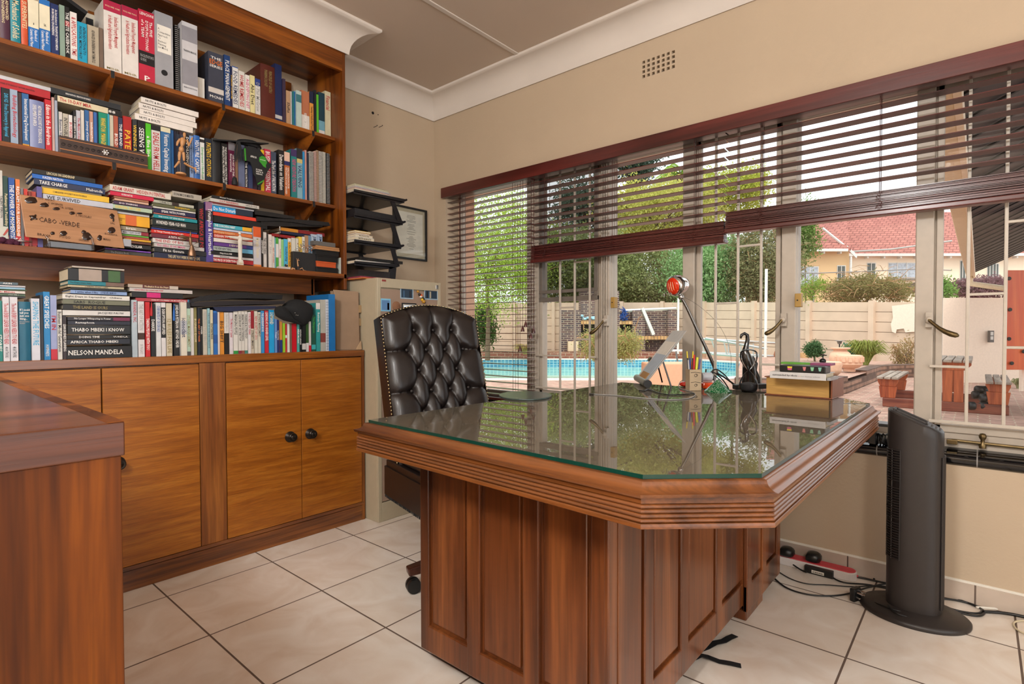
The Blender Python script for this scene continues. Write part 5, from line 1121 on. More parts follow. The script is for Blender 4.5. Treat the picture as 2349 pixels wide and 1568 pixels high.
lying('cupboard top', 7, XD-.01, [
 (1640, 2285, 282, 326, '5c2c2c', 'Meditation from the Heart', 'q', dict(bands=((0, .28, 'b0a090'), (.82, 1, 'b8aca0')), ts=(.32, .8))), (1662, 222, 330, 378, 'b8b0ac', 'LEADERS IN LEADERSHIP', 'r', dict(c1=8, ts=(.07, .52), sz=.4)), (1690, 105, 384, 452, '19191b', '', 'm', dict(c1=8, bands=((.28, .55, 'c01c6c'),), lab='black book with a pink spine block on the small cupboard pile')), (1740, 242, 460, 504, 'a4343c', 'DISRUPT YOURSELF OR BE DISRUPTED', 'w', dict(c1=8, ts=(.26, .86), sz=.4, bands=((.88, 1, '4c7c9c'),)))], 'small pile right of the tall one')
row('cupboard top', 7, XD, ZD, [
 (1692, 1763, 490, 'a4b0b8', 'RWANDA, INC.', 'r', dict(tspan=(.04, .4))), (1773, 1857, 508, 'ccc8c8', 'THE ART OF ACTION', 's', dict(tspan=(.05, .52), bands=((.57, .69, '3c2418'),), t2='BUNGAY')), (1866, 1925, 517, 'b81c24', 'TAKING PEOPLE WITH YOU', 'w', dict(tspan=(.3, .88))), (1937, 1994, 540, '1a1c1e', 'DARKIE', 'w', dict(tspan=(.3, .52), t2='')), (2002, 2064, 525, 'c8c8c8', 'CORPORATES AT CROSSROADS', 'b', dict(tspan=(.06, .55))), (2068, 2125, 525, '1a1a1c', 'DISRUPTION AMPLIFIED', 'w', dict(bands=((0, .09, 'ccc8c8'), (.66, 1, 'ccc8c8')), tspan=(.12, .6))), (2132, 2208, 532, 'c0b49c', '12 RULES FOR LIFE', 'd', dict(tspan=(.3, .95))), (2222, 2300, 532, '17181a', '!JORDAN B PETERSON  BEYOND ORDER', 'w', dict(tspan=(.03, .85), lab='black book fronted by a blue tassel, cupboard row')), (2302, 2312, 540, 'c8c8c8')], gD)
row('cupboard top', 8, XD, ZD, [
 (74, 150, 335, 'ccc4b4', 'iconoclast', 'n', dict(tspan=(.3, .66), bands=((.35, .6, 'a8a8ac'),))), (152, 198, 335, 'a4bca8', 'STORE MANAGEMENT', 'd', dict(bands=((0, .12, '34383c'), (.93, 1, '4c4c4c')), tspan=(.25, .85))), (200, 240, 405, 'c8c4c0'), (243, 280, 400, '7c7444', 'BUSINESS IDIOM', 'q'), (285, 318, 400, '20242c', 'THE ART OF WAR', 'o'), (320, 346, 405, '181818', 'POWER', 'w'), (349, 400, 422, 'b8b0a0', 'PRESERVING YOUR ABILITY', 's', dict(tspan=(.05, .8))), (403, 433, 410, '8cb4b8', 'THE POWER OF YOUR SUBCONSCIOUS', 'n'), (436, 470, 430, 'c0b89c', 'ENTERPRISE', 'k'), (475, 526, 440, '2464ac', '', 'w', dict(bands=((.05, .3, '1c4c8c'), (.55, .75, '1c4c8c')))), (529, 553, 455, 'd0c4bc', '', 'r'),
 (556, 612, 455, 'cc8428', 'BIG SHIFT', 'k', dict(tspan=(.05, .9))), (615, 672, 460, '181818', 'Emotional Intelligence', 's', dict(bands=((0, .5, 'c8c4c0'),), tspan=(.05, .45), lab='half white half black book right of the orange one, cupboard row')), (676, 720, 460, 'c8c0c4', 'The Mystery of Capital', 'r', dict(tspan=(.15, .6))), (724, 778, 445, 'ccc8c0', 'MANAGING PEOPLE', 'k', dict(bands=((.93, 1, '2c8c3c'),), tspan=(.08, .55))), (781, 815, 445, 'c8c4bc', 'LEADERSHIP AT THE TOP', 'k', dict(bands=((.93, 1, '7c2438'),), tspan=(.08, .7))), (818, 857, 445, 'ccc8c0', 'BREAKTHROUGH THINKING', 'k', dict(bands=((.93, 1, '8c4c3c'),), tspan=(.08, .7))), (860, 897, 445, 'c8c4bc', 'FINANCE & STRATEGY', 'k', dict(bands=((.93, 1, '3c7c6c'),), tspan=(.08, .65))),
 (901, 936, 455, 'ccc8c8', 'OUR NEXT TEN YEARS', 'r', dict(tspan=(.03, .55))), (939, 977, 440, 'c0b4a0', 'STREET SMARTS', 'k', dict(bands=((0, .42, '8c1c24'),), tspan=(.46, .9))), (981, 1022, 445, 'c8c4b4', 'NEW SECRETS OF CEOs', 'r', dict(tspan=(.12, .68))), (1026, 1061, 455, 'c4c0b0', 'BUSINESS MANAGEMENT', 'k', dict(tspan=(.05, .6))), (1064, 1105, 440, '2c84bc', 'THE LEADERSHIP BOOK', 'w', dict(tspan=(.05, .5))), (1109, 1154, 437, 'b42430', 'LEADING AT A HIGHER LEVEL', 'w', dict(tspan=(.04, .72))), (1158, 1220, 430, '1c94cc', 'DEMAND', 'q', dict(tspan=(.06, .34))),
 (1225, 1253, 540, '6084b8', 'Trust', 'w'), (1256, 1287, 550, '24306c', 'leadership', 'w'), (1291, 1322, 570, 'c0803c', '', 'w', dict(bands=((.6, 1, '24306c'),))), (1326, 1353, 590, '8cb82c', ''), (1357, 1379, 600, 'b8242c', '', 'w', dict(bands=((.4, .5, 'd0ccc8'),))), (1382, 1410, 598, 'd0ccc4'), (1413, 1433, 600, '6c5c4c'), (1437, 1496, 598, 'b40c1c', '', 'w'), (1501, 1531, 598, '4c9c94', 'MBA Models', 'w', dict(tspan=(.2, .7))), (1534, 1560, 600, '17181a', '!KEVIN LINGS', 'w', dict(lab='slim black book between the pale teal and the widest black one, cupboard row')), (1565, 1610, 590, '141414', '', 'w', dict(bands=((.72, .93, 'c0bcb8'),))), (1614, 1645, 590, '2c4c20', '', 'w', dict(bands=((.7, 1, 'c8c4c4'),))), (1648, 1675, 570, 'c4bcb8', '', 'r', dict(bands=((.8, 1, 'b41c2c'),))), (1680, 1729, 490, '1c4c3c', 'Time Management', 'g', dict(tspan=(.05, .5), bands=((.82, .95, '3c9ca0'),))), (1735, 1784, 345, '2c8c8c', 'Business Planning', 'w', dict(bands=((0, .13, 'ccc8c4'),), tspan=(.2, .6)))], gD)
o = row('cupboard top', 8, XD, ZD, [(1788, 1850, 305, 'a8a69c', '', 'w', dict(depth=.2, bands=((.65, .83, '7c3c34'),), name='plastic_folder', cat='folder', lab='greyish plastic folder with a reddish block between teal and checked folders'))], gD)
o = row('cupboard top', 8, XD, ZD, [(1852, 1884, 303, 'c8ccd4', '', 'w', dict(depth=.2, name='checked_folder', cat='folder', lab='white folder with blue checked lines near the right end of the cupboard'))], gD)[0]
V = o.data.vertices; y0 = min(v.co.y for v in V); y1 = max(v.co.y for v in V); X = max(v.co.x for v in V); z1 = max(v.co.z for v in V); mb = MB(); z = ZD+.008
while z < z1-.004: mb.box(X, X+.0007, y0, y1, z, z+.0012); z += .014
mb.box(X, X+.0007, (y0+y1)/2-.0006, (y0+y1)/2+.0006, ZD+.002, z1-.002); mb.build('grid_lines', ink('n'), o)
o = row('cupboard top', 8, XD+.003, ZD, [(1887, 1965, 238, '1468a8', '', 'w', dict(depth=.22, name='blue_folder', cat='folder', lab='glossy bright blue folder beside the kraft cardboard portfolio'))], gD)
# kraft portfolio leaning at the end
y0 = atx(768, 700, -2.56).y
kp = thing('cardboard_portfolio', 'large brown kraft cardboard portfolio standing at the right end of the cupboard top', 'portfolio', (-2.6, 1.62, ZD))
KR = plain('kraft_card', '8c735c', .85, var=.05)
ya, yb = atx(769, 720, -2.56).y, atx(826, 720, -2.5).y
za, zb_k = atx(776, 664, -2.56).z, atx(820, 668, -2.5).z
MB().extr([(-2.57, ya, ZD+.001), (-2.50, yb-.005, ZD+.001), (-2.515, yb, zb_k), (-2.585, ya+.005, za)], (-.012, .006, 0)).build('front_board', KR, kp)
MB().extr([(-2.60, ya, ZD+.001), (-2.53, yb+.01, ZD+.001), (-2.545, yb+.013, zb_k-.005), (-2.615, ya+.005, za-.005)], (.012, .004, 0)).build('back_board', KR, kp)
mb = MB(); q = Vector((-2.5, yb, ZD))
mb.extr([(-2.498, yb-.03, ZD+.002), (-2.498, yb+.006, ZD+.002), (-2.501, yb+.004, ZD+.05)], (.003, .0, 0)); mb.build('torn_corner', plain('kraft_light', 'b89c7c', .9), kp)
for q, z in ((-2.508, 1.10), (-2.512, 1.03)): MB().box(q-.012, q, yb-.002, yb+.014, z, z+.04).build('tape', plain('tape_brown', 'a08460', .5), kp)
# every book its own label
from collections import Counter, defaultdict
bys = defaultdict(list)
for b in BOOKS:
    if b['kind'] == 'st': bys[b['shelf']].append(b)
for s_, L_ in bys.items():
    L_.sort(key=lambda b: b['y'])
    for i, b in enumerate(L_):
        b['L'] = L_[i-1]['col'] if i else None; b['R'] = L_[i+1]['col'] if i+1 < len(L_) else None
        b['LT'] = next((q['title'] for q in L_[max(0, i-3):i][::-1] if q['title']), ''); b['i'] = i
piles = defaultdict(list)
for b in BOOKS:
    if b['kind'] == 'ly': piles[b['pile']].append(b)
for s_, L_ in piles.items():
    L_.sort(key=lambda b: -b['z'])
    for i, b in enumerate(L_): b['U'] = L_[i-1]['col'] if i else None; b['D'] = L_[i+1]['col'] if i+1 < len(L_) else None
def short(t): 
    w_ = t.replace('\n', ' ').split(); return ' '.join(w_[:4])
seen = Counter()
def sz(b): return 'slim' if b['w'] < .012 else ('thick' if b['w'] > .026 else '')
for b in BOOKS:
    if b['lab']: L_ = b['lab']
    elif b['title']: L_ = ' '.join(x for x in (sz(b), b['col'], 'book lettered "%s"' % short(b['title']), 'on the' if b['kind'] == 'st' else 'lying on the', b['shelf']) if x)
    elif b['kind'] == 'st':
        nb = 'between a %s and a %s one' % (b['L'], b['R']) if b['L'] and b['R'] else 'at the row end'
        L_ = ' '.join(x for x in (sz(b), 'plain', b['col'], 'book', nb, 'on the', b['shelf']) if x)
    else:
        nb = ('between a %s and a %s one' % (b['U'], b['D'])) if b['U'] and b['D'] else ('on top' if b['D'] else 'lowest')
        L_ = ' '.join(x for x in (sz(b), 'unlettered', b['col'], 'book', nb, 'in the', b['pile'].replace('lying ', '')) if x)
    b['L_'] = L_
cnt_ = Counter(b['L_'] for b in BOOKS)
for b in BOOKS:
    L_ = b['L_']
    if cnt_[L_] > 1 and b['kind'] == 'st' and b.get('LT'): L_ = ' '.join(x for x in (sz(b), b['col'], 'book right of the one lettered "%s"' % ' '.join(short(b['LT']).split()[:3]), 'on the', b['shelf']) if x)
    w_ = L_.split()
    if len(w_) > 16: L_ = ' '.join(w_[:16])
    b['o']['label'] = L_; seen[L_] += 1
# ================================================================ ornaments on the shelves
# carved box on the second shelf, in front of the books
XB0 = -2.672
a = atx(136, 318, XB0); b = atx(339, 352, XB0)
cbx = thing('carved_box', 'long dark carved wooden box with silver clasp lying before the books on the second shelf', 'box', (XB0, (a.y+b.y)/2, ZBs))
DK = wood('carved_wood', '2a1a14', '4c362c', 'y', 1.5, .5)
zt1 = ZBs+.066
MB().box(XB0-.024, XB0, a.y, b.y, ZBs, zt1).build('box_body', DK, cbx, bevel=.002)
for zz in (ZBs+.014, zt1-.012): MB().box(XB0, XB0+.0008, a.y+.001, b.y-.001, zz, zz+.0022).build('inlay_line', plain('inlay_orange', 'b8743c', .5), cbx)
mb = MB(); y = a.y+.012
while y < b.y-.012:
    mb.tube([(XB0+.0008, y+.007*math.cos(t)*(1-t/14), ZBs+.033+.007*math.sin(t)*(1-t/14)) for t in [k*.7 for k in range(13)]], .0008, 4); y += .0185
mb.build('carving', M['matte'], cbx)
p = atx(242, 350, XB0)
mb = MB(); 
for k in range(6): t = k*pi/3; mb.ball((XB0+.003, p.y+.009*math.cos(t), p.z+.009*math.sin(t)), .0045, 4)
mb.lathe([(.006, 0), (.007, .003), (.003, .006), (0, .006)], (XB0+.001, p.y, p.z), 10, ax=(1, 0, 0)).build('clasp', M['chrome'], cbx, smooth=60)
# ---- wooden mannequin
def figure(name, lab, cat, base, X, joints, rad, mat, parts=None, chains=None, scale=1):
    g = thing(name, lab, cat, base); return g
LW = plain('mannequin_wood', 'b88454', .5, var=.08)
XM = -2.655
mq = thing('wooden_mannequin', 'jointed pale wooden artist mannequin striding on the second shelf', 'mannequin', tuple(Vector((XM, atx(418, 400, XM).y, ZBs))))
def pm4(x, y, X=None, c=4): return atx(*cp(c, x, y), X or XM)
def limb(g, name, pts, rr, mat, c=4, X=None, n=10): return MB().tube([pm4(x, y, X, c) for x, y in pts], rr, n).build(name, mat, g, smooth=70)
q = pm4(85, 850); MB().lathe([(.020, 0), (.021, .002), (.020, .007), (.017, .009)], (XM, q.y, ZBs), 20).build('base', LW, mq, smooth=40)
MB().tube([(XM-.006, q.y, ZBs+.008), (XM-.008, q.y, pm4(90, 560).z)], .0014, 6).build('support_rod', M['chrome'], mq)
limb(mq, 'head', [(130, 302), (130, 312), (130, 330), (130, 350), (130, 368)], [.003, .0055, .0065, .0055, .003], LW)
limb(mq, 'neck', [(128, 365), (124, 378)], [.003, .003], LW)
limb(mq, 'chest', [(120, 375), (112, 385), (105, 430), (98, 470)], [.006, .0115, .0105, .006], LW)
limb(mq, 'waist', [(98, 468), (94, 490)], [.005, .006], LW)
limb(mq, 'hips', [(94, 485), (90, 500), (90, 530), (92, 555)], [.006, .0095, .011, .007], LW)
limb(mq, 'upper_arm', [(70, 385), (45, 430), (32, 470)], [.0045, .0045, .003], LW); limb(mq, 'forearm', [(32, 470), (35, 430), (48, 400)], [.0035, .0035, .002], LW)
limb(mq, 'upper_arm', [(158, 395), (175, 435), (182, 475)], [.0045, .0045, .003], LW); limb(mq, 'forearm', [(182, 475), (205, 430), (222, 385)], [.0035, .0035, .0025], LW); limb(mq, 'hand', [(220, 395), (228, 375), (240, 365)], [.0028, .0035, .001], LW)
limb(mq, 'thigh', [(72, 550), (64, 600), (62, 660)], [.0065, .0065, .004], LW); limb(mq, 'shin', [(64, 672), (30, 715), (0, 750)], [.0048, .0048, .003], LW)
limb(mq, 'thigh', [(115, 555), (122, 610), (124, 665)], [.0065, .0065, .004], LW); limb(mq, 'shin', [(124, 690), (180, 725), (255, 762)], [.0048, .005, .003], LW); limb(mq, 'foot', [(266, 745), (272, 775), (275, 810)], [.0035, .0045, .002], LW)
# ---- graduation cap and map plaque on the second shelf
XCp = -2.668
gc = thing('graduation_cap', 'flat black graduation cap with hanging tassel resting on books of the second shelf', 'cap', tuple(pm4(840, 420, XCp)))
P = [pm4(500, 378, XCp), pm4(780, 362, XCp), pm4(1000, 425, XCp), pm4(1218, 440, XCp)]
zc_ = 1.915
ybA, ybB = P[0].y, P[3].y
MB().extr([(XCp-.2, ybA+.05, P[1].z+.004), (XCp-.01, ybA+.005, P[0].z-.004), (XCp, (ybA+ybB)/2, P[1].z-.014), (XCp-.005, ybB, P[3].z-.003), (XCp-.22, ybB-.08, P[3].z+.002)], (0, 0, .006)).build('mortar_board', M['matte'], gc, bevel=.001)
MB().lathe([(.06, 0), (.062, .012), (.05, .03)], (XCp-.08, (ybA+ybB)/2+.06, P[3].z-.026), 20).build('skull_cap', M['matte'], gc, smooth=50)
mb = MB(); rnd = random.Random(1)
for i in range(46):
    x = 770+rnd.random()*100; mb.tube([pm4(x*.5+410, 420, XCp+.002), pm4(x, 520, XCp+.004), pm4(x-10+rnd.uniform(-8, 8), 600+rnd.random()*90, XCp+.004)], .0009, 4)
mb.build('tassel', M['matte'], gc)
XMp = -2.668
AF = [(872, 520), (905, 488), (960, 478), (1010, 488), (1040, 512), (1095, 532), (1115, 560), (1150, 600), (1170, 640), (1205, 690), (1250, 712), (1225, 750), (1190, 800), (1165, 850), (1150, 905), (1120, 960), (1085, 1000), (1060, 985), (1045, 930), (1035, 880), (1005, 830), (1000, 780), (985, 720), (965, 680), (920, 664), (880, 668), (868, 600)]
mp = thing('map_plaque', 'black plaque shaped like a continent with green patches on the second shelf', 'plaque', tuple(pm4(1060, 1000, XMp)))
pf_ = [pm4(x, y, XMp) for x, y in AF]
MB().extr(pf_[::-1], (.006, 0, 0)).build('board', M['matte'], mp)
GR = plain('plaque_green', '2f8a22', .5)
def patch(g, name, pts, X, mat, t=.0012, c=4): return MB().extr([atx(*cp(c, x, y), X) for x, y in pts][::-1], (t, 0, 0)).build(name, mat, g)
patch(mp, 'green_band', [(893, 508), (912, 502), (922, 662), (905, 664)], XMp+.0062, GR)
patch(mp, 'green_patch', [(1088, 622), (1120, 600), (1160, 612), (1178, 650), (1188, 690), (1172, 720), (1176, 755), (1140, 735), (1115, 700), (1088, 670)], XMp+.0062, GR)
patch(mp, 'green_stripe', [(1068, 955), (1150, 905), (1140, 930), (1066, 972)], XMp+.0062, GR)
def pl_text(s, x0, y0, x1, y1, c=4, X=XMp+.008, mat=None, g=mp, hv=True, name='lettering'):
    a, b = atx(*cp(c, x0, y0), X), atx(*cp(c, x1, y1), X); letter(MB(), s, (X, a.y, b.z), (0, 1, 0), (0, 0, 1), b.y-a.y, a.z-b.z, heavy=hv).build(name, mat or ink('w'), g)
pl_text('AFRICA', 975, 590, 1055, 635); pl_text('BOTSWANA', 1100, 640, 1170, 668); pl_text('SUGAR\nWITH A\nVISION', 1045, 760, 1140, 855)
mh = MB().lathe([(.013, 0), (.0125, .012), (.009, .034), (.006, .037)], (XMp+.004, pm4(768, 900, XMp).y, ZBs+.003), 16); mh = mh.build('top_hat', M['matte'], None, smooth=40); tag(mh, 'tiny black hat shaped ornament at the shelf edge below the graduation cap', 'ornament')
ro = MB().extr([tuple(pm4(700, 950, XMp+.0)*1)[:2]+(ZBs,), tuple(pm4(1190, 1050, XMp+.0))[:2]+(ZBs,), tuple(pm4(1190, 1050, XMp-.02))[:2]+(ZBs,), tuple(pm4(700, 950, XMp-.02))[:2]+(ZBs,)], (0, 0, .003)).build('red_ruler', plain('ruler_red', '94281c', .5), None); tag(ro, 'thin red and green strip lying along the second shelf edge under the plaque', 'strip')
# ---- wooden island plaque on its stand, third shelf
XP = -2.612
def p5(x, y, X=XP, c=5): return atx(*cp(c, x, y), X)
ip = thing('island_plaque', 'pale wooden plaque with dark island shapes and CABO-VERDE lettering propped on the third shelf', 'plaque', tuple(p5(900, 1000)))
cr = [p5(248, 365, XP-.03), p5(1505, 577, XP-.03), p5(1600, 1060, XP), p5(330, 912, XP)]
PW = wood('plaque_wood', '9a6c48', 'b48662', 'y', 1.2, .45, fine=.2)
MB().extr(cr, (-.012, 0, .003)).build('board', PW, ip, bevel=.002)
def pq(x, y):   # on the leaning front face
    t = (y-(365+(x-248)*.169))/((912+(x-330)*.116)-(365+(x-248)*.169)); return p5(x, y, XP-.03*(1-t)+.0015)
DI = plain('island_dark', '2a1810', .12)
for cx_, cy_, rx_, ry_ in ((400, 442, 78, 44), (570, 503, 62, 30), (720, 550, 48, 20), (925, 607, 38, 20), (1020, 610, 40, 10), (1435, 645, 32, 34), (1455, 690, 12, 30), (1430, 828, 48, 42), (675, 865, 30, 22), (815, 866, 46, 36), (1115, 905, 68, 52), (1075, 850, 30, 26), (1278, 922, 32, 38), (430, 660, 40, 28), (395, 645, 26, 8), (460, 682, 24, 8), (400, 690, 14, 12), (455, 635, 14, 12)):
    n_ = 14; rnd = random.Random(int(cx_)); P = []
    for i in range(n_): a_ = -2*pi*i/n_; r_ = 1+rnd.uniform(-.16, .12); P.append(pq(cx_+rx_*r_*math.cos(a_), cy_+ry_*r_*math.sin(a_)))
    c_ = sum(P, Vector())/n_; mb = MB(); mb.add(P+[c_+(q-c_)*.7+Vector((.0022, 0, 0)) for q in P], [(i, (i+1) % n_, n_+(i+1) % n_, n_+i) for i in range(n_)]+[tuple(range(n_, 2*n_))]); mb.build('island', DI, ip, smooth=60)
U_ = (pq(1400, 620)-pq(500, 500)).normalized()
def wt(s, x, y, w_, h_, ang=0):
    A_, B_ = pq(x, y), pq(x+w_, y+w_*.15); C_ = pq(x, y-h_)
    letter(MB(), s, A_+Vector((.0006, 0, 0)), (B_-A_).normalized(), (C_-A_).normalized(), (B_-A_).length, (C_-A_).length, heavy=False).build('lettering', plain('burnt_ink', '40281a', .8), ip)
for a_ in (('CABO -VERDE', 500, 715, 520, 62), ('STO. ANTAO', 490, 430, 210, 28), ('S. VICENTE', 615, 488, 190, 26), ('STA. LUZIA', 750, 540, 190, 26), ('S. NICOLAU', 970, 645, 200, 30), ('BRAVA', 480, 890, 170, 30), ('FOGO', 765, 920, 140, 34), ('SANTIAGO', 1010, 960, 130, 26), ('MAIO', 1325, 950, 95, 26), ('BOAVISTA', 1345, 880, 160, 24), ('SAL', 1415, 745, 60, 26)): wt(*a_)
AC = clear('acrylic', (.93, .93, .95), 1.5, .02)
stn = thing('acrylic_stand', 'clear acrylic easel holding the wooden island plaque on the third shelf', 'stand', tuple(p5(900, 1100)))
for x in (615, 1180):
    pts = [p5(x-25, 905, XP+.004), p5(x, 930, XP+.008), p5(x+15, 1000, XP+.006), p5(x+20, 1080, XP-.0)]
    MB().tube(pts, .004, 8).tube([pts[2], pts[2]+Vector((-.06, 0, -.0))], .004, 8).build('hook', AC, stn, smooth=60)
A_ = p5(600, 1020, XP-.002); B_ = p5(1200, 1090, XP-.002)
MB().box(XP-.006, XP-.002, A_.y, B_.y, ZCs+.006, ZCs+.03).build('crosspiece', AC, stn, bevel=.002)
mg = MB().box(XC+.006, XC+.012, p5(-20, 800).y, p5(122, 800).y, p5(60, 918).z, p5(60, 762).z).build('picture_card', plain('card_pale', 'b8b8ac', .4), None); tag(mg, 'small glossy card with red and green print at the left end of the third shelf', 'card')
MB().extr([p5(35, 890, XC+.013), p5(95, 800, XC+.013), p5(110, 830, XC+.013), p5(60, 890, XC+.013)], (.0006, 0, 0)).build('print', plain('print_red', 'a83c30', .4), mg)
cl_ = MB(); rnd = random.Random(6)
for i in range(26): cl_.ball((XC+.004+rnd.uniform(-.006, .01), p5(rnd.uniform(-40, 235), 990, XC).y, ZCs+.008+rnd.uniform(0, .012)), rnd.uniform(.007, .012), 5)
tag(cl_.build('velvet_pouch', plain('velvet', '44122c', .9, bump=.6), None, smooth=80), 'crumpled dark purple velvet pouch at the left end of the third shelf', 'pouch')
ls = MB().tube([p5(130, 958, XC+.012), p5(300, 965, XC+.012), p5(420, 975, XC+.01)], [.0015, .0035, .0012], 8).build('letter_opener', M['chrome'], None, smooth=60); tag(ls, 'slim metal letter opener lying by the purple pouch on the third shelf', 'letter opener')
nt_ = MB().box(XP-.01, XP-.008, p5(1590, 1000).y, p5(1692, 1000).y, p5(1640, 1030).z, p5(1640, 938).z).build('price_card', plain('grey_card', '9a9ca4', .5), None); tag(nt_, 'small grey card tucked behind the lower right corner of the island plaque', 'card')
# ---- figurines on the third shelf
XF_ = -2.61
def p6(x, y, X=XF_): return atx(*cp(6, x, y), X)
WH = plain('stone_white', 'cfc8bc', .6, var=.04, bump=.3, bscale=400)
cf = thing('robed_figurine', 'white robed figurine with outstretched arms standing on a RIO plinth, third shelf', 'figurine', (XF_, p6(845, 1000).y, ZCs))
yc = p6(845, 900).y; hgt = lambda y: p6(845, y).z
s6 = abs(p6(845, 900).y-p6(945, 900).y)/100
b0 = MB().box(XF_-.012, XF_+.012, yc-.0105, yc+.0105, ZCs, hgt(950)).box(XF_-.0105, XF_+.0105, yc-.009, yc+.009, hgt(950), hgt(930))
b0.build('plinth', WH, cf, bevel=.001)
letter(MB(), 'RIO', (XF_+.0126, yc-.0085, ZCs+.004), (0, 1, 0), (0, 0, 1), .017, .008).build('lettering', plain('gold_ink', 'b08c3c', .4), cf)
rob = loft([[(XF_+rx_*math.cos(2*pi*i/20)*(1+.05*math.cos(9*2*pi*i/20)), yc+ry_*math.sin(2*pi*i/20)*(1+.05*math.cos(9*2*pi*i/20)), hgt(yy)) for i in range(20)] for yy, rx_, ry_ in ((932, .0085, .0085), (850, .008, .0085), (780, .0085, .0092), (700, .0075, .0088), (655, .0065, .0095), (632, .0055, .011), (622, .004, .006), (612, .003, .0032))])
rob.build('robe', WH, cf, smooth=60)
MB().ball((XF_+.0005, yc-.0005, hgt(590)), .0062, 8, sy=.82, sz=1.15).ball((XF_+.006, yc-.0005, hgt(592)), .0012, 4).build('head', WH, cf, smooth=80)
MB().ball((XF_-.002, yc-.0005, hgt(585)), .0072, 8, sy=.88, sz=1.05, sx=.8).build('hair', WH, cf, smooth=80)
for sx_ in (-1, 1):
    ex = p6(655 if sx_ < 0 else 1050, 655).y
    mb = MB(); zt_a = hgt(632); L_ = ex-yc
    secs = []
    for t, w_, h_ in ((.08, .006, .012), (.35, .0055, .0105), (.6, .005, .0075), (.78, .0042, .0055), (.8, .0028, .0032), (.92, .0022, .003), (1, .0012, .002)):
        secs.append([(XF_+w_*math.cos(2*pi*i/10), yc+L_*t, zt_a-.0035-(h_ if math.sin(2*pi*i/10) < 0 else h_*.4)*abs(math.sin(2*pi*i/10))*(1 if math.sin(2*pi*i/10) < 0 else -1)-.001*t) for i in range(10)])
    loft(secs, mb).build('arm', WH, cf, smooth=60)
MB().extr([(XF_+.008, yc-.003, hgt(640)), (XF_+.0085, yc+.006, hgt(640)), (XF_+.0095, yc-.0075, hgt(800)), (XF_+.0095, yc-.009, hgt(790))][::-1], (.0008, 0, 0)).build('sash', WH, cf)
# bronze dancer
BZ = plain('bronze', '7a5c44', .4, metal=.7, var=.2, vscale=60)
bd = thing('bronze_dancer', 'small bronze dancing woman figurine with flared skirt on the third shelf', 'figurine', (XF_, p6(225, 970).y, ZCs))
def tb(name, pts, rr, n=8, dx=0): return MB().tube([p6(x, y, XF_+dx) for x, y in pts], rr, n).build(name, BZ, bd, smooth=70)
y_ = p6(225, 850).y
loft([[(XF_+r_*math.cos(2*pi*i/18)*(1+.12*math.cos(5*2*pi*i/18)), y_+r_*1.15*math.sin(2*pi*i/18)*(1+.1*math.sin(5*2*pi*i/18)), p6(225, yy).z) for i in range(18)] for yy, r_ in ((882, .005), (878, .0135), (850, .0135), (820, .011), (780, .008), (745, .0045), (730, .004))]).build('skirt', BZ, bd, smooth=70)
tb('torso', [(212, 745), (208, 700), (205, 655), (200, 630)], [.0045, .0065, .007, .004]); tb('head', [(206, 628), (208, 605), (206, 585), (205, 562)], [.003, .0045, .0035, .001])
tb('hair', [(195, 640), (150, 640), (100, 628), (45, 632)], [.004, .006, .007, .001]); tb('hair', [(190, 650), (130, 668), (75, 672)], [.003, .005, .001])
tb('arm', [(235, 655), (280, 660), (305, 705), (262, 716)], [.0025, .0022, .0018, .0015]); tb('leg', [(188, 875), (186, 920), (190, 968)], [.0022, .002, .0022]); tb('leg', [(258, 875), (262, 920), (262, 968)], [.0022, .002, .0022])
MB().box(XF_-.008, XF_+.008, p6(185, 960).y, p6(290, 960).y, ZCs, ZCs+.0015).build('foot_plate', BZ, bd)
# black box with the bead ball, small boxes
def bxb(name, lab, x0, x1, z0, z1, mat, cat='box', X=XF_-.0, d=.07, lid=None):
    a, b = p6(x0, 900, X).y, p6(x1, 900, X).y
    g = thing(name, lab, cat, (X-d/2, (a+b)/2, z0)); 
    if lid: MB().box(X-d, X-.001, a+.001, b-.001, z0, z1-lid).build('tray', mat, g, bevel=.0008); MB().box(X-d-.0005, X, a, b, z1-lid, z1).build('lid', mat, g, bevel=.001)
    else: MB().box(X-d, X, a, b, z0, z1).build('body', mat, g, bevel=.0012)
    return g
XQ = XF_-.01
pz = lambda y, x=1900, X=XQ: p6(x, y, X).z
gb = bxb('black_box', 'square black box carrying the beaded wire ball, right end of third shelf', 1525, 1818, ZCs, pz(835, 1700, XF_-.02), plain('box_black', '1c1c1e', .5), X=XF_-.02, d=.085)
OR = plain('box_orange', 'b84c1c', .5); TA = plain('box_tan', 'a8784c', .6); GY = plain('box_grey', '5c5854', .7)
zs = [ZCs, pz(1018), pz(945), pz(868), pz(798), pz(772), pz(748), pz(692)]
bxb('gift_box', 'flat black lidded box, lowest in the little stack by the bookcase side', 1822, 2100, zs[0], zs[1], M['black'], X=XQ, lid=.008)
bxb('gift_box', 'orange lidded box in the little stack by the bookcase side', 1824, 2075, zs[1]+.0004, zs[2], OR, X=XQ, lid=.008)
bxb('gift_box', 'black box resting on the orange one in the little stack', 1826, 2098, zs[2]+.0004, zs[3], M['black'], X=XQ, lid=.006)
bxb('gift_box', 'wider black box under the two tan boxes in the little stack', 1815, 2115, zs[3]+.0004, zs[4], M['black'], X=XQ, lid=.006)
bxb('gift_box', 'thin tan box, lower of two in the little stack', 1812, 2122, zs[4]+.0004, zs[5], TA, X=XQ)
bxb('gift_box', 'thin tan box directly beneath the grey box in the little stack', 1816, 2118, zs[5]+.0004, zs[6], TA, X=XQ)
bxb('gift_box', 'grey box on top of the little stack by the bookcase side', 1790, 2068, zs[6]+.0004, zs[7], GY, X=XQ)
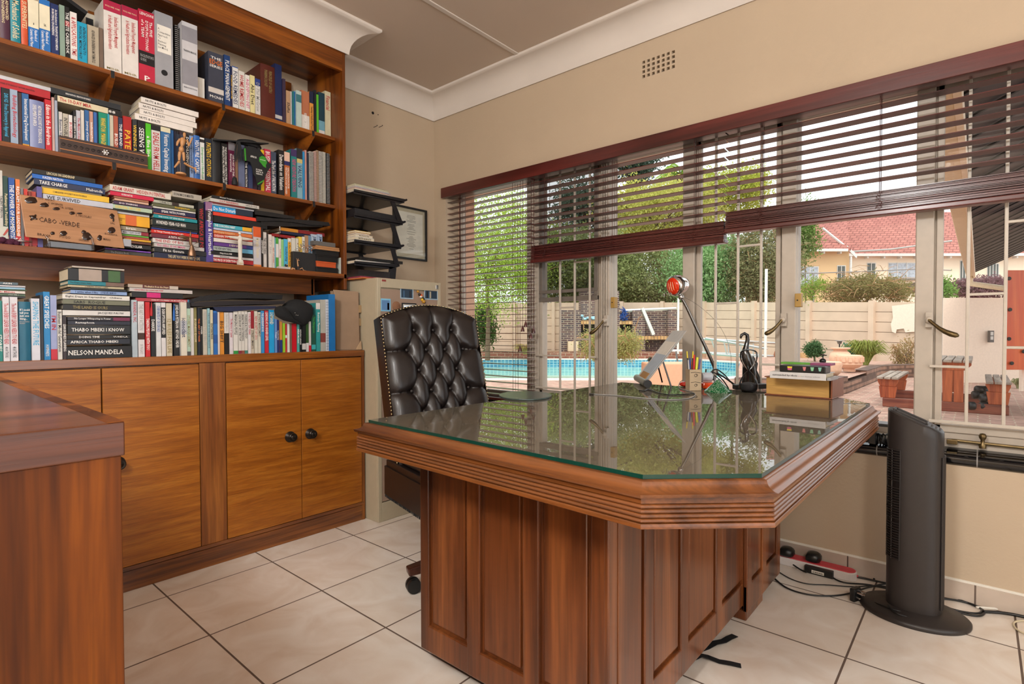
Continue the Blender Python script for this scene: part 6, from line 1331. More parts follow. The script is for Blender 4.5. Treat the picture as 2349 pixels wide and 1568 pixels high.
wf = row('third shelf', 6, XF_-.01, ZCs, [(2104, 2140, 905, 'b8c0bc'), (2143, 2180, 898, 'c4c8c0')], gC) if False else None
for k, (x0, x1, c_, lab) in enumerate(((2122, 2148, 'b4bcb4', 'thin pale booklet standing left at the far right end of the third shelf'), (2152, 2178, 'c8ccc4', 'thin pale booklet standing against the bookcase side on the third shelf'))):
    a, b = p6(x0, 1000, XQ).y, p6(x1, 1000, XQ).y; o = MB().box(XQ-.12, XQ, a, min(b, BY-.018), ZCs, p6(x0, 900, XQ).z).build('booklet', plain('bkl%d' % k, c_, .6), None); tag(o, lab, 'booklet')
wbx = bxb('white_box', 'small flat white box lying at the third shelf edge before the books', 1345, 1490, ZCs+.001, ZCs+.013, plain('box_white', 'b8b0a8', .6), X=XF_, d=.03)
pg = thing('penguin_ornament', 'tiny black round ornament with a white eye on the flat white box', 'ornament', (XF_-.012, p6(1450, 970).y, ZCs+.0135))
MB().ball((XF_-.012, p6(1450, 970).y, ZCs+.021), .0075, 8).build('body', M['black'], pg, smooth=80); MB().ball((XF_-.006, p6(1452, 970).y, ZCs+.0235), .0022, 6).build('eye', M['paper'], pg, smooth=80); MB().tube([(XF_-.012, p6(1435, 970).y-.003, ZCs+.0145), (XF_-.012, p6(1475, 970).y, ZCs+.0145)], .0012, 5).build('feet', M['chrome'], pg)
# beaded wire ball
wbl = thing('bead_ornament', 'tangled wire ornament strung with orange and clear beads on the black box', 'ornament', tuple(p6(1670, 830, XF_-.03)))
rnd = random.Random(9); wz = gb.children[0].data.vertices; topz = pz(835, 1700, XF_-.02)
wires = MB(); beads = []
for i in range(30):
    cxx = rnd.choice((1600, 1640, 1720, 1760)); c_ = p6(cxx+rnd.uniform(-25, 25), 780+rnd.uniform(-30, 30), XF_-.04); r_ = rnd.uniform(.008, .016)
    ax_ = Vector((rnd.uniform(-1, 1), rnd.uniform(-1, 1), rnd.uniform(-1, 1))).normalized(); u_ = ax_.orthogonal().normalized(); v_ = ax_.cross(u_)
    P = [c_+(u_*math.cos(t)+v_*math.sin(t))*r_ for t in [k*2*pi/12 for k in range(12)]]
    P = [Vector((q.x, q.y, max(q.z, topz+.001))) for q in P]; wires.tube(P, .0005, 4, closed=True); beads += [P[2], P[7]]
wires.build('wires', M['chrome'], wbl, smooth=60)
for k, cn in enumerate(('c06a30', 'b8b0a0', '7c9cb0')):
    mb = MB()
    for q in beads[k::3]: mb.ball(q, .0024, 4)
    mb.build('beads', plain('bead_'+cn, cn, .2), wbl, smooth=80)
gl_ = MB().lathe([(.002, 0), (.007, .002), (.009, .01), (.007, .018), (.004, .02)], p6(1710, 895, XF_-.008)-Vector((0, 0, .004)), 14)
# little giraffe and seated figure
TN = plain('giraffe_tan', 'b4845c', .6, var=.3, vscale=300)
gf = thing('giraffe_figurine', 'tiny tan giraffe necked figure seated in dark clothes on the third shelf edge', 'figurine', (XF_+.004, p6(1590, 1060).y, ZCs))
def tg(name, pts, rr, mat=TN, dx=.004): return MB().tube([p6(x, y, XF_+dx) for x, y in pts], rr, 8).build(name, mat, gf, smooth=70)
tg('neck', [(1588, 1010), (1582, 970), (1580, 935)], [.0042, .003, .0024]); tg('head', [(1578, 938), (1582, 930), (1604, 934)], [.003, .003, .0015]); tg('ear', [(1575, 930), (1567, 908)], [.001, .0007]); tg('ear', [(1586, 928), (1592, 908)], [.001, .0007])
tg('body', [(1590, 1062), (1590, 1030), (1590, 1008)], [.0065, .0062, .004], plain('tiny_jacket', '241c1c', .7)); tg('leg', [(1600, 1050), (1640, 1030), (1655, 1060), (1690, 1068)], [.0028, .0026, .002, .0018]); tg('companion', [(1500, 1060), (1515, 1035), (1540, 1040), (1545, 1060)], [.004, .005, .004, .003])
# black folders lying on the third shelf books
def folder(name, lab, c, X, pts_top, pts_bot, depth, mat, cat='folder', group=None):
    T_ = [atx(*cp(c, x, y), X) for x, y in pts_top]; B_ = [atx(*cp(c, x, y), X) for x, y in pts_bot]
    o = MB().extr(B_+T_[::-1], (-depth, 0, 0)).build(name, mat, None, smooth=0); return tag(o, lab, cat, group)
LB = plain('folder_leather', '131214', .38, var=.15, bump=.3, bscale=150)
gfl = 'black folders lying on the third shelf'
folder('leather_folder', 'black ribbed binder lying highest on the right hand books, third shelf', 6, XC+.004, [(1030, 288), (1250, 318), (1400, 345), (1545, 372)], [(1035, 345), (1250, 372), (1400, 392), (1545, 402)], .13, LB, group=gfl)
folder('leather_folder', 'widest black leather folder with curling edge, middle of three on the third shelf', 6, XC+.008, [(1050, 370), (1300, 395), (1500, 405), (1750, 420), (1980, 445), (2000, 485)], [(1060, 432), (1300, 428), (1500, 442), (1750, 480), (1980, 492), (1999, 490)], .15, LB, group=gfl)
folder('leather_folder', 'black leather folder lying lowest, right above the orange ended books, third shelf', 6, XC+.0, [(1110, 436), (1300, 434), (1500, 448), (1750, 484), (1900, 492)], [(1112, 490), (1300, 495), (1500, 500), (1750, 503), (1900, 503)], .14, LB, group=gfl)
rd = MB().box(XC-.12, XC-.002, p6(1255, 600, XC).y, p6(1550, 600, XC).y, p6(1400, 640, XC).z, p6(1400, 605, XC).z).build('red_notebook', bmat('8c1c1c'), None); tag(rd, 'red notebook lying on the low books left of the navy one, third shelf', 'notebook')
bm = thing('bookmark_tassel', 'thin black bookmark with pale tip hanging in front of the third shelf books', 'bookmark', tuple(p6(1352, 660, XC+.008)))
MB().tube([p6(1350, 520, XC+.008), p6(1350, 660, XC+.008)], .0014, 6).build('ribbon', M['matte'], bm); MB().tube([p6(1352, 498, XC+.008), p6(1353, 552, XC+.008)], .0018, 6).build('tip', M['paper'], bm)
# folders and cap on the cupboard books
def p8(x, y, X): return atx(*cp(8, x, y), X)
gfc = 'folders lying on the cupboard books'
folder('leather_folder', 'bulging black leather folder, topmost of the pile on the cupboard books', 8, XD+.012, [(205, 300), (320, 262), (520, 240), (720, 212), (880, 215), (990, 238), (1328, 248)], [(205, 340), (320, 325), (520, 305), (720, 290), (880, 288), (990, 290), (1320, 300)], .17, LB, group=gfc)
folder('leather_folder', 'black leather folder in the middle of the pile on the cupboard books', 8, XD+.016, [(202, 342), (400, 328), (640, 322), (900, 320), (1356, 322)], [(212, 385), (400, 385), (640, 372), (960, 362), (1352, 356)], .18, plain('folder_brownblack', '1b1417', .5), group=gfc)
folder('navy_folder', 'navy cloth folder lying lowest on the cupboard books', 8, XD+.006, [(470, 392), (800, 382), (1245, 385)], [(520, 448), (700, 450), (900, 432), (1245, 412)], .18, plain('folder_navy', '1c2240', .7), group=gfc)
XCap = -2.497
bc_ = thing('baseball_cap', 'black baseball cap perched on the right hand books of the cupboard top', 'cap', tuple(p8(1500, 560, XCap)))
CPm = plain('cap_cloth', '0e0f11', .85, bump=.3, bscale=500)
outl = [(1345, 385), (1395, 340), (1450, 308), (1520, 293), (1600, 305), (1660, 335), (1712, 365), (1728, 420), (1724, 490), (1705, 545), (1660, 600), (1620, 628), (1590, 640), (1545, 600), (1460, 555), (1390, 450)]
PO = [p8(x, y, XCap) for x, y in outl]; ctr_ = p8(1560, 455, XCap); vs = []; K = 7
for k in range(K):
    t = k/(K-1); s_ = math.cos(t*pi/2*.96); vs += [ctr_+(q-ctr_)*s_+Vector((.045*math.sin(t*pi/2)-.03, 0, 0)) for q in PO]
n_ = len(PO); fs = [(k*n_+i, k*n_+(i+1) % n_, (k+1)*n_+(i+1) % n_, (k+1)*n_+i)[::-1] for k in range(K-1) for i in range(n_)]+[tuple(range((K-1)*n_, K*n_))[::-1]]
MB().add(vs, fs).build('crown', CPm, bc_, smooth=80)
br = [(1240, 395), (1300, 378), (1350, 388), (1400, 440), (1470, 545), (1560, 605), (1540, 612), (1460, 590), (1340, 560), (1275, 525), (1240, 500), (1225, 440)]
PB = [p8(x, y, XCap+.012) for x, y in br]; cb2 = sum(PB, Vector())/len(PB)+Vector((.008, 0, .002)); n_ = len(PB)
MB().add(PB+[cb2]+[q-Vector((.003, 0, 0)) for q in PB], [((i+1) % n_, i, n_) for i in range(n_)]+[(i, (i+1) % n_, n_+1+(i+1) % n_, n_+1+i) for i in range(n_)]+[tuple(range(n_+1, 2*n_+1))]).build('brim', CPm, bc_, smooth=80)
for x, y in ((1478, 465), (1492, 492), (1512, 495)): MB().ball(p8(x, y, XCap+.018), .0014, 4).build('logo_stitch', M['paper'], bc_)
for (x0, y0, x1, y1, c_, lab) in ((1935, 520, 1950, 695, 'b01820', 'red tassel bookmark hanging between the books of the cupboard row'), (2225, 545, 2240, 755, '1c5ca8', 'blue tassel bookmark hanging in front of a black book on the cupboard')):
    a, b = atx(*cp(7, (x0+x1)/2, y0), XD+.009), atx(*cp(7, (x0+x1)/2, y1), XD+.009)
    o = MB().tube([a, a+(b-a)*.3, a+(b-a)*.5, b], [.0012, .0025, .0042, .0046], 8).build('bookmark_tassel', plain('t'+c_, c_, .6), None, smooth=60); tag(o, lab, 'bookmark')
# ================================================================ outdoors
from mathutils.geometry import tessellate_polygon
GZ = -.1
def fp_(px, d, z=GZ): q = far(px, d); return Vector((q.x, q.y, z))
def zy_(y, d): return 1+(759-y)*d/1250
def basis(): return Vector((RT.x, RT.y, 0)).normalized(), Vector((FW.x, FW.y, 0)).normalized()
SR, SF = basis()
PAV = bricks('brick_paving', 'c49a88', 'b08474', 'c8b49a', .225, .112, .008, 'xy', .85, .5, .5, .3)
COP = plain('pool_coping', 'e0dcd2', .8, var=.05)
pool = [(980, 21.1), (1300, 21.1), (1590, 20.6), (1690, 18.7), (1745, 17.0), (1763, 16.2), (1758, 15.2), (1735, 14.0), (1700, 13.1), (1640, 12.6), (1560, 12.5), (1300, 12.5), (980, 12.5)]
PI_ = [fp_(a, b) for a, b in pool]
cen = sum(PI_, Vector())/len(PI_)
inner = [fp_(a, b) for a, b in pool]
outerP = []
for i, p in enumerate(inner):
    p0, p1 = inner[i-1], inner[(i+1) % len(inner)]; t = (p1-p0).normalized(); n_ = Vector((t.y, -t.x, 0))
    if n_.dot(p-cen) < 0: n_ = -n_
    outerP.append(p+n_*.42)
big = [Vector((-40, YG+.06, GZ)), Vector((14, YG+.06, GZ)), Vector((14, 45, GZ)), Vector((-40, 45, GZ))]
def holed(name, outer, hole, mat, kind=True, dz=0):
    tris = tessellate_polygon([outer, hole]); allv = outer+hole
    o = MB().add([v+Vector((0, 0, dz)) for v in allv], [tuple(t) for t in tris]).build(name, mat, None)
    me = o.data
    bm_ = bmesh.new(); bm_.from_mesh(me)
    for f in bm_.faces:
        if f.normal.z < 0: f.normal_flip()
    bm_.to_mesh(me); bm_.free()
    if kind: o['kind'] = 'structure'
    return o
holed('patio_paving', big, outerP, PAV)
n_ = len(inner); mb = MB()
A_ = [v+Vector((0, 0, .02)) for v in outerP]; B_ = [v+Vector((0, 0, .02)) for v in inner]
mb.add(A_+B_+[v-Vector((0, 0, .03)) for v in inner]+[v-Vector((0, 0, .02)) for v in outerP], [(i, (i+1) % n_, n_+(i+1) % n_, n_+i) for i in range(n_)]+[(n_+i, n_+(i+1) % n_, 2*n_+(i+1) % n_, 2*n_+i) for i in range(n_)]+[(i, (i+1) % n_, 3*n_+(i+1) % n_, 3*n_+i)[::-1] for i in range(n_)])
pl_ = thing('swimming_pool', 'curved swimming pool with blue patterned tile band and white coping outside', 'pool', tuple(cen))
mb.build('coping', COP, pl_)
TB_ = bricks('pool_tiles', '58a8c4', '3c88b0', 'a8d0d8', .11, .1, .012, 'xz', .2, .1, 0, .2)
def strip(poly, z0, z1, name, mat, par): 
    k = len(poly); mb = MB(); mb.add([(p.x, p.y, z1) for p in poly]+[(p.x, p.y, z0) for p in poly], [(i, (i+1) % k, k+(i+1) % k, k+i) for i in range(k)]); return mb.build(name, mat, par)
strip(inner, -.46, -.11, 'tile_band', TB_, pl_); strip(inner, -1.2, -.46, 'pool_wall', plain('pool_plaster', '9cc8b0', .7), pl_)
wm, nt, b = new_mat('pool_water'); b.inputs['Base Color'].default_value = lin('9fcdb4')+(1,); b.inputs['Roughness'].default_value = .06; b.inputs['IOR'].default_value = 1.33
nn = nt.nodes.new('ShaderNodeTexNoise'); nn.inputs['Scale'].default_value = 5; bp = nt.nodes.new('ShaderNodeBump'); bp.inputs['Strength'].default_value = .12; bp.inputs['Distance'].default_value = .02
nt.links.new(nn.outputs['Fac'], bp.inputs['Height']); nt.links.new(bp.outputs['Normal'], b.inputs['Normal'])
tr_ = tessellate_polygon([inner]); o = MB().add([Vector((v.x, v.y, -.42)) for v in inner], [tuple(t) for t in tr_]).build('water', wm, pl_)
bm_ = bmesh.new(); bm_.from_mesh(o.data); 
for f in bm_.faces:
    if f.normal.z < 0: f.normal_flip()
bm_.to_mesh(o.data); bm_.free()
# ---- boundary wall of concrete panels
WM = plain('wall_panel', 'd2baa2', .85, var=.07, vscale=2.5, bump=.5, bscale=18)
WP_ = plain('wall_patch', 'e8dcc8', .8, var=.05)
WDT = ((900, 27), (1085, 26), (1270, 25), (1427, 24), (1520, 23.3), (1616, 22.2), (1731, 20), (1857, 17.8), (2001, 15.9), (2172, 14.2), (2400, 12.5))
def wd(px): return float(np.interp(px, [a for a, b in WDT], [b for a, b in WDT]))
posts = [985, 1085, 1180, 1270, 1347, 1426.5, 1520, 1616, 1731, 1857, 2001.6, 2172]
def wtop(px): return zy_(693, wd(px))
bw_ = thing('boundary_wall', 'pale pinkish precast concrete panel wall running behind the pool', 'wall', tuple(fp_(1520, wd(1520))))
for i in range(len(posts)-1):
    a, b_ = posts[i], posts[i+1]; A_, B_ = fp_(a, wd(a)), fp_(b_, wd(b_)); ta, tb_ = wtop(a), wtop(b_); t = (B_-A_).normalized(); n_ = Vector((t.y, -t.x, 0))
    if n_.dot(SF) > 0: n_ = -n_
    mb = MB()
    for r_ in range(7):
        f0, f1 = r_/7, (r_+1)/7-.008
        za0, za1 = GZ-.1+(ta-GZ+.1)*f0, GZ-.1+(ta-GZ+.1)*f1; zb0, zb1 = GZ-.1+(tb_-GZ+.1)*f0, GZ-.1+(tb_-GZ+.1)*f1
        mb.add([A_+Vector((0, 0, za0-GZ)), B_+Vector((0, 0, zb0-GZ)), B_+Vector((0, 0, zb1-GZ)), A_+Vector((0, 0, za1-GZ))]+[A_-n_*.05+Vector((0, 0, za0-GZ)), B_-n_*.05+Vector((0, 0, zb0-GZ)), B_-n_*.05+Vector((0, 0, zb1-GZ)), A_-n_*.05+Vector((0, 0, za1-GZ))], [(0, 1, 2, 3), (3, 2, 6, 7), (4, 7, 6, 5), (0, 4, 5, 1)])
    mb.add([A_-n_*.052+Vector((0, 0, -.1)), B_-n_*.052+Vector((0, 0, -.1)), B_-n_*.052+Vector((0, 0, tb_-GZ-.02)), A_-n_*.052+Vector((0, 0, ta-GZ-.02))], [(0, 1, 2, 3)])
    mb.build('panel_bay', WM, bw_)
    MB().obox(A_+n_*.03+Vector((0, 0, (ta-GZ)/2)), t*.075, n_*.07, (0, 0, (ta-GZ)/2+.03)).build('post', WM, bw_)
    if a == 2001.6:
        P = [(2046, 703), (2099, 697), (2099, 762), (2078, 764), (2074, 755), (2058, 757), (2056, 766), (2047, 762), (2044, 745), (2049, 730)]
        q = []
        for px, py in P: d_ = wd(px)-.08; g_ = fp_(px, d_); q.append(Vector((g_.x, g_.y, zy_(py, d_)))+n_*.02)
        MB().add(q, [tuple(range(len(q)))[::-1]]).build('white_paint_patch', WP_, bw_)
# ---- raised bed behind and brick barbecue
BK = bricks('dark_face_brick', '6c4c48', '54464c', 'b09c88', .23, .085, .012, 'xz', .8, .6)
RB = bricks('red_face_brick', 'a06a54', '8a5444', 'b8a088', .23, .12, .012, 'xz', .8, .6)
BUF = bricks('buff_brick', 'd8ac78', 'c89458', '8c6c50', .1, .3, .01, 'xz', .8, .6, 0)
SOIL = plain('garden_soil', 'a8886c', .95, var=.3, vscale=3, bump=.8, bscale=20)
DARK = plain('firebox_black', '14110f', .9)  # plain near-black colour of the blocks in the barbecue openings
def blk(mb, px0, px1, y0, y1, d, th, mi=0):
    """brick block facing the house: photo extents of its front face at distance d"""
    a, b = fp_(px0, d), fp_(px1, d); zt_, zb2 = zy_(y0, d), zy_(y1, d); c_ = (a+b)/2+SF*th/2; c_.z = (zt_+zb2)/2
    return mb.obox(c_, SR*((b-a).length/2), SF*th/2, (0, 0, (zt_-zb2)/2), mi)
def rotmat(o): pass
pw = MB(); blk(pw, 985, 1600, 807, 826, 21.75, .2)
o = pw.build('planter_wall', RB, None); o['kind'] = 'structure'
A_ = [fp_(985, 22.0), fp_(1600, 22.0), fp_(1620, wd(1620)), fp_(985, wd(985))]
o = MB().extr([Vector((p.x, p.y, GZ)) for p in A_], (0, 0, .22)).build('garden_bed', SOIL, None); o['kind'] = 'structure'
bq = thing('brick_barbecue', 'dark brick built barbecue with chimney and counters behind the pool', 'barbecue', tuple(fp_(1420, 22.4)))
D0 = 22.2
m1 = MB(); blk(m1, 1287, 1333, 711, 812, D0, .8); blk(m1, 1333, 1420, 668, 735, D0+.1, .8); blk(m1, 1381, 1404, 735, 812, D0+.1, .7); blk(m1, 1404, 1422, 690, 812, D0, .9); m1.build('chimney_block', BK, bq)
m1 = MB(); blk(m1, 1422, 1451, 714, 736, D0+.4, .4); blk(m1, 1451, 1480, 712, 812, D0, .9); blk(m1, 1480, 1533, 714, 771, D0+.35, .5); blk(m1, 1533, 1556, 711, 812, D0, .9); blk(m1, 1480, 1533, 780, 812, D0+.5, .3); m1.build('counter_block', BK, bq)
for (a, b, c_, d_) in ((1333, 1381, 735, 743), (1422, 1451, 736, 744), (1460, 1533, 771, 779)): m2 = MB(); blk(m2, a, b, c_, d_, D0-.02, .8); m2.build('buff_lintel', BUF, bq)
for (a, b) in ((1333, 1381), (1422, 1451)): m3 = MB(); blk(m3, a, b, 744, 812, D0+.35, .5); m3.build('firebox', DARK, bq)
def simple(name, lab, cat, fn, mat, smooth=0, group=None): mb = MB(); fn(mb); return tag(mb.build(name, mat, None, smooth=smooth), lab, cat, group)
def pt(px, y, d): g_ = fp_(px, d); return Vector((g_.x, g_.y, zy_(y, d)))
WHT = plain('weathered_white', 'd8d6d0', .6, var=.1)
simple('white_beam', 'long white beam lying across the top of the brick barbecue', 'beam', lambda m_: m_.tube([pt(1429, 713, 22.3), pt(1551, 708, 22.3)], .06, 4), WHT)
simple('white_plank', 'white plank leaning diagonally against the brick barbecue counter', 'plank', lambda m_: m_.tube([pt(1473, 707, 22.2), pt(1499, 768, 22.15)], .085, 4), WHT)
def net(m_):
    rnd = random.Random(3)
    for i in range(60): a = pt(1424+rnd.random()*12, 708+rnd.random()*26, 22.2); m_.tube([a, a+Vector((rnd.uniform(-.15, .15), rnd.uniform(-.1, .1), rnd.uniform(-.2, .1)))], .018, 4)
simple('blue_net', 'tangle of blue netting hanging on the barbecue', 'net', net, plain('net_blue', '1c4488', .7))
def cover(m_):
    for i, (x, y) in enumerate(((1333, 724), (1340, 732), (1350, 729), (1362, 731), (1370, 735))): m_.ball(pt(x, y, 22.3), .11, 6, sz=.5)
    m_.tube([pt(1331, 722, 22.3), pt(1340, 731, 22.3), pt(1365, 727, 22.3), pt(1368, 735, 22.3)], .05, 6)
simple('pool_cleaner_hose', 'pale blue folded pool gear on the barbecue counter left of the handle', 'pool gear', cover, plain('pale_blue', '9cc4d4', .5), 60)
cbx_ = MB(); blk(cbx_, 1303, 1327, 783, 806, 21.9, .35); tag(cbx_.build('cooler_box', plain('cooler_cream', 'd8bc9c', .6), None, bevel=.01), 'pale square container standing before the barbecue left pier', 'container')
simple('white_pole', 'tall white rusty pole rising behind the ladders', 'pole', lambda m_: m_.tube([pt(1756, 822, 17.2), pt(1757, 618, 17.2)], .045, 8), plain('pole_white', 'e4e0d8', .5, var=.1), 60)
simple('white_pole', 'white pole standing right of the brick barbecue', 'pole', lambda m_: m_.tube([pt(1555, 812, 21.4), pt(1556, 684, 21.4)], .045, 8), plain('pole_white', 'e4e0d8', .5), 60)
# ladders
AL = plain('aluminium', 'c8c8c6', .35, metal=.6, var=.08)
def ladder(lab, a0, a1, b0, b1, n, d):
    g = thing('ladder', lab, 'ladder', tuple(pt((a0[0]+a1[0])/2, b0[1], d)))
    A0, A1, B0, B1 = pt(*a0, d), pt(*a1, d), pt(*b0, d), pt(*b1, d)
    MB().tube([A0, A1], .035, 4).build('rail', AL, g); MB().tube([B0, B1], .035, 4).build('rail', AL, g)
    for i in range(n): t = (i+.5)/n; MB().tube([A0+(A1-A0)*t, B0+(B1-B0)*t], .022, 6).build('rung', AL, g)
ladder('aluminium ladder lying on its side by the boundary wall, longer one', (1600, 777), (1800, 789), (1600, 808), (1800, 819), 7, 17.9)
ladder('aluminium ladder leaning crookedly in front of the longer one', (1618, 776), (1760, 801), (1632, 812), (1752, 822), 5, 17.4)
# ---- pots
def pot(lab, prof, px, ybase, zb2, col='e0b496', n=28, extra=None):
    d = (1-zb2)*1250/(ybase-759); b_ = fp_(px, d, zb2); s_ = d/1250
    g = thing('garden_pot', lab, 'pot', tuple(b_))
    MB().lathe([(r*s_, h*s_) for r, h in prof], b_, n).build('pot_body', plain('terracotta_'+col, col, .8, var=.06), g, smooth=50)
    if extra: extra(g, b_, s_)
    return g, d
ZBd = .18
pot('pale terracotta urn standing on the planter seen through the lowered blind', [(7, 0), (10, 4), (15, 16), (16, 24), (13, 31), (8, 34), (7, 35), (11, 37), (11, 39), (8, 39)], 1147, 781, zy_(781, 22.1) if False else .12)
def lugs(g, b_, s_):
    for k in range(14): a = 2*pi*k/14; MB().obox(b_+Vector((27.4*s_*math.cos(a), 27.4*s_*math.sin(a), 28*s_)), Vector((math.cos(a), math.sin(a), 0))*.015, Vector((-math.sin(a), math.cos(a), 0))*.03, (0, 0, 6*s_)).build('lug', plain('terracotta_e0b496', 'e0b496', .8), g, bevel=.004)
pot('wide terracotta bowl pot with square lugs, largest on the patio bed', [(12, 0), (13, 3), (10, 6), (20, 10), (27, 17), (26, 20), (27, 22), (28, 30), (26, 37), (22, 38), (20, 36)], 1949, 853, ZBd, extra=lugs)
pot('round terracotta pot partly hidden behind the stacked books', [(12, 0), (20, 8), (23, 16), (22, 20), (24, 26), (22, 33), (18, 34)], 1906, 864, ZBd)
pot('tall terracotta jar behind the two bowl pots', [(12, 0), (20, 10), (23, 24), (20, 34), (14, 39), (13, 42), (20, 44), (20, 47), (15, 47)], 1928, 845, ZBd)
pot('small yellowish wicker pot beside the rounded shrub', [(7, 0), (9, 8), (9, 16), (7, 16)], 1846, 826, .1, 'c8a070')
pot('rusty round pot standing at the end of the ladders', [(7, 0), (12, 6), (13, 14), (11, 22), (8, 24)], 1789, 829, .0, 'a86c50')
sl_ = thing('solar_lamp', 'little grey solar garden lamp above the tall terracotta jar', 'lamp', tuple(pt(1926, 800, 13.9)))
MB().tube([pt(1926, 800, 13.9), pt(1926, 790, 13.9)], .015, 6).build('stem', M['black'], sl_); MB().lathe([(.04, 0), (.06, .07), (.11, .075), (.1, .09), (0, .095)], pt(1926, 790, 13.9), 14).build('lamp_head', plain('lamp_grey', '77706a', .4), sl_, smooth=40)
# ---- stone edged bed
RW = [(1690, 9.2), (1800, 8.9), (1915, 9.0), (1945, 9.5), (1990, 10.9), (2022, 12.2), (2060, 12.6), (2110, 12.8), (2170, 12.9)]
STN = bricks('rough_stone', 'a88470', '8c6c5c', '6c5448', .26, .1, .02, 'xz', .9, 1.0, .5, .4)
P = [fp_(a, b) for a, b in RW]; mb = MB()
for i in range(len(P)-1):
    a, b = P[i], P[i+1]; t = (b-a).normalized(); n_ = Vector((-t.y, t.x, 0)); n_ = n_ if n_.dot(SF) > 0 else -n_; hh = (.3 if i != 3 else .2)
    mb.obox((a+b)/2+n_*.12+Vector((0, 0, hh/2)), (b-a)/2+t*.03, n_*.12, (0, 0, hh/2))
o = mb.build('stone_edging', STN, None); o['kind'] = 'structure'
A_ = P+[fp_(2172, 14.2), fp_(1990, 15.0), fp_(1857, wd(1857)-.1), fp_(1700, 17.0)]
tt = tessellate_polygon([[Vector((p.x, p.y, .16)) for p in A_]]); mb = MB().add([Vector((p.x, p.y, .16)) for p in A_], [tuple(t) for t in tt]); o = mb.build('raised_paving', PAV, None); o['kind'] = 'structure'
bm_ = bmesh.new(); bm_.from_mesh(o.data)
for f in bm_.faces:
    if f.normal.z < 0: f.normal_flip()
bm_.to_mesh(o.data); bm_.free()
# peach plastered block and side table leg
pb = MB(); blk(pb, 1486, 1592, 833, 905, 9.6, .5); tag(pb.build('garden_block', plain('peach_plaster', 'e0a886', .8, var=.04), None, bevel=.03, segs=3), 'peach coloured plastered block standing before the pool', 'block')
gt = thing('side_table', 'low grey legged garden table beyond the peach block', 'table', tuple(pt(1556, 833, 12.2)))
MB().tube([pt(1556, 840, 12.2), pt(1551, 806, 12.2)], .02, 6).tube([pt(1592, 840, 12.2), pt(1596, 806, 12.2)], .02, 6).build('leg', plain('leg_grey', '6c6a68', .5), gt); mb = MB(); blk(mb, 1545, 1602, 804, 807, 12.2, .6); mb.build('table_top', WHT, gt)
# ---- picnic table
YBm = fp_(2170, 7.4).y
xw = lambda px, Y=YBm: aty(px, 759, Y).x
def zyY(px, y, Y): return aty(px, y, Y).z
RWd = wood('picnic_wood', '8c3c20', 'c06438', 'z', 1.5, .6, fine=.4, bump=.5); GWd = wood('weathered_plank', '8c7c70', 'b8a898', 'y', 1.2, .8, fine=.4, bump=.6); BWd = wood('beam_wood', '6c3428', '94523c', 'x', 1.5, .6)
pt_ = thing('picnic_table', 'red brown wooden picnic table joined to two benches on the paving', 'picnic table', (xw(2190), YBm+.8, GZ))
bx0, bx1 = xw(2026), xw(2318)
for yy in (YBm, YBm+1.35): MB().box(bx0, bx1, yy, yy+.06, GZ, GZ+.13).build('base_beam', BWd, pt_, bevel=.01)
def bench(x0, x1, zt_, n, name, legw, ln=1.55):
    w_ = (x1-x0)/n
    for i in range(n): MB().box(x0+i*w_+.006, x0+(i+1)*w_-.006, YBm-.06, YBm-.06+ln, zt_-.035, zt_).build('plank', GWd, pt_, bevel=.008)
    cx_ = (x0+x1)/2; hw = (x1-x0)/2
    for yy in (YBm, YBm+ln-.2):
        MB().extr([(cx_-hw+.01, yy+.01, zt_-.036), (cx_-hw+.01, yy+.01, zt_-.07), (cx_-hw*.7, yy+.01, zt_-.14), (cx_+hw*.7, yy+.01, zt_-.14), (cx_+hw-.01, yy+.01, zt_-.07), (cx_+hw-.01, yy+.01, zt_-.036)], (0, .06, 0)).build('cross_piece', RWd, pt_, bevel=.006)
        MB().extr([(cx_-legw, yy+.015, zt_-.14), (cx_-legw*.8, yy+.015, GZ+.13), (cx_+legw*.8, yy+.015, GZ+.13), (cx_+legw, yy+.015, zt_-.14)], (0, .05, 0)).build('leg', RWd, pt_, bevel=.006)
bench(xw(2012), xw(2064), .335, 3, 'bench', .11); bench(xw(2262), xw(2324), .335, 3, 'bench', .12)
tx0, tx1 = xw(2120), xw(2232); bench(tx0, tx1, .60, 5, 'table', .06, 1.7)
MB().box(xw(2190), xw(2212), YBm+.01, YBm+.08, GZ+.13, .46).build('table_leg', RWd, pt_, bevel=.006)
# dumbbells
db = thing('dumbbell_set', 'pile of black dumbbells resting on the picnic table base', 'dumbbells', tuple(aty(2255, 930, YBm+.1)))
IR = plain('iron_black', '202224', .45)
for (x0, x1, y, Y) in ((2230, 2270, 905, .15), (2248, 2286, 912, .05), (2222, 2262, 930, .0), (2255, 2290, 930, .1), (2238, 2262, 893, .2)):
    a, b = aty(x0, y, YBm+Y), aty(x1, y+1, YBm+Y+.06); a.z = max(a.z, GZ+.075); b.z = max(b.z, GZ+.075); t = (b-a).normalized(); L_ = (b-a).length
    m_ = MB().tube([a, b], .016, 8)
    for q in (0, L_-.07): m_.lathe([(.045, 0), (.055, .01), (.055, .06), (.045, .07)], a+t*q, 12, ax=t)
    m_.build('dumbbell', IR, db, smooth=50)
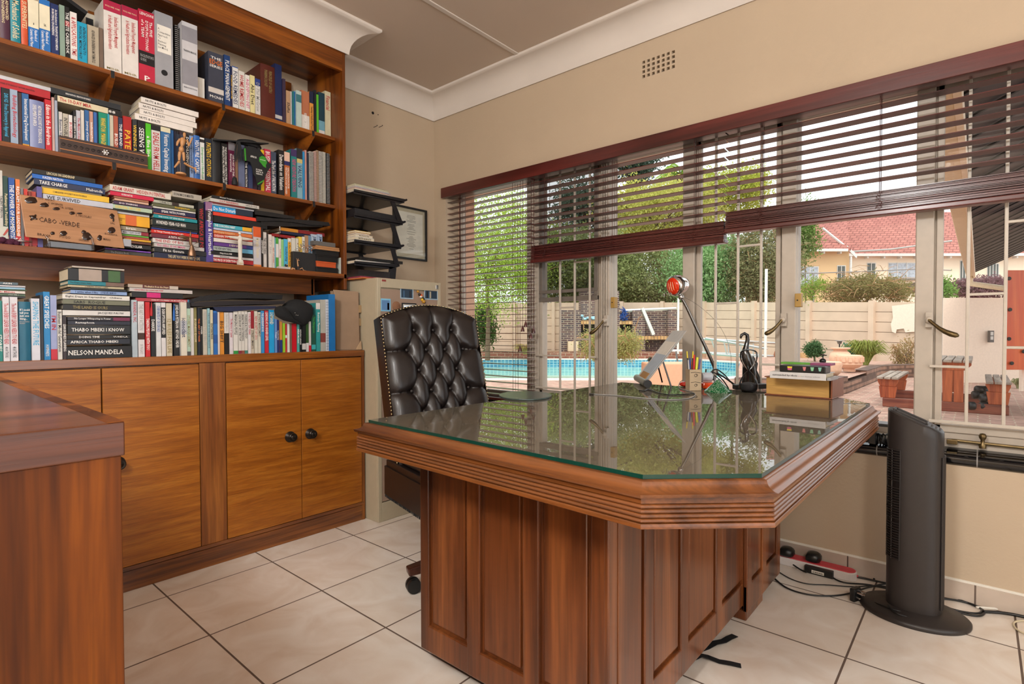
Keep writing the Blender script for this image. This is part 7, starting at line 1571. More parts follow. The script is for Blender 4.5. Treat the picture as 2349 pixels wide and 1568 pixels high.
# ---- right hand plaster wall, intercom, red board, roof edge
CW = plain('plaster_cream', 'eedac6', .85, var=.04)
gw = MB(); blk(gw, 2164, 2345, 685, 898, 11.4, .22); o = gw.build('garden_wall', CW, None); o['kind'] = 'structure'
icm = MB(); blk(icm, 2271, 2281, 760, 787, 11.3, .06); ic_ = icm.build('gate_intercom', plain('intercom_grey', '5c5652', .5), None, bevel=.006); tag(ic_, 'grey intercom box fixed on the cream garden wall', 'intercom')
for a, b in ((763, 771), (773, 781)): m_ = MB(); blk(m_, 2273, 2279, a, b, 11.29, .02); m_.build('button', plain('intercom_pale', 'c8c4bc', .4), ic_)
RBd = wood('red_board_wood', 'c84818', 'e06c30', 'z', .5, .4, fine=.15)
rbb = thing('red_board', 'tall red orange board with black bolts standing at the right edge outdoors', 'board', tuple(fp_(2350, 8.6)))
m_ = MB(); blk(m_, 2307, 2420, 622, 850, 8.6, .05); m_.build('board', RBd, rbb)
for x, y in ((2313, 641), (2316, 712), (2315, 779), (2322, 835), (2349, 808), (2358, 650)):
    q = pt(x, y, 8.58); MB().lathe([(.03, 0), (.028, .01), (0, .012)], q, 12, ax=-SF).build('bolt', M['matte'], rbb, smooth=40)
for x in (2345, 2410): MB().tube([pt(x, 899, 8.75), pt(x, 840, 8.75)], .03, 4).build('leg', CW, rbb)
e0, e1 = fp_(2153, 3.2), fp_(2245, 11.5); Xe = (e0.x+e1.x)/2; y0_, y1_ = 3.0, e1.y
rf = thing('verandah_roof', 'low sloping roof edge with cream gutter and dark ribbed underside at the right', 'roof', (Xe, 6, 2.2))
sl2 = .5; mb = MB(); mb.extr([(Xe, y0_, 2.22), (Xe+3, y0_, 2.22+3*sl2), (Xe+3, y0_, 2.28+3*sl2), (Xe, y0_, 2.28)], (0, y1_-y0_, 0)); mb.build('underside', wood('soffit_brown', '1a0f0d', '281815', 'x', .8, .6), rf)
y = y0_+.2
while y < y1_: MB().extr([(Xe+.02, y, 2.205), (Xe+3, y, 2.205+3*sl2), (Xe+3, y, 2.22+3*sl2), (Xe+.02, y, 2.22)], (0, .03, 0)).build('rib', plain('soffit_rib', '140c0a', .8), rf); y += .45
MB().box(Xe-.13, Xe-.01, y0_, y1_+.02, 2.14, 2.26).build('gutter', plain('gutter_cream', 'dcc8a8', .6), rf, bevel=.01); MB().box(Xe-.012, Xe+.02, y0_, y1_+.02, 2.1, 2.3).build('fascia', plain('fascia_cream', 'e0ccb0', .6), rf)
MB().tube([Vector((Xe-.06, y1_-.05, 2.16)), Vector((Xe-.04, y1_-.05, 1.98)), Vector((Xe+.5, y1_-.1, 1.85)), Vector((Xe+1.2, y1_-.1, 1.8))], .055, 8).build('downpipe', plain('gutter_cream', 'dcc8a8', .6), rf, smooth=60)
# house eaves above this window
ev = MB().box(-3.3, 2.2, YG+.14, YG+.55, 2.14, 2.18).box(-3.3, 2.2, YG+.53, YG+.56, 2.11, 2.22)
o = ev.build('eave_board', plain('eave_timber', 'b8906c', .7), None); o['kind'] = 'structure'
ow = MB().box(-3.6, 3, YG+.1, YG+.14, OZ1, 2.9).box(-3.6, OX0, YG+.04, YG+.14, GZ, 2.9).box(OX0, OX1, YG+.06, YG+.14, GZ, OZ0)
o = ow.build('outer_wall', CW, None); o['kind'] = 'structure'
# ---- neighbour's house
HWm = plain('house_cream', 'ecdac0', .85, var=.05, vscale=1); HW2 = plain('house_peach', 'e0bd8e', .85, var=.05, vscale=1)
RT_ = bricks('roof_tiles', 'b87466', 'a66458', '84483e', .3, .19, .022, 'xz', .8, .8, .5, .2)
hs = thing('neighbour_house', 'cream house with red tiled roof seen over the boundary wall', 'house', tuple(fp_(2000, 30)))
def hblk(name, px0, px1, y0, y1, d, th, mat): m_ = MB(); blk(m_, px0, px1, y0, y1, d, th); return m_.build(name, mat, hs)
hblk('wall', 1944, 2420, 588, 790, 31, 4, HWm); hblk('wall', 1800, 1946, 577, 790, 29.5, 5, HW2)
def roofq(pts, name='roof'): 
    P = [pt(*p) for p in pts]; m_ = MB(); m_.extr(P, (0, 0, -.12)); return m_.build(name, RT_, hs)
roofq([(1938, 585, 30.6), (2440, 580, 30.6), (2440, 486, 37), (1860, 493, 37)]); roofq([(1780, 574, 29.0), (1950, 571, 29.0), (1935, 480, 36), (1760, 480, 36)])
MB().tube([pt(1884, 525, 30.0), pt(1958, 584, 29.4)], .07, 6).build('valley_flashing', WHT, hs); MB().extr([pt(1942, 565, 29.2), pt(1965, 588, 29.2), pt(1963, 594, 29.2), pt(1941, 572, 29.2)], SF*.05).build('barge_board', WHT, hs)
for (a, b, y0, d) in ((1938, 2440, 586, 30.5), (1800, 1944, 575, 28.9)):
    m_ = MB(); blk(m_, a, b, y0-3, y0+3, d, .12); m_.build('gutter', WHT, hs)
    x = a+12
    while x < min(b, 2349): m_ = MB(); blk(m_, x, x+3, y0+2, y0+8, d+.1, .3); m_.build('rafter_end', WHT, hs); x += 38
MB().tube([pt(1950, 590, 29.3), pt(1949, 690, 29.3)], .06, 8).build('downpipe', WHT, hs, smooth=60); MB().tube([pt(1950, 579, 30.2), pt(2040, 574, 30.2), pt(2180, 555, 30.2)], .05, 6).build('roof_pipe', plain('pipe_grey', 'a8a8a4', .5), hs, smooth=60)
def hwin(px0, px1, y0, y1, d, curtain=True, bars_=0):
    f = MB(); blk(f, px0, px1, y0, y1, d-.02, .06); fo = f.build('window', plain('house_window_frame', 'd8d4cc', .6), hs)
    g_ = MB(); blk(g_, px0+2, px1-2, y0+2, y1-2, d-.04, .03); g_.build('pane', plain('curtain_grey' if curtain else 'dark_glass', 'a8b0b8' if curtain else '4c5450', .3, var=.25 if curtain else .1, vscale=8), fo)
    s_ = MB(); blk(s_, px0-1, px1+2, y1, y1+5, d-.15, .2); s_.build('sill', plain('house_sill', '7c7068', .8), fo)
    if bars_:
        m_ = MB()
        for k in range(1, bars_): x = px0+(px1-px0)*k/bars_; blk(m_, x-.7, x+.7, y0, y1, d-.06, .02)
        m_.build('glazing_bar', WHT, fo)
hwin(1836, 1877, 612, 657, 29.5, True, 2); hwin(1919, 1939, 610, 644, 29.5, False, 2); hwin(1987, 2008, 604, 640, 31, False, 2); hwin(2036, 2100, 604, 640, 31, True, 3); hwin(2200, 2226, 599, 648, 31, False, 4); hwin(2262, 2290, 606, 650, 31, False, 4)
# fence wires
fw_ = thing('wire_fence', 'thin sagging wire fence on a post between wall and neighbour house', 'fence', tuple(fp_(1865, 19)))
MB().tube([pt(1865, 700, 19), pt(1865, 627, 19)], .03, 6).build('post', plain('post_grey', '8c8680', .5), fw_); MB().tube([pt(1790, 624, 19), pt(1865, 628, 19), pt(1960, 625, 19), pt(2100, 619, 19), pt(2180, 622, 19)], .02, 6).build('wire', plain('wire_grey', '8c8680', .5), fw_)
shd = MB(); blk(shd, 2100, 2330, 649, 668, 20, 1.5); tag(shd.build('flat_roof', plain('shed_roof', '7c6c60', .8), None), 'flat grey shed roof behind the boundary wall at the right', 'shed roof')
# ---- plants
def foliage_mat(name, c1, c2, c3=None):
    m, nt, b = new_mat(name); N = nt.nodes; L = nt.links; N.remove(b)
    tc = N.new('ShaderNodeTexCoord'); n = N.new('ShaderNodeTexNoise'); n.inputs['Scale'].default_value = 7; n.inputs['Detail'].default_value = 8; n.inputs['Roughness'].default_value = .8
    L.new(tc.outputs['Object'], n.inputs['Vector']); r = N.new('ShaderNodeValToRGB'); e = r.color_ramp.elements; e[0].position = .36; e[0].color = lin(c1)+(1,); e[1].position = .64; e[1].color = lin(c2)+(1,)
    if c3: k = e.new(.5); k.color = lin(c3)+(1,)
    L.new(n.outputs['Fac'], r.inputs['Fac']); d = N.new('ShaderNodeBsdfDiffuse'); t = N.new('ShaderNodeBsdfTranslucent'); mx = N.new('ShaderNodeMixShader'); mx.inputs[0].default_value = .42
    L.new(r.outputs['Color'], d.inputs[0]); L.new(r.outputs['Color'], t.inputs[0]); L.new(d.outputs[0], mx.inputs[1]); L.new(t.outputs[0], mx.inputs[2]); L.new(mx.outputs[0], N['Material Output'].inputs[0])
    return m
def leaves(name, mat, par, clumps, n, size, spread, seed, aspect=2.2, droop=0.0):
    rg = np.random.RandomState(seed); C_ = np.array([tuple(c) for c in clumps]); idx = rg.randint(0, len(C_), n)
    P = C_[idx]+rg.normal(0, 1, (n, 3))*np.array(spread)
    u = rg.normal(0, 1, (n, 3)); u[:, 2] -= droop; u /= np.linalg.norm(u, axis=1)[:, None]; w_ = rg.normal(0, 1, (n, 3)); v = np.cross(u, w_); v /= np.linalg.norm(v, axis=1)[:, None]
    s_ = size*(.6+.8*rg.rand(n))[:, None]; a = u*s_; b = v*s_/aspect
    V = np.stack([P-a, P+b*.9, P+a, P-b*.9], 1).reshape(-1, 3); off = np.array(tuple(root_of(par))) if par else 0
    V = V-off; me = bpy.data.meshes.new(name); me.vertices.add(4*n); me.vertices.foreach_set('co', V.ravel()); me.loops.add(4*n); me.loops.foreach_set('vertex_index', np.arange(4*n)); me.polygons.add(n); me.polygons.foreach_set('loop_start', np.arange(0, 4*n, 4)); me.polygons.foreach_set('loop_total', np.full(n, 4))
    me.materials.append(mat); me.update(); me.validate(); o = bpy.data.objects.new(name, me); COL.objects.link(o); o.parent = par; return o
BARK = plain('bark', '6c5644', .9, var=.25, vscale=20)
def tree(lab, px, y, d, wpx, hpx, n, size, cols, seed, trunk=(0, 0), nb=70, deep=.8, spread=.35, name='tree', droop=0, bare=0, hollow=.55, cat='tree'):
    c_ = pt(px, y, d); rx_, rz_ = wpx/2*d/1250, hpx/2*d/1250; ry_ = rx_*deep; rnd = random.Random(seed); cl = []
    while len(cl) < nb:
        a = Vector((rnd.uniform(-1, 1), rnd.uniform(-1, 1), rnd.uniform(-1, 1)))
        if hollow < a.length < 1: cl.append(c_+SR*a.x*rx_*.88+SF*a.y*ry_+Vector((0, 0, a.z*rz_*.88)))
    base = fp_(trunk[0] or px, d) ; g = thing(name, lab, cat, tuple(base))
    leaves('foliage', foliage_mat('leaf_%s_%d' % (cols[0], seed), *cols), g, cl, int(n*2.2), size*.6, (min(spread, rx_*.25),)*2+(min(spread, rz_*.25),), seed, droop=droop)
    mb = MB(); top = Vector((base.x, base.y, max(c_.z-rz_*.5, base.z+.3))); r0 = max(.03, rx_*.045)
    mb.tube([base, base+(top-base)*.5+Vector((.03, .02, 0)), top], [r0, r0*.8, r0*.6], 8); mb.build('trunk', BARK, g, smooth=60)
    mb = MB()
    for q in cl[:min(nb, 26)]: m_ = (top+q)/2+Vector((rnd.uniform(-.1, .1), rnd.uniform(-.1, .1), rnd.uniform(0, .2)))*rx_*.4; mb.tube([top, m_, q], [r0*.4, r0*.25, r0*.1], 5)
    mb.build('branches', BARK, g, smooth=60)
    if bare:
        mb = MB()
        for i in range(bare): q = rnd.choice(cl); a = q+Vector((rnd.gauss(0, .3), rnd.gauss(0, .3), rnd.gauss(0, .3)))*rx_*.5; dd_ = Vector((rnd.gauss(0, 1), rnd.gauss(0, 1), rnd.gauss(0, .5))).normalized()*rx_*.5; mb.tube([a, a+dd_*.5+Vector((0, 0, .08)), a+dd_], [.011, .008, .003], 4)
        mb.build('dry_twigs', plain('dry_twig', 'b08860', .9, var=.2), g)
    return g
gt_ = 'trees beyond the pool wall'
tree('lime green leafy tree filling the leftmost window above the urn', 1140, 570, 20.5, 260, 300, 12500, .075, ('88a040', 'ccdc6c', 'a4bc50'), 1, (1118, 0), nb=130, hollow=.3, bare=120)
tree('dark glossy shrub tree with grey trunk left of the urn', 1112, 735, 23, 70, 110, 2500, .1, ('3c5a30', '6c8c50'), 2, (1118, 0), nb=30)
tree('deep green bushy tree behind the wall, over the barbecue chimney', 1330, 620, 27, 330, 190, 17000, .13, ('6c7844', 'c0c48c', '8c9860'), 3, nb=110, group=gt_) if False else tree('deep green bushy tree behind the wall, over the barbecue chimney', 1330, 620, 27, 330, 190, 17000, .13, ('6c7844', 'c0c48c', '8c9860'), 3, nb=110)
tree('olive tinted dense tree behind the desk lamp head', 1500, 640, 26.5, 260, 170, 15000, .12, ('6c7444', 'c4c490', '909864'), 4, nb=90)
tree('tall yellow green tree crown seen through the middle blind', 1510, 490, 30, 300, 150, 15000, .13, ('a8b05c', 'e8dc84', 'c0c068'), 5, nb=90)
tree('bright green drooping tree hanging over the wall behind the lamp arm', 1620, 630, 23.5, 190, 170, 14000, .11, ('70985c', 'b8d49c', '90b478'), 6, nb=80, droop=.8)
tree('green tree mixed with dry brown twigs beside the white pole', 1745, 605, 22, 150, 190, 8000, .1, ('6c8450', 'a8bc80', '8c8060'), 7, nb=60, bare=160)
tree('small green tree edge just left of the neighbour house wall', 1845, 540, 24, 60, 130, 3500, .1, ('5c7c3c', '94ac64'), 8, nb=30)
tree('pale yellow green tree crown right of the palm, high in the blinds', 1680, 440, 31, 190, 110, 7000, .12, ('8ca040', 'd0cc60'), 9, nb=50)
tree('dark feathery pine seen high through the second window', 1340, 480, 34, 150, 220, 5000, .16, ('4c5c50', '7c8c78'), 10, nb=60, hollow=.1)
tree('dark pine crown at the top of the middle window', 1440, 375, 36, 150, 110, 4500, .16, ('2c3c34', '5c6c5c'), 11, nb=50, hollow=.1)
tree('tangled olive shrub with orange bare stems above the wall by the neighbour house', 1990, 668, 19.5, 200, 66, 5000, .07, ('6c6c38', 'a8a070', '8c8454'), 12, nb=60, bare=150, spread=.2, name='shrub', cat='shrub')
tree('sparse green creeper left of the wire fence post', 1862, 665, 18, 60, 60, 700, .06, ('6c8c3c', 'a8bc5c'), 13, nb=14, bare=20, name='shrub', cat='shrub')
tree('purple leaved shrub under the verandah gutter', 2250, 660, 16, 110, 50, 3500, .07, ('6c4048', '9c8084'), 14, nb=40, name='shrub', cat='shrub')
tree('small green creeper on the wall right of the wide window post', 2160, 668, 15.2, 50, 50, 900, .06, ('5c8c3c', '94b464'), 15, nb=14, name='shrub', cat='shrub')
tree('small umbrella shaped bush with bare stem growing by the near pool edge', 1398, 790, 10.2, 150, 72, 5200, .032, ('98a848', 'c8d070', 'a8a070'), 16, (1373, 0), nb=60, bare=60, spread=.1, name='bush', cat='bush')
tree('rounded dark green shrub against the boundary wall beside the wicker pot', 1867, 803, 14.8, 34, 36, 1600, .05, ('3c5c38', '6c8c60'), 17, nb=20, spread=.1, name='shrub', cat='shrub')
tree('dry twiggy shrub against the white painted wall patch', 2080, 812, 13.6, 50, 70, 500, .05, ('8c7c50', 'b09c70'), 18, nb=16, bare=50, name='shrub', cat='shrub')
# ornamental grass, dry grass, palm, agave
def tuftp(name, lab, px, ybase, zb2, hpx, wpx, n, cols, seed, r=.012, cat='grass'):
    d = (1-zb2)*1250/(ybase-759); b_ = fp_(px, d, zb2); s_ = d/1250; rnd = random.Random(seed); g = thing(name, lab, cat, tuple(b_)); mb = MB()
    for i in range(n):
        a = rnd.uniform(0, 2*pi); ln = hpx*s_*rnd.uniform(.6, 1.1); o_ = Vector((math.cos(a), math.sin(a), 0)); sp_ = rnd.uniform(.1, 1)*wpx*s_*.5; s0 = b_+o_*rnd.uniform(0, .25)*wpx*s_*.3
        mb.tube([s0, s0+o_*sp_*.35+Vector((0, 0, ln*.6)), s0+o_*sp_*.8+Vector((0, 0, ln*.85)), s0+o_*sp_*1.2+Vector((0, 0, ln*.6))], [r, r*.9, r*.6, r*.15], 3)
    mb.build('blades', foliage_mat('gr_'+cols[0], *cols), g); return g
tuftp('ornamental_grass', 'big arching tuft of green grass against the boundary wall', 1985, 838, .17, 62, 80, 420, ('7c8c3c', 'bcc070'), 1)
tuftp('agave', 'blue green spiky agave left of the grass tuft', 1952, 836, .17, 52, 46, 26, ('4c7c6c', '7ca890'), 2, .05, 'plant')
tuftp('ornamental_grass', 'dry straw coloured grass at the left garden bed', 1205, 812, .12, 26, 60, 200, ('b89c5c', 'd8c088'), 3)
tuftp('ornamental_grass', 'pale grass tuft by the foot of the garden wall', 2338, 893, GZ, 25, 30, 90, ('a8a878', 'c8c8a0'), 4)
pm_ = thing('palm_tree', 'feathery palm fronds high in the middle window through the blind', 'palm', tuple(fp_(1560, 33))); c_ = pt(1560, 400, 33); rnd = random.Random(5)
MB().tube([fp_(1560, 33), c_], [.3, .22], 10).build('trunk', BARK, pm_)
for i in range(18):
    a = 2*pi*i/18+rnd.uniform(-.1, .1); o_ = SR*math.cos(a)+SF*math.sin(a); L_ = rnd.uniform(1.8, 2.6); el = rnd.uniform(.1, .8); P = [c_+o_*L_*t+Vector((0, 0, L_*(el*t-.75*t*t))) for t in (0, .25, .5, .75, 1)]; mb = MB().tube(P, [.03, .025, .02, .014, .006], 4)
    for k in range(34):
        t = .12+.86*k/34; j = min(3, int(t*4)); q = P[j]+(P[j+1]-P[j])*(t*4-j); tn = (P[j+1]-P[j]).normalized(); sd = tn.cross(Vector((0, 0, 1))).normalized(); ll = .5*math.sin(pi*min(1, t*.9+.1))+.08
        for sg_ in (-1, 1): e = q+(sd*sg_*.8+tn*.5-Vector((0, 0, .45))).normalized()*ll; w_ = tn*.03; mb.add([q-w_, q+w_, e], [(0, 1, 2)])
    mb.build('frond', foliage_mat('palm_leaf', '5c8c2c', 'a8c050') if i == 0 else bpy.data.materials['palm_leaf'], pm_)
# ================================================================ things on the desk
GZt = .7407
def gp(px, py, z=GZt): return atz(px, py, z)
def at_d(px, y, d): k = ray(px, 759); return Vector((CAM.x+k.x*d, CAM.y+k.y*d, 1+(759-y)*d/1250))
SR2, SF2 = SR, SF
# document stand
ds = thing('document_stand', 'slanting grey document stand holding papers on the far side of the desk', 'document stand', tuple(gp(1470, 880)))
FB_, NB_ = gp(1461, 874)+Vector((0, 0, .018)), gp(1484, 888)+Vector((0, 0, .018)); wv = (NB_-FB_)
GM = plain('stand_grey', '8a8a84', .35, metal=.4)
MB().tube([FB_, NB_], .0175, 16).build('roller_base', GM, ds, smooth=50); MB().tube([NB_, NB_+wv.normalized()*.028], .0185, 16).build('end_cap', M['black'], ds, smooth=50)
upv = SR2*.175+Vector((0, 0, .225)); nrm = wv.cross(upv).normalized(); nrm = nrm if nrm.dot(SR2) < 0 else -nrm
def sheet(a0, a1, b0, b1, off_, th, name, mat, par=ds): 
    o_ = FB_+nrm*off_; P = [o_+wv*a0+upv*b0, o_+wv*a1+upv*b0, o_+wv*a1+upv*b1, o_+wv*a0+upv*b1]; return MB().extr(P, nrm*th).build(name, mat, par)
sheet(.02, .98, .02, .95, 0, .004, 'back_plate', GM)
sheet(.05, 1.0, .05, 1.06, .0045, .001, 'paper_sheet', plain('paper_grey', 'c8c8c6', .8)); sheet(.12, .9, .05, .82, .006, .0012, 'paper_sheet', M['paper']); sheet(.2, .95, .04, .55, .0075, .0012, 'paper_sheet', plain('paper_blue', 'b0bcc8', .8))
sheet(.3, .85, .02, .16, .009, .003, 'clip_tray', plain('clip_tan', 'a8783c', .5)); sheet(.0, .12, .36, .44, .003, .012, 'binder_clip', M['black'])
c_ = FB_+wv*.9+upv*.45; e_ = gp(1540, 888); MB().tube([c_, e_], .004, 6).build('strut', M['black'], ds); c2_ = FB_+wv*.5+upv*.42; MB().tube([c2_, gp(1519, 876)], .004, 6).build('strut', M['black'], ds)
# lamp
dl = thing('desk_lamp', 'chrome arm desk lamp with striped orange lens above the desk', 'lamp', tuple(gp(1628, 884)))
dd = 2.68; ac = clear('clear_base', (.9, .9, .92), 1.5, .02)
bpt = at_d(1628, 884, dd)
MB().lathe([(.045, 0), (.045, .012), (.03, .02), (.022, .05), (.02, .07), (0, .072)], (bpt.x, bpt.y, GZt), 24).build('clear_base', ac, dl, smooth=40)
arm = [at_d(x, y, dd) for x, y in ((1645, 856), (1634, 830), (1618, 795), (1596, 750), (1575, 705), (1562, 682))]
MB().tube(arm, [.009, .0085, .008, .0075, .007, .007], 12).build('arm', plain('brushed_steel', '8c8884', .25, metal=1), dl, smooth=60)
MB().tube([at_d(1638, 870, dd), at_d(1642, 862, dd), at_d(1645, 852, dd)], .006, 8).build('arm_pivot', M['black'], dl, smooth=60)
MB().ball(arm[-1], .014, 8).build('head_joint', M['chrome'], dl, smooth=80)
hc = at_d(1550, 656, dd-.0); ax_ = (-SR2*.86-SF2*.46-Vector((0, 0, .16))).normalized()
MB().lathe([(.043, 0), (.049, -.006), (.05, -.024), (.047, -.05), (.036, -.078), (.016, -.09), (0, -.092)], hc+ax_*.02, 28, ax=ax_).build('lamp_shade', plain('shade_chrome', 'e0e0e0', .12, metal=1, var=.01), dl, smooth=60)
LN = plain('lens_orange', 'd8300c', .2); MB().lathe([(.041, 0), (.038, .006), (.025, .011), (0, .013)], hc+ax_*.02, 24, ax=ax_).build('lens', LN, dl, smooth=60)
u_ = ax_.cross(Vector((0, 0, 1))).normalized(); v_ = u_.cross(ax_)
for k in range(-2, 3): 
    h_ = math.sqrt(max(0, .039**2-(k*.0135)**2))*.88; P = [(k*.0135+s_*.004, s_*h_) for s_ in (-1, -.6, -.2, .2, .6, 1)]; MB().tube([hc+ax_*(.0205+.0128*(1-(a*a+b*b)/.0018))+u_*a+v_*b for a, b in P], .0024, 5).build('lens_stripe', plain('lens_pale', 'f0b890', .3), dl)
mb = MB(); P = [hc-ax_*.0+v_*.047, hc-ax_*.03+v_*.046, hc-ax_*.05+v_*.036]; mb.tube(P, .006, 6); mb.build('shade_ridge', plain('shade_maroon', '6c2c28', .3), dl, smooth=60)
hk = at_d(1530, 672, dd)
mb = MB(); rnd = random.Random(4)
for i in range(10): a = hk+Vector((rnd.uniform(-.02, .02), rnd.uniform(-.02, .02), rnd.uniform(-.008, .004))); mb.tube([a, a+Vector((rnd.uniform(-.012, .012), rnd.uniform(-.01, .01), rnd.uniform(-.02, -.005)))], .0014, 4)
mb.build('dangling_charms', M['chrome'], dl)
rope('lamp_wire', 'thin curved wire sweeping from the lamp head down behind the hourglass', [at_d(x, y, dd) for x, y in ((1565, 680), (1600, 700), (1640, 735), (1663, 770), (1675, 805), (1677, 840), (1665, 858), (1650, 868))], .0008, plain('wire_dark', '5c5854', .5), 'wire')
# pen holder
ph = thing('pen_holder', 'kraft card pen holder with curl pattern, full of pens and markers', 'pen holder', tuple(gp(1595, 897)))
pc = gp(1595, 896)+SF2*.026; KC = plain('pen_card', 'b09c80', .8)
s_ = .0265; pts = [pc+(SR2*a*.98+SF2*b)*s_ for a, b in ((-1, -1), (1, -1), (1, 1), (-1, 1))]
mb = MB()
for i in range(4):
    a, b = pts[i], pts[(i+1) % 4]; n_ = (b-a).cross(Vector((0, 0, 1))).normalized(); mb.extr([a, b, b+Vector((0, 0, .092)), a+Vector((0, 0, .092))], -n_*.002)
mb.extr(pts, Vector((0, 0, .002))); mb.build('holder', KC, ph)
fr0 = pts[0]-SF2*.0006
for zc__, r_ in ((.066, .008), (.024, .007)):
    mb = MB(); c0_ = fr0+SR2*.028+Vector((0, 0, zc__)); mb.tube([c0_+SR2*(r_*(1-t/16))*math.cos(t)+Vector((0, 0, r_*(1-t/16)*math.sin(t))) for t in [k*.6 for k in range(14)]], .0009, 4); mb.tube([fr0+SR2*.006+Vector((0, 0, zc__+.012)), fr0+SR2*.026+Vector((0, 0, zc__+.0145)), fr0+SR2*.048+Vector((0, 0, zc__+.011))], .0009, 4); mb.build('curl_pattern', M['matte'], ph)
gpn = 'pens in the card holder'
for (x, ytop, c_, r_, off, lab, nm) in ((1576, 806, '2c2a26', .0032, -.85, 'black pencil with yellow end leaning left in the pen holder', 'pencil'), (1590, 806, '2c2a26', .0032, -.3, 'black pencil with yellow end standing upright in the pen holder', 'pencil'), (1593, 814, 'c01c24', .0045, -.1, 'red pen standing in the pen holder', 'pen'), (1589, 830, 'f07018', .0065, -.35, 'orange highlighter in the pen holder', 'highlighter'), (1600, 820, 'd0d020', .0068, .3, 'yellow highlighter in the pen holder', 'highlighter'), (1583, 822, '1c3c84', .004, -.6, 'blue pen at the left of the pen holder', 'pen'), (1606, 824, '4c3c8c', .004, .7, 'purple tipped pen at the right of the pen holder', 'pen'), (1579, 826, 'b8b8b8', .0035, -.7, 'silver pen at the left edge of the pen holder', 'pen')):
    dpen = 2.37+rb_.uniform(0, .03); top = at_d(x, ytop, dpen); bot = pc+SR2*off*.018+Vector((0, 0, .004))
    g = thing(nm, lab, nm, tuple(bot), group=gpn); pm_m = plain('pen_'+c_, c_, .3); MB().tube([bot, bot+(top-bot)*.82], r_, 8).build('barrel', pm_m, g, smooth=50)
    MB().tube([bot+(top-bot)*.82, top], [r_*1.05, r_*.8], 8).build('tip', plain('tip_y', 'd8c020', .4) if nm == 'pencil' else pm_m, g, smooth=50)
# orange tape dispenser
to = thing('tape_dispenser', 'glossy orange desk organiser with a white drum around the pen holder foot', 'tape dispenser', tuple(gp(1600, 890)))
ORG = plain('orange_gloss', 'd8481c', .12, coat=.6); RDG = plain('red_gloss', 'b82c1c', .12, coat=.6)
q = at_d(1571, 884, 2.52); MB().ball((q.x, q.y, GZt+.0125), .0245, 10, sz=.5, sx=1.0).build('red_end', RDG, to, smooth=80)
q = at_d(1623, 888, 2.44); MB().obox((q.x, q.y, GZt+.0145), SR2*.026, SF2*.02, (0, 0, .0135)).build('orange_base', ORG, to, bevel=.006, segs=3)
q0, q1 = at_d(1610, 869, 2.46), at_d(1632, 869, 2.46); q0.z = q1.z = GZt+.05; MB().tube([q0, q1], .021, 20).build('drum', plain('drum_white', 'b8bcc4', .3), to, smooth=50)
# green glass pyramid
gpy = MB(); b_ = gp(1647, 898); gpy.lathe([(.056, 0), (.057, .004), (.05, .009), (.006, .05), (0, .053)], (b_.x, b_.y, GZt), 9)
def spark():
    m, nt, b = new_mat('green_glitter'); b.inputs['Roughness'].default_value = .12; v = nt.nodes.new('ShaderNodeTexVoronoi'); v.inputs['Scale'].default_value = 260; tc = nt.nodes.new('ShaderNodeTexCoord'); nt.links.new(tc.outputs['Object'], v.inputs['Vector'])
    r = nt.nodes.new('ShaderNodeValToRGB'); e = r.color_ramp.elements; e[0].position = .0; e[0].color = lin('4c8c64')+(1,); e[1].position = .45; e[1].color = lin('0c5c30')+(1,); k = e.new(.12); k.color = lin('c8d8c8')+(1,); nt.links.new(v.outputs['Distance'], r.inputs['Fac']); nt.links.new(r.outputs['Color'], b.inputs['Base Color']); return m
tag(gpy.build('glass_paperweight', spark(), None, smooth=30), 'cone shaped sparkling green glass paperweight left of the hourglass', 'paperweight')
# hourglass
hg = thing('hourglass', 'clear teardrop hourglass with black sand standing before the black sculpture', 'hourglass', tuple(gp(1717, 903)))
c_ = gp(1717, 899)
c_ = Vector((c_.x, c_.y, GZt)); prof_ = [(.012, 0), (.03, .003), (.0375, .018), (.038, .034), (.033, .052), (.021, .073), (.008, .088), (.004, .0925), (.008, .097), (.021, .112), (.032, .132), (.0355, .15), (.034, .168), (.026, .177), (.008, .182), (0, .1825)]
HG = clear('hourglass_shell', (.985, .985, .985), 1.22)
MB().lathe(prof_, c_, 28).build('glass_shell', HG, hg, smooth=80)
MB().lathe([(.01, .003), (.028, .006), (.0345, .02), (.035, .034), (.02, .04), (0, .044)], c_, 24).build('sand', plain('black_sand', '16161a', .8), hg, smooth=60)
# black sculpture
bs = thing('abstract_sculpture', 'black glossy abstract sculpture with hooked trunk behind the hourglass', 'sculpture', tuple(gp(1722, 888)))
GLB = plain('gloss_black', '0a0a0c', .12, coat=.5); ds_ = 2.47
P = [at_d(x, y, ds_) for x, y in ((1699, 777), (1701, 769), (1708, 765.5), (1714, 769), (1715, 780), (1712, 795), (1710, 806), (1712, 820), (1718, 838), (1722, 855), (1724, 872), (1724, 884))]
MB().tube(P, [.004, .0065, .0075, .008, .009, .011, .016, .024, .025, .022, .023, .024], 16).build('body', GLB, bs, smooth=80)
MB().tube([at_d(x, y, ds_+.01) for x, y in ((1707, 815), (1712, 835), (1712, 860), (1711, 884))], [.012, .016, .016, .017], 12).build('left_limb', GLB, bs, smooth=80)
MB().tube([at_d(x, y, ds_+.03) for x, y in ((1725, 818), (1733, 835), (1730, 850), (1735, 866), (1737, 885))], [.008, .012, .013, .018, .016], 12).build('right_limb', GLB, bs, smooth=80)
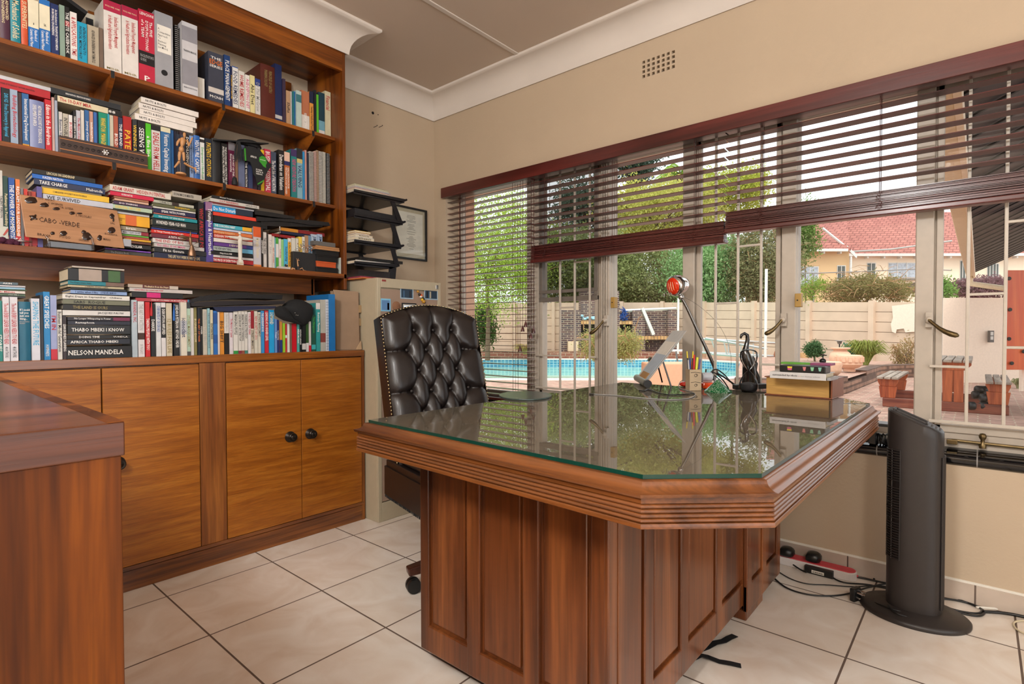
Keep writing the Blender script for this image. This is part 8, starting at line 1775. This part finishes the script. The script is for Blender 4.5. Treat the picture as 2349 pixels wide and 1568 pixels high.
# power brick and cords
q0, q1 = gp(1684, 893), gp(1757, 890); o = MB().obox((q0+q1)/2+Vector((0, 0, .011)), (q1-q0)/2, SF2*.022, (0, 0, .011)).build('power_brick', M['black'], None, bevel=.004); tag(o, 'long black power brick lying behind the hourglass', 'adapter')
gcd = 'cords on the desk'
for i, (pts, r_, lab) in enumerate(((((1620, 868), (1640, 848), (1660, 858), (1680, 880), (1690, 888)), .003, 'black cord arching highest from the lamp foot to the power brick'), (((1610, 872), (1635, 855), (1655, 868), (1668, 885), (1672, 892)), .003, 'black cord arching in the middle behind the green paperweight'), (((1645, 856), (1665, 868), (1688, 884), (1700, 888)), .004, 'thick black cord dropping straight from the lamp arm'), (((1640, 862), (1652, 872), (1664, 886), (1668, 893)), .0025, 'thin black cord dropping nearest the green paperweight'))):
    rope('charging_cable', lab, [at_d(x, y, 2.62-.03*i) for x, y in pts], r_, M['black'], 'cable', gcd)
rope('charging_cable', 'black wavy cord with a plug end lying in front of the document stand', [gp(x, y, GZt+.003) for x, y in ((1466, 895), (1478, 896), (1486, 893), (1496, 896), (1520, 903), (1545, 905), (1570, 904), (1592, 902))], .0024, M['black'], 'cable', gcd)
q = gp(1470, 896, GZt+.004); 
rope('charging_cable', 'long grey cord curving along the glass toward the left', [gp(x, y, GZt+.002) for x, y in ((1355, 903), (1375, 904), (1420, 907), (1470, 912), (1530, 916), (1575, 914), (1594, 907), (1590, 900), (1572, 894), (1558, 888), (1560, 876), (1575, 866))], .0019, plain('cord_grey', '8c8c8a', .4), 'cable', gcd)
MB().tube([gp(1352, 903, GZt+.003), gp(1362, 903.5, GZt+.003)], .0035, 8).build('plug_end', M['black'], bpy.data.objects['charging_cable.005'])
# book shaped box, book, note holder
bL, bR = gp(1757, 904.5), gp(1904, 915.5); bd_ = (bR-bL); ud = bd_.normalized(); wd_ = Vector((-ud.y, ud.x, 0)); wd_ = wd_ if wd_.dot(SF2) > 0 else -wd_
def bxo(o, L_, D_, z0, z1, u0=0, w0=0): c__ = o+ud*(u0+L_/2)+wd_*(w0+D_/2); c__.z = (z0+z1)/2; return c__, ud*L_/2, wd_*D_/2, (0, 0, (z1-z0)/2)
Lb = bd_.length; bb = thing('book_box', 'wooden box shaped like a large book near the right end of the desk', 'box', tuple(bL))
RDW = plain('red_brown_board', '7c4428', .4, var=.12)
MB().obox(*bxo(bL, Lb-.004, .165, GZt+.0045, GZt+.071, .0, .004)).build('box_body', wood('golden_veneer', 'a87c3c', 'd0a458', 'x', 2.2, .45, fine=.3), bb, bevel=.0008)
MB().obox(*bxo(bL, Lb+.014, .175, GZt+.0003, GZt+.0045, -.006, -.002)).build('lower_cover', RDW, bb, bevel=.001); MB().obox(*bxo(bL, Lb+.014, .175, GZt+.071, GZt+.0752, -.006, -.002)).build('upper_cover', RDW, bb, bevel=.001)
MB().obox(*bxo(bL, .006, .175, GZt+.0045, GZt+.071, Lb+.002, -.002)).build('spine', RDW, bb, bevel=.001)
zt = GZt+.0755; L0 = gp(1766, 866, zt)
wb_ = MB(); Lw = .195; wb_.obox(*bxo(L0, Lw, .13, zt, zt+.0015)).obox(*bxo(L0, Lw, .13, zt+.0235, zt+.025)).obox(*bxo(L0, Lw, .0016, zt+.0015, zt+.0235)); wb_.obox(*bxo(L0, Lw-.006, .12, zt+.0016, zt+.0234, .002, .002), mi=1)
o = wb_.build('book', (bmat('c8c6c4'), M['page']), None); tag(o, 'pale grey book lettered "surrounded by idiots" lying on the book shaped box', 'book')
qq = L0-wd_*.0012; letter(MB(), 'surrounded by idiots', Vector((qq.x, qq.y, zt+.008))+ud*.01, ud, Vector((0, 0, 1)), .088, .009, align='l', stretch=1.6).build('spine_title', ink('k'), o); letter(MB(), 'thomas erikson', Vector((qq.x, qq.y, zt+.009))+ud*.125, ud, Vector((0, 0, 1)), .05, .006, heavy=False).build('spine_author', ink('s'), o)
for i, c__ in enumerate(('c83c3c', 'd8a03c', '4c9c4c', '3c6cb0')): MB().obox(*bxo(qq-wd_*0, .0016, .0004, zt+.011, zt+.0126, .103+.005*i)).build('colour_dot', plain('dot'+c__, c__, .5), o)
g2 = MB().obox(*bxo(L0, .012, .11, zt, zt+.011, Lw+.001, .01)).build('notebook', bmat('98989a'), None); tag(g2, 'small grey notebook end sticking out right of the pale grey book', 'notebook')
z2 = zt+.0253; N0 = gp(1788, 852, z2); nh = thing('sticky_note_holder', 'black tray of coloured sticky notes lying on the pale grey book', 'note holder', tuple(N0)); Ln = .158
MB().obox(*bxo(N0, Ln, .075, z2, z2+.026)).build('tray', M['black'], nh, bevel=.003)
nq = N0-wd_*.0008
for (u0, wid_, c__) in ((.028, .018, 'd8c030'), (.082, .012, 'c87878'), (.108, .013, '7cb48c'), (.134, .012, '7cb0a0')):
    P = [nq+ud*(u0)+Vector((0, 0, .022)), nq+ud*(u0+wid_)+Vector((0, 0, .022)), nq+ud*(u0+wid_-.003)+Vector((0, 0, .008)), nq+ud*(u0+.003)+Vector((0, 0, .008))]; MB().add(P, [(0, 1, 2, 3)[::-1]]).build('note_pad', plain('note'+c__, c__, .6), nh)
P0 = nq+ud*.029+Vector((0, 0, .012)); MB().obox(P0+ud*.008-wd_*.0006, ud*.0075, wd_*.0002, (0, 0, .003)).build('note_pad', plain('note_magenta', 'c83c8c', .6), nh)
z3 = z2+.0262; q = gp(1791, 834, z3); o = MB().obox(*bxo(q, .112, .05, z3, z3+.0075)).build('note_pad', plain('pad_green', '5c9c30', .5), None, bevel=.001); tag(o, 'flat bright green pad lying on top of the sticky note tray', 'pad')
q = gp(1849, 838.5, z3); o = MB().obox(*bxo(q, .072, .06, z3-.0, z3+.009, .0, .052)).build('pink_notebook', plain('pad_pink', '8c4468', .5), None, bevel=.001); tag(o, 'dusky pink notebook lying right of the bright green pad', 'notebook')
wl = thing('webcam', 'small black round headed gadget standing on the pink notebook', 'gadget', tuple(at_d(1889, 830, 2.12))); q = at_d(1888, 829, 2.13)
MB().ball(q, .012, 8, sz=.9).build('foot', M['black'], wl, smooth=80); MB().lathe([(.003, 0), (.012, .002), (.0125, .005), (0, .006)], at_d(1889, 817, 2.13), 16, ax=(SR2*.2+Vector((0, 0, 1)))).build('disc', M['black'], wl, smooth=40); MB().tube([q, at_d(1889, 816, 2.13)], .002, 6).build('neck', M['black'], wl)
# tinted mat hanging over the left edge of the desk
q = gp(1205, 908, GZt+.001); ms = []
for k in range(24): a = 2*pi*k/24; ms.append(q+SR2*.105*math.cos(a)+SF2*.14*math.sin(a))
o = MB().extr([Vector((p.x, p.y, GZt+.0006)) for p in ms], (0, 0, .006)).build('desk_mat', plain('mat_greygreen', '3c4844', .25), None, bevel=.001); tag(o, 'dark oval mat lying at the chair side of the glass', 'mat')
# rack and cord coil on the sill behind the desk corner
Yr = YG-.06; a = aty(1955, 962, Yr-.06); b = aty(2052, 975, Yr-.06)
rk = thing('sill_rack', 'low black rack standing on the tiled window sill behind the desk corner', 'rack', (a.x, Yr-.06, .55))
MB().box(a.x, b.x, Yr-.10, Yr-.02, a.z-.012, a.z).build('top_bar', M['black'], rk, bevel=.002)
for px in (2003, 2075): q = aty(px, 990, Yr-.06); MB().box(q.x-.012, q.x+.012, Yr-.09, Yr-.04, .545, a.z-.012).build('post', M['black'], rk, bevel=.002)
mb = MB(); q = aty(2028, 1006, YW+.02); rnd = random.Random(7); P = []
for i in range(150): t = i*.42; P.append(Vector((q.x-.032+.065*(i/150)+.006*math.sin(i*.37), q.y+.02*math.cos(t)+rnd.uniform(-.002, .002), .565+.021*math.sin(t)+rnd.uniform(-.002, .002))))
tag(mb.tube(P, .0024, 6).build('coiled_cable', M['black'], None, smooth=60), 'black cable wound into a coil on the window sill beside the fan top', 'cable')
